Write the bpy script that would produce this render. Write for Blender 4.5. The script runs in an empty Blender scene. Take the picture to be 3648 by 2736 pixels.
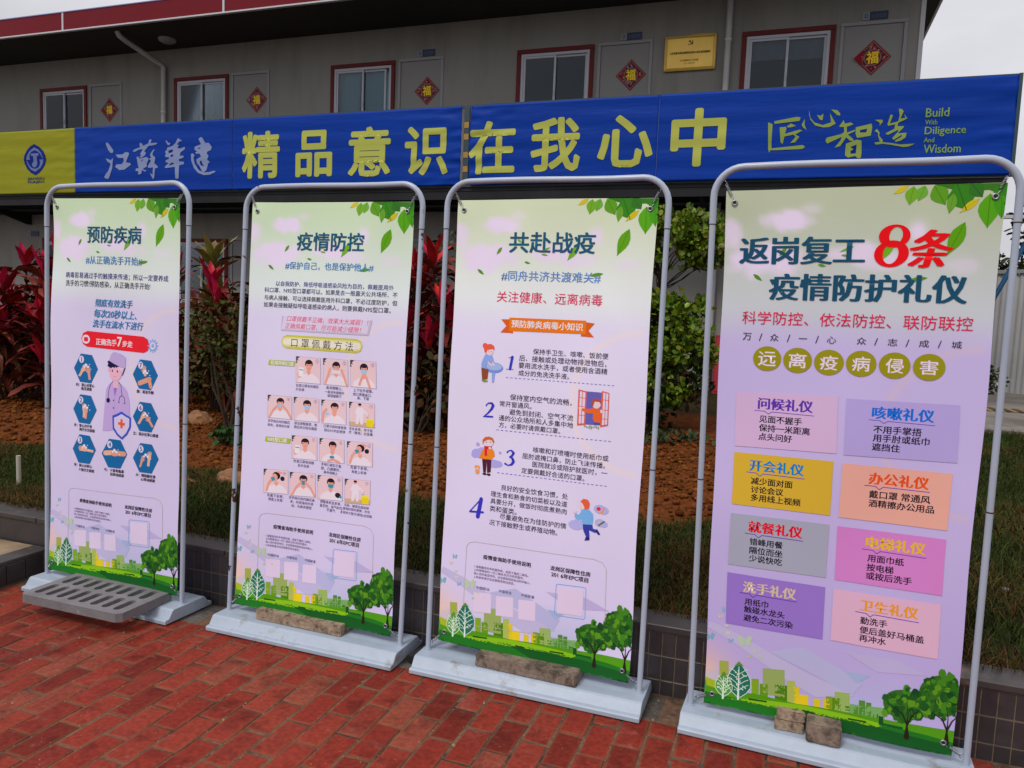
# Four pipe-frame banner stands on a brick pavement in front of a prefab building
import bpy, bmesh, math, random
import numpy as np
from mathutils import Vector, Matrix, noise
from mathutils.geometry import tessellate_polygon

SC = bpy.context.scene
COL = SC.collection
rnd = random.Random(11)

# ------------------------------------------------------------------ camera
cam_d = bpy.data.cameras.new('camera'); cam = bpy.data.objects.new('camera', cam_d); COL.objects.link(cam)
yaw, pitch, roll, FPX, CH = (-0.3398, -0.0923, 0.0397, 2726.48, 1.4288)
cy, sy, cp, sp, cr, sr = math.cos(yaw), math.sin(yaw), math.cos(pitch), math.sin(pitch), math.cos(roll), math.sin(roll)
Fv = Vector((sy*cp, cy*cp, sp)); R0 = Vector((cy, -sy, 0)); U0 = R0.cross(Fv)
Rv = cr*R0 + sr*U0; Uv = -sr*R0 + cr*U0
cam.matrix_world = Matrix(((Rv.x, Uv.x, -Fv.x, 0), (Rv.y, Uv.y, -Fv.y, 0), (Rv.z, Uv.z, -Fv.z, CH), (0, 0, 0, 1)))
cam_d.sensor_width = 36; cam_d.lens = FPX/3648*36; cam_d.clip_start = .05; cam_d.clip_end = 2000
SC.camera = cam

# ------------------------------------------------------------------ sky and light (overcast noon)
SC.view_settings.view_transform = 'Standard'; SC.view_settings.look = 'None'
SC.view_settings.gamma = 1; SC.view_settings.use_curve_mapping = False
SC.view_settings.exposure = .24
SUN_EL, SUN_AZ = math.radians(52), math.radians(200)      # azimuth measured clockwise from +y
W = bpy.data.worlds.new('World'); SC.world = W; W.use_nodes = True
nt = W.node_tree; nt.nodes.clear()
N = nt.nodes.new; LK = nt.links.new
out = N('ShaderNodeOutputWorld'); bg = N('ShaderNodeBackground')
sky = N('ShaderNodeTexSky'); sky.sky_type = 'NISHITA'; sky.sun_disc = False
sky.sun_elevation = SUN_EL; sky.sun_rotation = SUN_AZ
tc = N('ShaderNodeTexCoord'); sep = N('ShaderNodeSeparateXYZ'); LK(tc.outputs['Generated'], sep.inputs[0])
# cloud deck: pale grey, brighter overhead (overcast sky law), soft mottling
mx = N('ShaderNodeMath'); mx.operation = 'MAXIMUM'; LK(sep.outputs['Z'], mx.inputs[0]); mx.inputs[1].default_value = 0
ma = N('ShaderNodeMath'); ma.operation = 'MULTIPLY_ADD'; LK(mx.outputs[0], ma.inputs[0]); ma.inputs[1].default_value = 3.6; ma.inputs[2].default_value = 4.3
mp = N('ShaderNodeMapping'); mp.inputs['Scale'].default_value = (1.4, 1.4, 4.5); LK(tc.outputs['Generated'], mp.inputs[0])
nz = N('ShaderNodeTexNoise'); nz.inputs['Scale'].default_value = 1.7; nz.inputs['Detail'].default_value = 5; LK(mp.outputs[0], nz.inputs['Vector'])
mr = N('ShaderNodeMapRange'); mr.inputs['From Min'].default_value = .3; mr.inputs['From Max'].default_value = .7; mr.inputs['To Min'].default_value = .80; mr.inputs['To Max'].default_value = 1.14
LK(nz.outputs['Fac'], mr.inputs['Value'])
mm = N('ShaderNodeMath'); mm.operation = 'MULTIPLY'; LK(ma.outputs[0], mm.inputs[0]); LK(mr.outputs[0], mm.inputs[1])
cc = N('ShaderNodeCombineColor'); cc2 = N('ShaderNodeVectorMath'); cc2.operation = 'SCALE'; cc2.inputs[0].default_value = (1.0, .98, 1.035); LK(mm.outputs[0], cc2.inputs['Scale'])
mix = N('ShaderNodeMix'); mix.data_type = 'RGBA'; mix.inputs[0].default_value = .93
LK(sky.outputs[0], mix.inputs[6]); LK(cc2.outputs[0], mix.inputs[7]); LK(mix.outputs[2], bg.inputs[0]); bg.inputs[1].default_value = .12
LK(bg.outputs[0], out.inputs[0]); nt.nodes.remove(cc)
sd = bpy.data.lights.new('sun', 'SUN'); sd.energy = 1.5; sd.angle = math.radians(16); sd.color = (1, .97, .93)
so = bpy.data.objects.new('sun', sd); COL.objects.link(so)
sdir = Vector((math.sin(SUN_AZ)*math.cos(SUN_EL), math.cos(SUN_AZ)*math.cos(SUN_EL), math.sin(SUN_EL)))
so.rotation_euler = sdir.to_track_quat('Z', 'Y').to_euler()

# ------------------------------------------------------------------ materials
def lin(c):
    c = c/255; return c/12.92 if c <= .04045 else ((c+.055)/1.055)**2.4
def L3(h, k=1.0):
    if isinstance(h, str): h = (int(h[:2], 16), int(h[2:4], 16), int(h[4:], 16))
    return tuple(min(.86, lin(v)*k) for v in h)
MATS = {}
def mat(name, col, rough=.6, metal=0, noise_s=0, noise_a=.25, bump=0, bump_s=60, spec=.5, rnd_a=0, col2=None, c2lo=.55, c2hi=.7, c2s=3, attr=False, sub=0, coat=0, coords='Object', stretch=(1,1,1)):
    if name in MATS: return MATS[name]
    m = bpy.data.materials.new(name); m.use_nodes = True; t = m.node_tree; b = t.nodes['Principled BSDF']
    b.inputs['Roughness'].default_value = rough; b.inputs['Metallic'].default_value = metal
    b.inputs['Specular IOR Level'].default_value = spec
    if coat: b.inputs['Coat Weight'].default_value = coat; b.inputs['Coat Roughness'].default_value = .15
    n = t.nodes.new; l = t.links.new
    co = n('ShaderNodeTexCoord'); mpn = n('ShaderNodeMapping'); mpn.inputs['Scale'].default_value = stretch
    if coords == 'World':
        ge = n('ShaderNodeNewGeometry'); l(ge.outputs['Position'], mpn.inputs[0])
    else: l(co.outputs[coords], mpn.inputs[0])
    cur = None
    if attr:
        a = n('ShaderNodeAttribute'); a.attribute_name = 'Col'; cur = a.outputs['Color']
    else:
        rg = n('ShaderNodeRGB'); rg.outputs[0].default_value = (*col, 1); cur = rg.outputs[0]
    if col2 is not None:
        x = n('ShaderNodeTexNoise'); x.inputs['Scale'].default_value = c2s; x.inputs['Detail'].default_value = 6; x.inputs['Roughness'].default_value = .65; l(mpn.outputs[0], x.inputs['Vector'])
        r_ = n('ShaderNodeMapRange'); r_.inputs['From Min'].default_value = c2lo; r_.inputs['From Max'].default_value = c2hi; l(x.outputs['Fac'], r_.inputs['Value'])
        q = n('ShaderNodeMix'); q.data_type = 'RGBA'; l(r_.outputs[0], q.inputs[0]); l(cur, q.inputs[6]); q.inputs[7].default_value = (*col2, 1); cur = q.outputs[2]
    if noise_s:
        x = n('ShaderNodeTexNoise'); x.inputs['Scale'].default_value = noise_s; x.inputs['Detail'].default_value = 8; x.inputs['Roughness'].default_value = .6; l(mpn.outputs[0], x.inputs['Vector'])
        r_ = n('ShaderNodeMapRange'); r_.inputs['From Min'].default_value = .25; r_.inputs['From Max'].default_value = .75; r_.inputs['To Min'].default_value = 1-noise_a; r_.inputs['To Max'].default_value = 1+noise_a; l(x.outputs['Fac'], r_.inputs['Value'])
        q = n('ShaderNodeVectorMath'); q.operation = 'SCALE'; l(cur, q.inputs[0]); l(r_.outputs[0], q.inputs['Scale']); cur = q.outputs[0]
    if rnd_a:
        oi = n('ShaderNodeObjectInfo'); hs = n('ShaderNodeHueSaturation')
        r_ = n('ShaderNodeMapRange'); r_.inputs['To Min'].default_value = 1-rnd_a; r_.inputs['To Max'].default_value = 1+rnd_a; l(oi.outputs['Random'], r_.inputs['Value'])
        wn = n('ShaderNodeTexWhiteNoise'); wn.noise_dimensions = '1D'; l(oi.outputs['Random'], wn.inputs['W'])
        r2 = n('ShaderNodeMapRange'); r2.inputs['To Min'].default_value = .49; r2.inputs['To Max'].default_value = .515; l(wn.outputs['Value'], r2.inputs['Value'])
        l(cur, hs.inputs['Color']); l(r_.outputs[0], hs.inputs['Value']); l(r2.outputs[0], hs.inputs['Hue']); cur = hs.outputs[0]
    l(cur, b.inputs['Base Color'])
    if bump:
        x = n('ShaderNodeTexNoise'); x.inputs['Scale'].default_value = bump_s; x.inputs['Detail'].default_value = 6; l(mpn.outputs[0], x.inputs['Vector'])
        bp = n('ShaderNodeBump'); bp.inputs['Strength'].default_value = 1; bp.inputs['Distance'].default_value = bump; l(x.outputs['Fac'], bp.inputs['Height']); l(bp.outputs[0], b.inputs['Normal'])
    MATS[name] = m; return m

# ------------------------------------------------------------------ mesh helpers
class MB:
    def __init__(s): s.v = []; s.f = []; s.sm = []
    def add(s, V, Fc, smooth=False):
        o = len(s.v); s.v += [tuple(p) for p in V]; s.f += [tuple(i+o for i in f) for f in Fc]; s.sm += [smooth]*len(Fc); return s
    def box(s, a, b, bev=0):
        x0, y0, z0 = a; x1, y1, z1 = b
        if bev:
            t = bev
            V = []
            for z, full in ((z0, 0), (z0+t, 1), (z1-t, 1), (z1, 0)):
                if full: V += [(x0+t, y0, z), (x1-t, y0, z), (x1, y0+t, z), (x1, y1-t, z), (x1-t, y1, z), (x0+t, y1, z), (x0, y1-t, z), (x0, y0+t, z)]
                else:
                    q = t*1.0; V += [(x0+q*1.3, y0+q, z), (x1-q*1.3, y0+q, z), (x1-q, y0+q*1.3, z), (x1-q, y1-q*1.3, z), (x1-q*1.3, y1-q, z), (x0+q*1.3, y1-q, z), (x0+q, y1-q*1.3, z), (x0+q, y0+q*1.3, z)]
            Fc = [tuple(range(7, -1, -1)), tuple(range(24, 32))]
            for r in range(3):
                for k in range(8): Fc.append((r*8+k, r*8+(k+1) % 8, r*8+8+(k+1) % 8, r*8+8+k))
            return s.add(V, Fc)
        V = [(x0, y0, z0), (x1, y0, z0), (x1, y1, z0), (x0, y1, z0), (x0, y0, z1), (x1, y0, z1), (x1, y1, z1), (x0, y1, z1)]
        return s.add(V, [(3, 2, 1, 0), (4, 5, 6, 7), (0, 1, 5, 4), (1, 2, 6, 5), (2, 3, 7, 6), (3, 0, 4, 7)])
    def tube(s, P, r, n=10, caps=True):
        P = [Vector(p) for p in P]; rs = r if isinstance(r, (list, tuple)) else [r]*len(P)
        V = []; up = None
        for i, p in enumerate(P):
            d = (P[min(i+1, len(P)-1)]-P[max(i-1, 0)]).normalized()
            if up is None: up = Vector((0, 0, 1)) if abs(d.z) < .9 else Vector((1, 0, 0))
            a = d.cross(up).normalized(); b_ = a.cross(d).normalized(); up = b_
            for k in range(n):
                t = 2*math.pi*k/n; V.append(p+(a*math.cos(t)+b_*math.sin(t))*rs[i])
        Fc = []
        for i in range(len(P)-1):
            for k in range(n): Fc.append((i*n+k, i*n+(k+1) % n, (i+1)*n+(k+1) % n, (i+1)*n+k))
        s.add(V, Fc, True)
        if caps:
            s.add(V[:n], [tuple(range(n-1, -1, -1))]); s.add(V[-n:], [tuple(range(n))])
        return s
    def poly(s, pts3, flip=False):
        return s.add(pts3, [tuple(range(len(pts3)))[::-1] if flip else tuple(range(len(pts3)))])
    def prism(s, prof, x0, x1, axis='x'):   # prof: (y,z) loop, extruded along x
        n = len(prof)
        V = [(x0, a, b) for a, b in prof]+[(x1, a, b) for a, b in prof] if axis == 'x' else [(a, x0, b) for a, b in prof]+[(a, x1, b) for a, b in prof]
        Fc = [tuple(range(n-1, -1, -1)), tuple(range(n, 2*n))]+[(k, (k+1) % n, n+(k+1) % n, n+k) for k in range(n)]
        return s.add(V, Fc)
    def mesh(s, name, m):
        me = bpy.data.meshes.new(name); me.from_pydata(s.v, [], s.f)
        me.polygons.foreach_set('use_smooth', s.sm)
        for q in (m if isinstance(m, (list, tuple)) else [m]): me.materials.append(q)
        bm = bmesh.new(); bm.from_mesh(me); bmesh.ops.recalc_face_normals(bm, faces=bm.faces); bm.to_mesh(me); bm.free()
        me.update(); return me
    def build(s, name, m, parent=None):
        return link(name, s.mesh(name, m), parent)
def link(name, me, parent=None):
    o = bpy.data.objects.new(name, me); COL.objects.link(o)
    if parent is not None: o.parent = parent
    return o
def thing(name, label, cat, loc=(0, 0, 0), rz=0, group=None):
    o = bpy.data.objects.new(name, None); COL.objects.link(o); o.location = loc; o.rotation_euler = (0, 0, rz)
    o.empty_display_size = .1; o['label'] = label; o['category'] = cat
    if group: o['group'] = group
    return o
def tag(o, label=None, cat=None, group=None, kind=None):
    if label: o['label'] = label
    if cat: o['category'] = cat
    if group: o['group'] = group
    if kind: o['kind'] = kind
    return o
def np_mesh(name, V, Q, m, cols=None, smooth=False):
    V = np.asarray(V, np.float32); Q = np.asarray(Q, np.int32); k = Q.shape[1]
    me = bpy.data.meshes.new(name); me.vertices.add(len(V)); me.vertices.foreach_set('co', V.ravel())
    me.loops.add(Q.size); me.loops.foreach_set('vertex_index', Q.ravel())
    me.polygons.add(len(Q)); me.polygons.foreach_set('loop_start', np.arange(0, Q.size, k, dtype=np.int32)); me.polygons.foreach_set('loop_total', np.full(len(Q), k, np.int32))
    if smooth: me.polygons.foreach_set('use_smooth', np.ones(len(Q), bool))
    me.update(calc_edges=True)
    if cols is not None:
        a = me.attributes.new('Col', 'FLOAT_COLOR', 'POINT'); c = np.ones((len(V), 4), np.float32); c[:, :3] = cols; a.data.foreach_set('color', c.ravel())
    me.materials.append(m); return me
def nse(x, y=0., z=0.): return noise.noise(Vector((x, y, z)))

# flat artwork of the printed banners, in sheet coordinates (0.1 mm; slogan banner in mm)
ART = r'''
#0
@lettering~11
T 9 28 80 108 2324 -1289 5590 -1933 b 预防疾病
@lettering~12
T 9 70 125 180 2239 -2590 5664 -2918 s #从正确洗手开始#
@lettering~13
T 9 45 35 125 916 -3346 7189 -3609 - 病毒容易通过手的触摸来传递；所以一定要养成
@lettering~14
T 9 45 35 70 921 -3703 6135 -3990 - 洗手的习惯!预防感染，从正确洗手开始!
@lettering~15
T 9 45 120 170 2778 -4524 5102 -4844 bi 彻底有效洗手
@lettering~16
T 9 45 120 170 2698 -5004 5381 -5341 bi 每次20秒以上、
@lettering~17
T 9 45 120 170 2619 -5472 5753 -5813 bi 洗手在流水下进行
@pill_label
S 6 215 30 45 1 731 2302 -6379 5763 -6454
E 7 215 200 220 2221 -6399 231 208
P 8 200 40 60 2100 -6299 2340 -6305 2342 -6505 2102 -6495
@lettering~18
T 9 225 210 225 2834 -6340 4115 -6603 b 正确洗手
@lettering~19
T 9 225 210 225 4136 -6193 4461 -6619 b 7
@lettering~20
T 9 225 210 225 4483 -6335 5095 -6624 b 步走
@illustration
S 8 120 165 215 1 49 6533 -6454 6619 -6449
S 8 120 165 215 1 49 6507 -6555 6582 -6596
S 8 120 165 215 1 49 6433 -6631 6476 -6708
S 8 120 165 215 1 49 6330 -6665 6331 -6756
S 8 120 165 215 1 49 6228 -6644 6185 -6725
S 8 120 165 215 1 49 6153 -6576 6078 -6626
S 8 120 165 215 1 49 6124 -6477 6037 -6482
S 8 120 165 215 1 49 6151 -6376 6075 -6335
S 8 120 165 215 1 49 6225 -6298 6181 -6221
S 8 120 165 215 1 49 6327 -6266 6327 -6175
S 8 120 165 215 1 48 6430 -6287 6472 -6205
S 8 120 165 215 1 49 6505 -6354 6579 -6305
E 8 120 165 215 6329 -6465 220 218
E 9 205 190 215 6329 -6465 173 170
E 10 120 165 215 6329 -6465 87 85
@hexagon_panel~1
P 6 20 95 150 1491 -7782 1916 -7082 2586 -7116 2976 -7748 2580 -8429 1874 -8406
@number_disc~1
E 7 205 195 220 1958 -7350 149 167
@lettering~21
T 9 20 80 130 1884 -7242 2041 -7459 b 1
@hand_picture~600
P 9 225 165 140 2006 -7714 2200 -7778 2104 -7901 2047 -7943 1892 -8169 1761 -8126 1917 -7901 1928 -7826
S 9 225 165 140 1 45 2015 -7748 2089 -7602
S 9 225 165 140 1 45 2063 -7764 2174 -7592
S 9 225 165 140 1 45 2112 -7780 2230 -7624
S 9 225 165 140 1 45 2157 -7794 2261 -7682
S 9 225 165 140 1 48 2115 -7874 2245 -7817
@hand_picture~700
P 9 205 145 120 2494 -7780 2278 -7819 2318 -7948 2355 -7996 2419 -8287 2562 -8261 2498 -7970 2520 -7899
S 9 205 145 120 1 45 2471 -7812 2463 -7663
S 9 205 145 120 1 44 2417 -7821 2385 -7640
S 9 205 145 120 1 45 2363 -7831 2317 -7663
S 9 205 145 120 1 45 2313 -7840 2261 -7718
S 9 205 145 120 1 48 2319 -7920 2218 -7851
@foam_print
E 11 225 205 220 2236 -7595 82 66
E 11 225 205 220 2359 -7677 71 58
E 11 225 205 220 2136 -7677 61 50
E 11 225 205 220 2459 -7565 31 25
E 11 225 205 220 2544 -7778 29 25
@hexagon_panel~2
P 6 20 95 150 1498 -9707 1923 -8994 2590 -9017 2980 -9649 2585 -10345 1881 -10332
@number_disc~2
E 7 205 195 220 1963 -9264 150 168
@lettering~22
T 9 20 80 130 1891 -9155 2047 -9370 b 2
@hand_picture~704
P 9 225 165 140 2082 -9585 2302 -9565 2292 -9704 2267 -9761 2271 -10062 2126 -10075 2122 -9773 2084 -9707
S 9 225 165 140 1 45 2112 -9610 2086 -9461
S 9 225 165 140 1 45 2167 -9605 2157 -9420
S 9 225 165 140 1 45 2221 -9601 2228 -9425
S 9 225 165 140 1 45 2273 -9596 2296 -9463
S 9 225 165 140 1 48 2285 -9677 2367 -9581
P 9 205 145 120 2424 -9676 2230 -9686 2233 -9807 2253 -9855 2239 -10125 2368 -10117 2383 -9849 2418 -9786
S 9 205 145 120 1 40 2397 -9702 2426 -9567
S 9 205 145 120 1 40 2349 -9704 2364 -9539
S 9 205 145 120 1 40 2299 -9707 2300 -9551
S 9 205 145 120 1 40 2254 -9709 2239 -9592
S 9 205 145 120 1 43 2241 -9782 2170 -9707
@foam_print
E 11 225 205 220 2242 -9507 81 67
E 11 225 205 220 2365 -9589 71 58
E 11 225 205 220 2141 -9592 62 50
E 11 225 205 220 2465 -9473 30 25
E 11 225 205 220 2548 -9686 30 25
@hexagon_panel~3
P 6 20 95 150 1503 -11619 1927 -10890 2594 -10900 2982 -11534 2588 -12244 1885 -12244
@number_disc~3
E 7 205 195 220 1968 -11161 149 171
@lettering~23
T 9 20 80 130 1895 -11053 2051 -11269 b 3
@hand_picture~708
P 9 225 165 140 2136 -11664 2184 -11486 2370 -11507 2439 -11534 2849 -11561 2817 -11678 2406 -11651 2305 -11674
S 9 225 165 140 1 47 2179 -11642 1966 -11648
S 9 225 165 140 1 47 2192 -11598 1933 -11587
S 9 225 165 140 1 48 2203 -11553 1964 -11530
S 9 225 165 140 1 47 2215 -11513 2040 -11481
S 9 225 165 140 1 51 2331 -11511 2228 -11436
@hand_picture~608
P 9 205 145 120 2027 -11585 2108 -11452 2241 -11498 2285 -11529 2421 -11566 2367 -11655 2232 -11616 2150 -11619
S 9 205 145 120 1 38 2065 -11575 1906 -11546
S 9 205 145 120 1 38 2086 -11541 1897 -11495
S 9 205 145 120 1 38 2106 -11509 1934 -11454
S 9 205 145 120 1 38 2125 -11477 2003 -11426
S 9 205 145 120 1 40 2211 -11495 2154 -11419
@foam_print
E 11 225 205 220 2246 -11403 81 67
E 11 225 205 220 2368 -11482 71 59
E 11 225 205 220 2146 -11490 61 51
E 11 225 205 220 2468 -11365 30 25
E 11 225 205 220 2551 -11578 31 27
@hexagon_panel~4
P 6 20 95 150 3331 -11651 3759 -10923 4427 -10932 4813 -11561 4418 -12269 3714 -12272
@number_disc~4
E 7 205 195 220 3799 -11193 150 171
@lettering~24
T 9 20 80 130 3729 -11087 3878 -11300 b 4
@hand_picture
S 9 225 165 140 1 226 3539 -11614 4126 -11536
S 9 205 145 120 1 227 4078 -11571 4640 -11557
E 10 205 145 120 4078 -11571 215 151
@foam_print
E 11 225 205 220 4076 -11435 78 67
E 11 225 205 220 4194 -11513 69 58
E 11 225 205 220 3980 -11522 59 49
E 11 225 205 220 4291 -11397 29 25
E 11 225 205 220 4370 -11608 29 25
@hexagon_panel~5
P 6 20 95 150 5159 -11674 5588 -10941 6255 -10948 6641 -11580 6244 -12294 5540 -12299
@number_disc~5
E 7 205 195 220 5628 -11213 149 170
@lettering~25
T 9 20 80 130 5561 -11108 5704 -11317 b 5
@hand_picture~1509
P 9 225 165 140 6220 -11458 6008 -11463 6002 -11605 6020 -11662 5984 -11976 6125 -11971 6162 -11658 6205 -11585
S 9 225 165 140 1 45 6189 -11486 6230 -11330
S 9 225 165 140 1 45 6135 -11488 6166 -11294
S 9 225 165 140 1 45 6082 -11490 6096 -11309
S 9 225 165 140 1 45 6033 -11491 6026 -11355
S 9 225 165 140 1 48 6012 -11577 5942 -11488
@hand_picture~1409
P 9 205 145 120 5646 -11648 5808 -11669 5759 -11779 5724 -11822 5634 -12068 5526 -12052 5615 -11807 5609 -11747
S 9 205 145 120 1 36 5659 -11672 5686 -11548
S 9 205 145 120 1 36 5699 -11678 5749 -11525
S 9 205 145 120 1 36 5740 -11683 5799 -11541
S 9 205 145 120 1 36 5778 -11688 5835 -11584
S 9 205 145 120 1 38 5762 -11756 5850 -11694
@foam_print
E 11 225 205 220 5905 -11459 74 66
E 11 225 205 220 6018 -11536 65 57
E 11 225 205 220 5812 -11543 56 50
E 11 225 205 220 6111 -11422 28 25
E 11 225 205 220 6187 -11630 28 23
@hexagon_panel~6
P 6 20 95 150 5151 -9757 5580 -9040 6249 -9058 6636 -9690 6238 -10387 5533 -10382
@number_disc~6
E 7 205 195 220 5620 -9310 151 168
@lettering~26
T 9 20 80 130 5553 -9205 5696 -9415 b 6
@hand_picture~1405
P 9 225 165 140 5717 -9597 5891 -9665 5794 -9784 5738 -9825 5546 -10091 5429 -10046 5622 -9778 5637 -9707
S 9 225 165 140 1 43 5722 -9631 5799 -9491
S 9 225 165 140 1 42 5766 -9649 5879 -9482
S 9 225 165 140 1 42 5809 -9665 5928 -9512
S 9 225 165 140 1 42 5850 -9681 5953 -9573
S 9 225 165 140 1 45 5806 -9757 5929 -9706
@hand_picture~1505
P 9 205 145 120 6137 -9729 5970 -9816 6056 -9913 6106 -9945 6275 -10171 6386 -10112 6217 -9887 6206 -9821
S 9 205 145 120 1 40 6130 -9761 6064 -9638
S 9 205 145 120 1 40 6089 -9782 5989 -9640
S 9 205 145 120 1 40 6047 -9803 5941 -9676
S 9 205 145 120 1 40 6008 -9825 5915 -9736
S 9 205 145 120 1 43 6046 -9890 5932 -9858
@foam_print
E 11 225 205 220 5898 -9558 75 64
E 11 225 205 220 6011 -9636 66 56
E 11 225 205 220 5805 -9640 56 48
E 11 225 205 220 6104 -9525 28 24
E 11 225 205 220 6181 -9731 28 24
@hexagon_panel~7
P 6 20 95 150 5143 -7819 5572 -7118 6243 -7146 6631 -7776 6231 -8460 5525 -8442
@number_disc~7
E 7 205 195 220 5613 -7384 149 167
@lettering~27
T 9 20 80 130 5545 -7279 5689 -7489 b 7
@hand_picture~1400
P 9 225 165 140 5939 -7535 5738 -7572 5774 -7698 5808 -7744 5834 -7872 5969 -7847 5942 -7719 5962 -7650
S 9 225 165 140 1 42 5917 -7565 5910 -7421
S 9 225 165 140 1 42 5867 -7574 5838 -7400
S 9 225 165 140 1 42 5816 -7585 5774 -7421
S 9 225 165 140 1 42 5770 -7593 5722 -7475
S 9 225 165 140 1 45 5775 -7672 5682 -7604
@hand_picture
S 10 205 145 120 1 220 5565 -8197 6157 -7979
S 10 205 145 120 1 183 6129 -7995 6225 -8316
@foam_print
E 11 225 205 220 5891 -7634 75 64
E 11 225 205 220 6004 -7712 67 57
E 11 225 205 220 5798 -7712 56 50
E 11 225 205 220 6097 -7604 29 25
E 11 225 205 220 6174 -7810 29 23
@lettering~28
T 9 30 25 40 1646 -8483 2786 -8595 b 内：掌心对掌心
@lettering~29
T 9 30 25 40 1955 -8650 2618 -8772 b 相互揉搓
@lettering~30
T 9 30 25 40 5397 -8497 6387 -8644 b 腕：清洁手腕
@lettering~31
T 9 30 25 40 1569 -10400 2710 -10524 b 外：掌心对手背
@lettering~32
T 9 30 25 40 1920 -10567 2892 -10719 b 两手交叉揉搓
@lettering~33
T 9 30 25 40 5167 -10439 6634 -10591 b 立：指尖在掌心揉搓
@lettering~34
T 9 30 25 40 1594 -12299 2732 -12421 b 夹：掌心对掌心
@lettering~35
T 9 30 25 40 1894 -12492 2865 -12629 b 十指交叉揉搓
@lettering~36
T 9 30 25 40 3487 -12336 4630 -12450 b 弓：十指弯曲紧
@lettering~37
T 9 30 25 40 3834 -12510 4632 -12654 b 扣转动揉搓
@lettering~38
T 9 30 25 40 5327 -12368 6463 -12491 b 大：拇指握在掌
@lettering~39
T 9 30 25 40 5632 -12544 6437 -12681 b 心转动揉搓
@doctor_picture
P 6 178 155 205 3673 -8410 3969 -8232 4266 -8254 4636 -8449 4821 -8658 4952 -9068 4977 -9741 4760 -9958 3994 -10497 3697 -10554 3372 -10593 3411 -10080 3494 -9104 3526 -8648
P 7 225 165 180 3951 -8220 4266 -8211 4249 -8422 4232 -8536 4066 -8564 3965 -8500
P 8 140 105 180 3991 -8527 4203 -8534 4070 -8944
E 9 225 165 185 4077 -7874 370 323
E 8 225 165 185 3673 -7705 59 109
E 8 225 165 185 4512 -7732 58 106
P 10 25 20 60 3642 -7301 3568 -7361 3625 -7443 3570 -7544 3702 -7606 3795 -7641 3888 -7579 4019 -7625 4055 -7540 4111 -7615 4240 -7528 4627 -7570 4448 -7987 4557 -7869 4671 -7609 4663 -7471 4182 -7336
P 11 175 155 200 3672 -7299 3788 -7011 3899 -6907 4029 -6887 4400 -6946 4622 -7041 4703 -7120 4698 -7329 4682 -7586 4332 -7535 3961 -7419
E 11 25 20 60 3890 -7753 37 55
E 11 25 20 60 4202 -7764 37 57
S 11 200 90 90 1 17 3997 -7998 4060 -8016 4123 -7989
S 9 30 25 50 1 29 3962 -8215 3803 -8373 3706 -8634 3680 -9033
E 10 20 20 70 3682 -9134 111 114
S 9 30 25 50 1 29 4266 -8220 4434 -8382 4501 -8854 4366 -8948 4306 -9179 4379 -9187
S 9 30 25 50 1 29 4501 -8854 4641 -8926 4695 -9203 4600 -9205
E 9 30 25 50 4008 -9111 34 39
E 9 30 25 50 4012 -9464 34 39
S 8 150 130 185 1 13 4070 -8973 4116 -9761
P 12 55 80 185 3950 -9818 4208 -9725 4494 -9580 4721 -9693 5043 -9819 5036 -10270 4822 -10630 4514 -10897 4218 -10717 3975 -10428
P 13 195 185 215 4054 -9908 4282 -9818 4494 -9704 4723 -9805 4949 -9883 4938 -10252 4767 -10551 4513 -10780 4273 -10627 4067 -10362
P 14 230 85 30 4431 -9945 4563 -9942 4565 -10103 4696 -10105 4698 -10231 4566 -10236 4560 -10366 4428 -10364 4427 -10220 4298 -10213 4296 -10091 4433 -10094
#1
@lettering~40
T 9 28 80 108 2334 -1298 5635 -2011 b 疫情防控
@lettering~41
T 9 60 125 185 1785 -2528 6140 -2844 s #保护自己，也是保护他人#
@lettering~42
T 9 50 45 135 1363 -3383 7103 -3571 - 以自我防护、降低呼吸道感染风险为目的，佩戴医用外
@lettering~43
T 9 45 40 110 804 -3699 7291 -3830 - 科口罩、N95型口罩都可以。如果是去一般露天公共场所、不
@lettering~44
T 9 40 35 70 806 -4017 7305 -4169 - 与病人接触，可以选择佩戴医用外科口罩，不必过度防护，但
@lettering~45
T 9 40 35 70 798 -4315 7031 -4493 - 如果会接触疑似呼吸道感染的病人，则要佩戴N95型口罩。
@shadow_panel~1
P 6 180 170 194 1760 -4865 6221 -4842 6080 -5478 1747 -5490
@shadow_panel~2
P 7 200 191 214 1868 -4860 6114 -4830 6004 -5401 1767 -5424
@lettering~46
T 9 210 30 75 2009 -4874 6055 -5052 i 口罩佩戴不正确，效果大大减弱！！
@lettering~47
T 9 210 30 75 1933 -5185 5737 -5371 i 正确佩戴口罩，尽可能减少缝隙！
@pill_label
S 6 185 180 70 1 587 2093 -5952 5532 -5939
S 7 205 200 140 1 414 2046 -5953 5575 -5937
S 8 220 212 195 1 259 2023 -5948 5597 -5943
@lettering~48
T 9 30 25 40 2320 -5852 5382 -6101 - 口 罩 佩 戴 方 法
@label_strip~1
P 6 160 170 50 1229 -6789 2579 -6766 2538 -6997 1193 -7011
@lettering~49
T 9 225 215 220 1334 -6823 2498 -6969 b 医用外科口罩
@label_strip~2
P 6 160 170 50 1272 -10132 2544 -10109 2502 -10332 1236 -10343
@lettering~50
T 9 225 215 220 1384 -10153 2338 -10309 b N95型口罩
@photo_panel~2585
P 5 150 130 160 2594 -6544 3819 -6559 3881 -7659 2656 -7659
P 6 213 185 190 2606 -6555 3808 -6569 3869 -7648 2667 -7648
P 7 50 60 50 2606 -6555 2800 -6557 2673 -6665 2760 -6709 2640 -6729 2693 -6818 2622 -6839
@lettering~51
T 12 130 105 175 3549 -6619 3773 -6784 - ①
@photo_panel~2585
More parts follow.
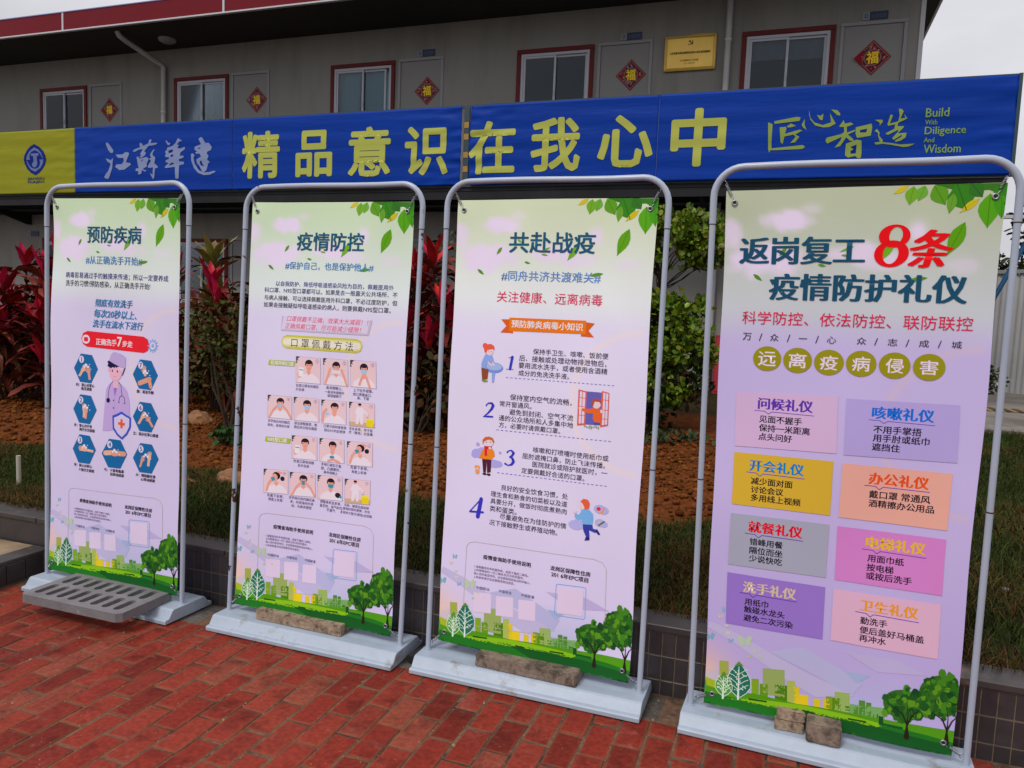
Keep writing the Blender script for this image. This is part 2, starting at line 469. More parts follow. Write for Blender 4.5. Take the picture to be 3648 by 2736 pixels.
P 8 215 205 222 2764 -7648 2802 -7451 3012 -7301 3189 -7235 3429 -7237 3613 -7324 3776 -7476 3834 -7648
P 9 215 150 135 3169 -7105 3361 -7105 3370 -7247 3278 -7322 3177 -7246
E 9 35 25 40 3262 -6834 191 177
E 10 215 150 135 3267 -6931 144 201
E 11 35 25 40 3258 -6768 155 84
E 11 35 25 40 3193 -6898 22 12
E 11 35 25 40 3338 -6899 21 13
E 11 190 60 70 3274 -7040 36 12
P 11 225 215 230 2776 -6994 3019 -7017 3018 -7409 2774 -7386
S 12 70 100 180 1 33 2806 -7102 2990 -7125
E 10 215 150 135 2819 -7322 97 142
@photo_panel~3128
P 5 150 130 160 3936 -6534 5150 -6548 5214 -7652 4000 -7652
P 6 213 185 190 3949 -6544 5139 -6559 5202 -7641 4011 -7641
P 7 50 60 50 3949 -6544 4141 -6546 4015 -6654 4102 -6699 3983 -6720 4036 -6809 3965 -6830
@lettering~52
T 12 130 105 175 4883 -6610 5104 -6775 - ②
@photo_panel~3128
P 8 215 205 222 4107 -7641 4144 -7444 4352 -7292 4527 -7228 4765 -7228 4948 -7317 5109 -7467 5166 -7641
P 9 215 150 135 4508 -7096 4698 -7096 4706 -7238 4615 -7315 4515 -7238
E 9 35 25 40 4599 -6825 190 177
E 10 215 150 135 4604 -6923 142 200
E 11 35 25 40 4595 -6759 154 84
E 11 35 25 40 4531 -6889 22 12
E 11 35 25 40 4674 -6891 22 12
P 11 205 205 230 4407 -7008 4812 -7022 4820 -7164 4415 -7150
S 11 215 150 135 1 101 4104 -7586 4228 -7226 4309 -6963
S 11 215 150 135 1 99 5142 -7620 4990 -7251 4870 -6990
@photo_panel~3674
P 5 150 130 160 5249 -6523 6480 -6539 6545 -7643 5313 -7643
P 6 213 185 190 5262 -6534 6469 -6550 6532 -7632 5325 -7631
P 7 50 60 50 5262 -6534 5457 -6537 5329 -6646 5417 -6690 5296 -6709 5350 -6798 5278 -6820
@lettering~53
T 12 130 105 175 6210 -6599 6434 -6765 - ③
@photo_panel~3674
P 8 215 205 222 5423 -7631 5460 -7434 5671 -7281 5848 -7217 6089 -7219 6274 -7306 6439 -7459 6497 -7632
P 9 215 150 135 5828 -7086 6022 -7088 6029 -7230 5937 -7304 5837 -7228
E 9 35 25 40 5922 -6814 191 178
E 10 215 150 135 5927 -6912 144 202
E 11 35 25 40 5918 -6749 156 83
E 11 35 25 40 5853 -6880 21 11
E 11 35 25 40 5997 -6880 22 12
P 11 150 185 215 5784 -6933 5926 -6901 6073 -6935 6067 -7043 5938 -7109 5802 -7041
S 12 215 150 135 1 113 6234 -7632 6107 -7306 5962 -7088
S 12 215 150 135 1 114 5745 -7522 5817 -7304 5904 -7141
@photo_panel~2285
P 5 150 130 160 1253 -8307 2491 -8298 2547 -9281 1307 -9301
P 6 213 185 190 1265 -8316 2480 -8309 2534 -9271 1319 -9292
P 7 50 60 50 1265 -8316 1462 -8314 1332 -8413 1420 -8451 1299 -8472 1352 -8550 1279 -8570
@lettering~54
T 12 130 105 175 2218 -8358 2443 -8500 - ④
@photo_panel~2285
P 8 215 205 222 1417 -9290 1457 -9113 1670 -8974 1849 -8914 2092 -8911 2278 -8985 2441 -9118 2498 -9273
P 9 215 150 135 1831 -8797 2025 -8795 2032 -8921 1938 -8990 1838 -8923
E 9 35 25 40 1927 -8554 193 159
E 10 215 150 135 1931 -8641 146 181
E 11 35 25 40 1923 -8495 157 75
E 11 35 25 40 1857 -8612 21 11
E 11 35 25 40 2002 -8612 22 11
P 11 150 185 215 1786 -8662 1930 -8632 2078 -8658 2071 -8756 1941 -8816 1804 -8760
S 12 215 150 135 1 102 1415 -9241 1605 -8918 1814 -8721
S 12 215 150 135 1 100 2495 -9225 2273 -8909 2044 -8717
@photo_panel~2809
P 5 150 130 160 2583 -8289 3819 -8282 3876 -9281 2640 -9301
P 6 213 185 190 2596 -8298 3808 -8291 3863 -9271 2651 -9292
P 7 50 60 50 2596 -8298 2792 -8298 2662 -8398 2750 -8437 2629 -8458 2682 -8536 2610 -8557
@lettering~55
T 12 130 105 175 3547 -8342 3771 -8488 - ⑤
@photo_panel~2809
P 8 215 205 222 2749 -9290 2788 -9111 3000 -8969 3179 -8907 3421 -8903 3607 -8982 3771 -9116 3827 -9273
P 9 215 150 135 3161 -8790 3354 -8786 3362 -8914 3268 -8985 3168 -8918
E 9 35 25 40 3256 -8541 193 162
E 10 215 150 135 3260 -8630 145 183
E 11 35 25 40 3253 -8483 157 74
E 11 35 25 40 3186 -8602 22 10
E 11 35 25 40 3331 -8600 22 11
P 11 150 185 215 3116 -8651 3260 -8619 3407 -8648 3400 -8747 3271 -8808 3134 -8749
@photo_panel~3358
P 5 150 130 160 3931 -8295 5155 -8286 5212 -9271 3987 -9290
P 6 213 185 190 3944 -8303 5144 -8296 5199 -9262 3999 -9281
P 7 50 60 50 3944 -8303 4138 -8302 4010 -8401 4097 -8440 3977 -8460 4030 -8538 3958 -8557
@lettering~56
T 12 130 105 175 4885 -8346 5107 -8490 - ⑥
@photo_panel~3358
P 8 215 205 222 4097 -9280 4135 -9102 4345 -8964 4522 -8903 4762 -8900 4945 -8974 5107 -9108 5164 -9262
P 9 215 150 135 4504 -8786 4696 -8784 4703 -8911 4611 -8980 4511 -8912
E 9 35 25 40 4597 -8541 192 160
E 10 215 150 135 4603 -8630 144 181
E 11 35 25 40 4594 -8484 156 75
E 11 35 25 40 4529 -8602 22 10
E 11 35 25 40 4673 -8600 21 11
S 11 215 150 135 1 113 4054 -9182 4072 -8839 4208 -8692
P 11 150 185 215 4117 -8790 4338 -8836 4295 -8944 4124 -8907
@photo_panel~3918
P 5 150 130 160 5277 -8270 6488 -8263 6547 -9269 5335 -9290
P 6 213 185 190 5289 -8280 6477 -8272 6535 -9260 5347 -9280
P 7 50 60 50 5289 -8280 5481 -8279 5355 -8380 5441 -8419 5323 -8440 5375 -8518 5304 -8540
@lettering~57
T 12 130 105 175 6221 -8323 6442 -8470 - ⑦
@photo_panel~3918
P 7 190 160 130 5337 -9100 6525 -9083 6535 -9260 5347 -9280
P 8 215 205 222 5684 -8476 5923 -8474 6050 -8623 5975 -8772 5998 -9170 5880 -9171 5827 -8873 5772 -9173 5641 -9175 5678 -8776 5579 -8728
E 9 215 150 135 5799 -8396 70 65
E 10 35 25 40 5796 -8351 83 48
S 9 215 205 222 1 67 5962 -8554 6175 -8751
E 9 215 150 135 6200 -8770 47 32
P 8 225 195 20 6118 -8989 6483 -8983 6451 -9241 6181 -9246
P 9 235 210 40 6160 -8909 6420 -8905 6460 -8983 6142 -8989
E 9 70 160 180 6182 -8870 59 21
@photo_panel~1767
P 5 150 130 160 2569 -9951 3815 -9922 3871 -10911 2625 -10952
P 6 213 185 190 2582 -9960 3804 -9931 3859 -10902 2637 -10943
P 7 50 60 50 2582 -9960 2780 -9956 2649 -10057 2738 -10094 2615 -10117 2669 -10194 2596 -10215
@lettering~58
T 12 130 105 175 3540 -9986 3767 -10126 - ①
@photo_panel~1767
P 8 215 205 222 2735 -10939 2775 -10760 2989 -10616 3170 -10552 3414 -10545 3600 -10618 3765 -10749 3823 -10902
P 9 215 150 135 3151 -10435 3346 -10430 3353 -10558 3260 -10629 3158 -10563
E 9 35 25 40 3247 -10188 195 162
E 10 215 150 135 3252 -10277 147 181
E 11 35 25 40 3244 -10130 159 74
E 11 35 25 40 3177 -10249 22 10
E 11 35 25 40 3324 -10245 21 11
E 11 190 60 70 3257 -10375 37 11
P 11 225 215 230 2752 -10348 2999 -10362 2994 -10714 2747 -10703
S 12 70 100 180 1 34 2782 -10446 2968 -10460
E 10 215 150 135 2793 -10643 99 128
@photo_panel~2320
P 5 150 130 160 3927 -9938 5154 -9910 5210 -10897 3984 -10938
P 6 213 185 190 3941 -9947 5143 -9920 5198 -10888 3996 -10929
P 7 50 60 50 3941 -9947 4135 -9944 4007 -10045 4094 -10082 3973 -10103 4026 -10181 3955 -10203
@lettering~59
T 12 130 105 175 4884 -9974 5107 -10114 - ②
@photo_panel~2320
P 8 215 205 222 4093 -10925 4132 -10748 4342 -10604 4519 -10540 4760 -10533 4944 -10604 5106 -10735 5163 -10890
P 9 215 150 135 4501 -10423 4693 -10417 4700 -10543 4608 -10615 4508 -10549
E 9 35 25 40 4595 -10176 192 160
E 10 215 150 135 4600 -10263 145 183
E 11 35 25 40 4592 -10117 156 75
E 11 35 25 40 4526 -10236 22 11
E 11 35 25 40 4671 -10233 21 11
E 11 45 140 160 4589 -10693 120 65
S 11 215 150 135 1 112 4417 -10865 4654 -10788 4959 -10875
@photo_panel~2886
P 5 150 130 160 5277 -9929 6491 -9901 6549 -10886 5335 -10927
P 6 213 185 190 5291 -9940 6480 -9912 6536 -10877 5347 -10916
P 7 50 60 50 5291 -9940 5483 -9935 5356 -10036 5443 -10073 5323 -10094 5376 -10173 5305 -10194
@lettering~60
T 12 130 105 175 6224 -9965 6444 -10105 - ③
@photo_panel~2886
P 8 215 205 222 5443 -10914 5481 -10737 5689 -10593 5864 -10529 6102 -10522 6284 -10593 6445 -10725 6501 -10877
P 9 215 150 135 5846 -10412 6036 -10407 6043 -10533 5952 -10604 5853 -10540
E 9 35 25 40 5939 -10167 190 160
E 9 35 25 40 6242 -10265 106 96
E 10 215 150 135 5860 -10247 143 160
P 11 60 140 160 5669 -10252 5846 -10219 5889 -10334 5774 -10414 5676 -10370
S 12 215 150 135 1 113 5485 -10815 5565 -10519 5676 -10370
S 12 215 150 135 1 78 6012 -10000 6192 -10034
@photo_panel~1439
P 5 150 130 160 1226 -11545 2478 -11497 2535 -12524 1283 -12587
P 6 213 185 190 1239 -11555 2466 -11507 2523 -12516 1296 -12576
P 7 50 60 50 1239 -11555 1438 -11548 1307 -11655 1396 -11692 1273 -11717 1327 -11797 1253 -11820
@lettering~61
T 12 130 105 175 2202 -11568 2429 -11711 - ④
@photo_panel~1439
P 8 215 205 222 1395 -12571 1434 -12386 1649 -12232 1830 -12162 2076 -12152 2263 -12224 2429 -12358 2486 -12517
P 9 215 150 135 1811 -12042 2007 -12033 2015 -12164 1920 -12240 1818 -12173
E 9 35 25 40 1907 -11782 196 167
E 9 35 25 40 2219 -11882 110 99
E 10 215 150 135 1826 -11868 148 167
P 11 60 140 160 1629 -11877 1812 -11837 1856 -11958 1737 -12045 1636 -11999
S 12 215 150 135 1 114 1438 -12468 1521 -12157 1636 -11999
S 12 215 150 135 1 79 1984 -11607 2169 -11640
@photo_panel~1968
P 5 150 130 160 2557 -11539 3813 -11490 3870 -12501 2614 -12563
P 6 213 185 190 2570 -11548 3802 -11500 3858 -12491 2625 -12553
P 7 50 60 50 2570 -11548 2769 -11541 2638 -11646 2727 -11683 2604 -11708 2658 -11786 2584 -11809
@lettering~62
T 12 130 105 175 3537 -11561 3764 -11699 - ⑤
@photo_panel~1968
P 8 215 205 222 2725 -12547 2765 -12365 2980 -12214 3163 -12145 3409 -12134 3597 -12205 3764 -12336 3821 -12492
P 9 215 150 135 3143 -12026 3341 -12017 3348 -12146 3253 -12221 3151 -12155
E 9 35 25 40 3241 -11772 197 163
E 10 215 150 135 3246 -11861 147 186
E 11 35 25 40 3237 -11711 160 77
E 11 35 25 40 3170 -11834 23 11
E 11 35 25 40 3318 -11829 22 10
P 11 45 140 160 3099 -11887 3245 -11852 3395 -11875 3388 -11974 3256 -12042 3117 -11987
S 12 215 150 135 1 103 2723 -12498 2916 -12157 3127 -11946
S 12 215 150 135 1 102 3818 -12443 3593 -12125 3361 -11937
@photo_panel~2524
P 5 150 130 160 3919 -11523 5148 -11475 5207 -12491 3977 -12553
P 6 213 185 190 3932 -11534 5137 -11484 5194 -12482 3989 -12542
P 7 50 60 50 3932 -11534 4127 -11525 3999 -11632 4086 -11669 3966 -11694 4019 -11772 3947 -11795
@lettering~63
T 12 130 105 175 4877 -11546 5100 -11687 - ⑥
@photo_panel~2524
P 8 215 205 222 4086 -12539 4125 -12354 4335 -12203 4514 -12134 4754 -12123 4938 -12194 5101 -12326 5158 -12484
P 9 215 150 135 4494 -12013 4687 -12004 4695 -12136 4603 -12210 4502 -12145
E 9 35 25 40 4589 -11758 192 165
E 10 215 150 135 4594 -11848 145 187
E 11 35 25 40 4586 -11697 156 78
E 11 35 25 40 4520 -11822 21 10
E 11 35 25 40 4664 -11814 22 13
P 11 45 140 160 4451 -11875 4593 -11837 4739 -11862 4733 -11964 4604 -12029 4468 -11974
E 12 35 25 40 4967 -12272 143 110
E 13 45 140 160 5101 -12326 60 55
@photo_panel~3087
P 5 150 130 160 5259 -11514 6490 -11465 6548 -12476 5317 -12540
P 6 213 185 190 5271 -11523 6478 -11475 6536 -12468 5329 -12528
P 7 50 60 50 5271 -11523 5466 -11516 5338 -11621 5426 -11658 5305 -11683 5359 -11761 5286 -11784
@lettering~64
T 12 130 105 175 6218 -11536 6442 -11674 - ⑦
@photo_panel~3087
P 7 190 160 130 5319 -12347 6525 -12288 6536 -12468 5329 -12528
P 8 215 205 222 5672 -11708 5915 -11697 6043 -11843 5968 -11995 5991 -12395 5870 -12400 5816 -12102 5761 -12405 5628 -12413 5666 -12010 5565 -11964
E 9 215 150 135 5789 -11623 73 65
E 10 35 25 40 5786 -11578 85 48
S 9 215 205 222 1 68 5955 -11775 6171 -11965
E 9 215 150 135 6196 -11985 48 34
P 8 225 195 20 6113 -12208 6484 -12191 6451 -12452 6176 -12466
P 9 235 210 40 6157 -12127 6419 -12114 6460 -12192 6137 -12208
E 9 70 160 180 6178 -12086 60 21
@lettering~65
T 9 55 45 95 2672 -7728 3782 -7837 - 检查口罩有效期及
@lettering~66
T 9 55 45 95 2665 -7893 3086 -8011 - 外包装
@lettering~67
T 9 55 45 95 4149 -7698 4935 -7842 - 鼻夹侧朝上，
@lettering~68
T 9 55 45 95 4085 -7892 5040 -8007 - 一般深色面朝外
@lettering~69
T 9 55 45 95 4221 -8041 4902 -8165 - 或褶皱朝下
@lettering~70
T 9 55 45 95 5460 -7703 6380 -7833 - 上下拉开褶皱，
@lettering~71
T 9 55 45 95 5448 -7877 6340 -7995 - 使口罩覆盖口、
@lettering~72
T 9 55 45 95 5660 -8019 6206 -8151 - 鼻、下颌
@lettering~73
T 9 55 45 95 1340 -9376 2445 -9471 - 双手指尖向内触压
@lettering~74
T 9 55 45 95 1333 -9544 2447 -9656 - 鼻夹，逐渐向外移
@lettering~75
T 9 55 45 95 2663 -9358 3776 -9463 - 适当调整面罩，使
@lettering~76
T 9 55 45 95 2657 -9523 3778 -9624 - 周边充分贴合面部
@lettering~77
T 9 55 45 95 4108 -9333 5204 -9454 - 口罩污染时或使用
@lettering~78
T 9 55 45 95 4140 -9505 5178 -9629 - 超过4小时后更换
@lettering~79
T 9 55 45 95 5343 -9331 6454 -9459 - 手拎系带，弃于医
@lettering~80
T 9 55 45 95 5338 -9486 6455 -9605 - 疗（黄色）垃圾桶
@lettering~81
T 9 55 45 95 2717 -10982 3711 -11101 - 检查口罩有效期
@lettering~82
T 9 55 45 95 2934 -11156 3493 -11269 - 及外包装
@lettering~83
T 9 55 45 95 4074 -10975 5055 -11090 - 手持口罩扣于面
@lettering~84
T 9 55 45 95 4076 -11158 5027 -11243 - 部，凸面朝外，
@lettering~85
T 9 55 45 95 4213 -11305 4897 -11419 - 鼻夹侧朝上
@lettering~86
T 9 55 45 95 5509 -10948 6346 -11044 - 先套下系带，
@lettering~87
T 9 55 45 95 5578 -11127 6270 -11225 - 再套上系带
@lettering~88
T 9 55 45 95 1473 -12615 2308 -12723 - 先套下系带，
@lettering~89
T 9 55 45 95 1538 -12787 2254 -12883 - 再套上系带
@lettering~90
T 9 55 45 95 2565 -12590 3824 -12693 - 双手指尖向内触压鼻
@lettering~91
T 9 55 45 95 2639 -12780 3772 -12851 - 夹，并逐渐向外移
@lettering~92
T 9 55 45 95 2702 -12938 3691 -13037 - 动，为鼻夹塑型
@lettering~93
T 9 55 45 95 4097 -12578 5153 -12681 - 调整鼻夹及系带，
@lettering~94
T 9 55 45 95 4091 -12743 5215 -12855 - 直至吹、吸气时均
@lettering~95
T 9 55 45 95 4437 -12886 4870 -13023 - 不漏气
@lettering~96
T 9 55 45 95 5295 -12565 6490 -12677 - 污染、破损及超说明
@lettering~97
T 9 55 45 95 5245 -12721 6557 -12828 - 使用时限时更换，拎住
@lettering~98
T 9 55 45 95 5130 -12911 6652 -12993 - 系带弃于医疗(黄色)垃圾桶
#2
@lettering~99
T 9 28 80 108 2242 -1280 5594 -1979 b 共赴战疫
@lettering~100
T 9 85 130 190 1959 -2725 5887 -3081 s #同舟共济共渡难关#
@lettering~101
T 9 205 15 85 1810 -3541 6013 -3896 - 关注健康、远离病毒
@ribbon_print
P 6 200 85 20 2044 -4599 2384 -4583 2576 -5108 2038 -5107 2274 -4848
P 6 200 85 20 5764 -4581 5429 -4551 5245 -5082 5763 -5094 5538 -4858
P 7 235 110 15 2381 -4516 5426 -4493 5442 -4993 2395 -5032
@lettering~102
T 9 225 210 225 2484 -4620 5313 -4871 b 预防肺炎病毒小知识
@numeral~1
S 9 50 50 175 2 106 99 2592 -6028 2516 -6502
S 9 50 50 175 1 18 2357 -6514 2661 -6505
S 9 50 50 175 2 18 32 2442 -6072 2628 -6019
@numeral~2
S 9 50 50 175 8 57 36 50 86 115 100 65 29 1597 -8016 1606 -7966 1703 -7902 1832 -7901 1884 -7984 1836 -8110 1686 -8296 1509 -8454
S 9 50 50 175 3 36 72 65 1490 -8456 1675 -8438 1878 -8428
@numeral~3
S 9 50 50 175 6 64 36 64 107 86 29 2555 -9759 2623 -9683 2739 -9668 2820 -9750 2771 -9865 2644 -9936
S 9 50 50 175 6 29 93 121 86 43 78 2659 -9935 2792 -9974 2834 -10084 2768 -10212 2618 -10265 2491 -10212
@numeral~4
S 9 50 50 175 2 151 166 1562 -11735 1459 -12455
S 9 50 50 175 1 45 1569 -11719 1111 -12285
S 9 50 50 175 1 77 1112 -12299 1675 -12255
@lettering~103
T 9 35 30 55 3413 -5671 6349 -5852 - 保持手卫生、咳嗽、饭前便
@lettering~104
T 9 35 30 55 2869 -5969 6294 -6127 - 后、接触或处理动物排泄物后，
@lettering~105
T 9 35 30 55 2864 -6239 6341 -6413 - 要用流水洗手，或者使用含酒精
@lettering~106
T 9 35 30 55 2867 -6536 4888 -6701 - 成分的免洗洗手液。
@lettering~107
T 9 35 30 55 2572 -7498 5043 -7679 - 保持室内空气的流畅，
@lettering~108
T 9 35 30 55 2159 -7783 3462 -7963 - 常开窗通风。
@lettering~109
T 9 35 30 55 2570 -8076 5138 -8248 - 避免到封闭、空气不流
@lettering~110
T 9 35 30 55 2143 -8353 5146 -8513 - 通的公众场所和人多集中地
@lettering~111
T 9 35 30 55 2157 -8628 4651 -8793 - 方，必要时请佩戴口罩。
@lettering~112
T 9 35 30 55 3613 -9443 6562 -9615 - 咳嗽和打喷嚏时使用纸巾或
@lettering~113
T 9 35 30 55 3190 -9741 6454 -9889 - 屈肘遮掩口鼻，防止飞沫传播。
@lettering~114
T 9 35 30 55 3615 -10018 6553 -10164 - 医院就诊或陪护就医时，一
@lettering~115
T 9 35 30 55 3184 -10313 5703 -10457 - 定要佩戴好合适的口罩。
@lettering~116
T 9 35 30 55 2393 -11083 5099 -11241 - 良好的安全饮食习惯，处
@lettering~117
T 9 35 30 55 1963 -11394 5086 -11523 - 理生食和熟食的切菜板以及道
@lettering~118
T 9 35 30 55 1963 -11687 5081 -11806 - 具要分开，做饭时彻底煮熟肉
@lettering~119
T 9 35 30 55 1954 -11958 3071 -12125 - 类和蛋类。
@lettering~120
T 9 35 30 55 2391 -12224 5098 -12366 - 尽量避免在为佳防护的情
@lettering~121
T 9 35 30 55 1961 -12528 4767 -12665 - 况下接触野生或养殖动物。
@dashed_line
S 7 90 70 175 1 19 2373 -6837 2469 -6837
S 7 90 70 175 1 19 2547 -6837 2643 -6836
S 7 90 70 175 1 19 2721 -6836 2816 -6836
S 7 90 70 175 1 19 2894 -6836 2988 -6834
S 7 90 70 175 1 19 3065 -6834 3160 -6834
S 7 90 70 175 1 19 3237 -6834 3331 -6832
S 7 90 70 175 1 19 3408 -6832 3501 -6832
S 7 90 70 175 1 19 3578 -6832 3671 -6830
S 7 90 70 175 1 19 3747 -6830 3840 -6830
S 7 90 70 175 1 19 3916 -6830 4008 -6828
S 7 90 70 175 1 19 4084 -6828 4176 -6828
S 7 90 70 175 1 18 4251 -6828 4343 -6827
S 7 90 70 175 1 18 4418 -6827 4509 -6827
S 7 90 70 175 1 18 4584 -6827 4675 -6825
S 7 90 70 175 1 18 4749 -6825 4841 -6825
S 7 90 70 175 1 18 4915 -6825 5005 -6823
S 7 90 70 175 1 18 5079 -6823 5169 -6823
S 7 90 70 175 1 18 5242 -6823 5332 -6821
S 7 90 70 175 1 18 5405 -6821 5494 -6821
S 7 90 70 175 1 18 5568 -6821 5657 -6820
S 7 90 70 175 1 18 5729 -6820 5818 -6820
S 7 90 70 175 1 18 5891 -6820 5979 -6818
S 7 90 70 175 1 18 6051 -6818 6139 -6818
S 7 90 70 175 1 18 6211 -6818 6299 -6816
S 7 90 70 175 1 18 6370 -6816 6458 -6816
S 7 90 70 175 1 18 6529 -6816 6616 -6816
S 7 90 70 175 1 22 2058 -8923 2161 -8923
S 7 90 70 175 1 22 2245 -8921 2348 -8921
S 7 90 70 175 1 22 2431 -8919 2533 -8919
S 7 90 70 175 1 22 2617 -8919 2719 -8918
S 7 90 70 175 1 22 2803 -8918 2904 -8916
S 7 90 70 175 1 22 2987 -8916 3087 -8914
S 7 90 70 175 1 22 3170 -8914 3271 -8914
S 7 90 70 175 1 22 3352 -8912 3453 -8912
S 7 90 70 175 1 22 3534 -8911 3634 -8911
S 7 90 70 175 1 22 3716 -8909 3815 -8909
S 7 90 70 175 1 22 3896 -8909 3995 -8907
S 7 90 70 175 1 21 4075 -8907 4175 -8905
S 7 90 70 175 1 21 4255 -8905 4352 -8905
S 7 90 70 175 1 21 4433 -8903 4530 -8903
S 7 90 70 175 1 21 4611 -8902 4707 -8902
S 7 90 70 175 1 21 4787 -8902 4884 -8900
S 7 90 70 175 1 21 4963 -8900 5060 -8898
S 7 90 70 175 1 21 5139 -8898 5235 -8896
S 7 90 70 175 1 21 5313 -8896 5409 -8896
S 7 90 70 175 1 21 5487 -8895 5582 -8895
S 7 90 70 175 1 21 5660 -8893 5755 -8893
S 7 90 70 175 1 21 5832 -8893 5926 -8891
S 7 90 70 175 1 21 6004 -8891 6098 -8889
S 7 90 70 175 1 21 6175 -8889 6269 -8889
S 7 90 70 175 1 21 6345 -8887 6439 -8887
S 7 90 70 175 1 21 6515 -8887 6608 -8886
S 7 90 70 175 1 22 2176 -10604 2275 -10602
S 7 90 70 175 1 22 2356 -10602 2455 -10600
S 7 90 70 175 1 22 2536 -10600 2634 -10599
S 7 90 70 175 1 22 2714 -10599 2812 -10597
S 7 90 70 175 1 22 2892 -10597 2990 -10597
S 7 90 70 175 1 22 3069 -10595 3166 -10595
S 7 90 70 175 1 22 3246 -10593 3342 -10593
S 7 90 70 175 1 22 3422 -10593 3518 -10591
S 7 90 70 175 1 22 3597 -10591 3693 -10590
S 7 90 70 175 1 22 3771 -10590 3866 -10588
S 7 90 70 175 1 22 3944 -10588 4040 -10588
S 7 90 70 175 1 22 4118 -10586 4213 -10586
S 7 90 70 175 1 22 4290 -10584 4384 -10584
S 7 90 70 175 1 21 4462 -10584 4555 -10583
S 7 90 70 175 1 21 4632 -10583 4726 -10581
S 7 90 70 175 1 21 4802 -10581 4896 -10581
S 7 90 70 175 1 21 4972 -10579 5065 -10579
S 7 90 70 175 1 21 5141 -10577 5234 -10577
S 7 90 70 175 1 21 5309 -10577 5402 -10575
S 7 90 70 175 1 21 5477 -10575 5569 -10574
S 7 90 70 175 1 21 5644 -10574 5735 -10574
S 7 90 70 175 1 21 5810 -10572 5901 -10572
S 7 90 70 175 1 21 5976 -10570 6067 -10570
S 7 90 70 175 1 21 6141 -10570 6231 -10568
S 7 90 70 175 1 21 6306 -10568 6395 -10567
S 7 90 70 175 1 21 6469 -10567 6559 -10567
@cartoon_picture~1
E 7 215 85 60 1427 -5662 104 105
E 8 240 190 195 1635 -5875 154 155
P 9 215 85 60 1414 -5905 1388 -5753 1491 -5607 1675 -5579 1807 -5657 1841 -5810 1759 -5781 1540 -5829 1491 -5953
P 7 130 155 215 1473 -5971 1734 -6007 1795 -6124 1840 -6275 1712 -6301 1604 -6344 1541 -6555 1324 -6536 1308 -6363 1390 -6150
P 8 130 70 45 1317 -6537 1634 -6583 1599 -6967 1379 -7018
P 8 110 140 60 1335 -7022 1601 -7008 1612 -7077 1438 -7098
S 9 240 190 195 1 57 1602 -6308 1755 -6418
S 9 240 190 195 1 56 1785 -6296 1847 -6413
E 7 110 135 205 1852 -6498 376 206
E 8 150 170 225 1849 -6457 330 144
P 7 130 155 215 1768 -6678 1915 -6667 1878 -7084 1797 -7089
E 10 30 25 40 1598 -5888 11 19
E 10 30 25 40 1716 -5881 11 19
@cartoon_picture~3
E 7 160 155 215 1303 -9931 245 174
E 7 160 155 215 1485 -9803 149 123
E 7 160 155 215 1195 -10013 151 113
E 7 160 155 215 2030 -10267 277 156
E 7 160 155 215 2214 -10261 166 121
E 7 160 155 215 1810 -10309 118 91
E 7 160 155 215 2257 -9814 55 55
E 7 160 155 215 1304 -9578 75 78
P 8 75 30 45 1513 -10135 1912 -10141 1900 -10632 1753 -10668 1712 -10235 1698 -10675 1586 -10671
E 8 60 25 35 1644 -10726 91 43
E 8 60 25 35 1824 -10730 82 48
P 8 230 125 35 1591 -9686 1888 -9672 2005 -9780 2044 -9984 1962 -10029 1948 -10119 1521 -10151 1482 -10121 1370 -10133 1503 -9802
E 9 240 190 195 1746 -9459 215 167
P 10 190 95 45 1509 -9557 1493 -9383 1606 -9258 1753 -9225 1922 -9265 1995 -9397 1970 -9487 1871 -9360 1723 -9358 1578 -9443
P 10 190 205 220 1590 -9519 1871 -9498 1869 -9594 1602 -9615
P 10 205 30 50 1558 -9628 1902 -9599 1882 -9707 1705 -9738 1719 -10006 1607 -10000 1601 -9738
E 11 240 190 195 1821 -9679 60 48
E 9 225 145 90 1321 -10485 121 71
E 9 225 145 90 1333 -10650 91 122
E 10 205 200 220 1328 -10547 45 36
E 11 30 25 40 1661 -9459 15 27
E 11 30 25 40 1831 -9439 14 29
@cartoon_picture~2
P 7 95 90 165 5582 -7109 6181 -7107 6178 -8323 5597 -8344
P 8 205 90 75 5284 -7059 5609 -7114 5609 -8360 5298 -8417
P 9 205 195 225 5345 -7128 5559 -7159 5558 -8311 5358 -8337
P 8 205 90 75 6178 -7041 6458 -7098 6468 -8312 6175 -8396
P 9 205 195 225 6237 -7102 6424 -7137 6428 -8268 6241 -8316
S 10 205 90 75 1 26 5301 -7354 5598 -7384
S 10 205 90 75 1 26 5294 -7688 5605 -7696
S 10 205 90 75 1 26 5306 -8019 5601 -8028
S 10 205 90 75 1 26 5447 -7120 5454 -8358
S 10 205 90 75 1 26 6207 -7368 6457 -7382
S 10 205 90 75 1 26 6208 -7751 6460 -7746
S 10 205 90 75 1 26 6201 -8082 6465 -8074
S 10 205 90 75 1 26 6328 -7084 6338 -8325
P 10 230 95 40 5449 -7748 5677 -7764 5917 -7695 6141 -7696 6178 -7883 6173 -8231 5967 -8232 5885 -8112 5892 -7909 5648 -7915 5474 -7856
E 11 240 190 195 5995 -7561 165 155
E 11 240 190 195 5392 -7753 68 59
E 11 240 190 195 6196 -7801 44 73
P 12 165 75 55 5818 -7604 5803 -7476 5898 -7364 6026 -7329 6160 -7389 6171 -7572 6109 -7467 5923 -7466 5877 -7654
P 10 60 75 160 5930 -8236 6155 -8245 6152 -8325 5927 -8318
P 11 140 150 110 5598 -8362 5608 -8375 5617 -8393 5618 -8411 5610 -8426 5598 -8441 5590 -8450 5585 -8456 5582 -8449 5577 -8438 5569 -8420 5566 -8404 5571 -8387 5585 -8372
S 12 112 120 88 1 2 5598 -8362 5585 -8456
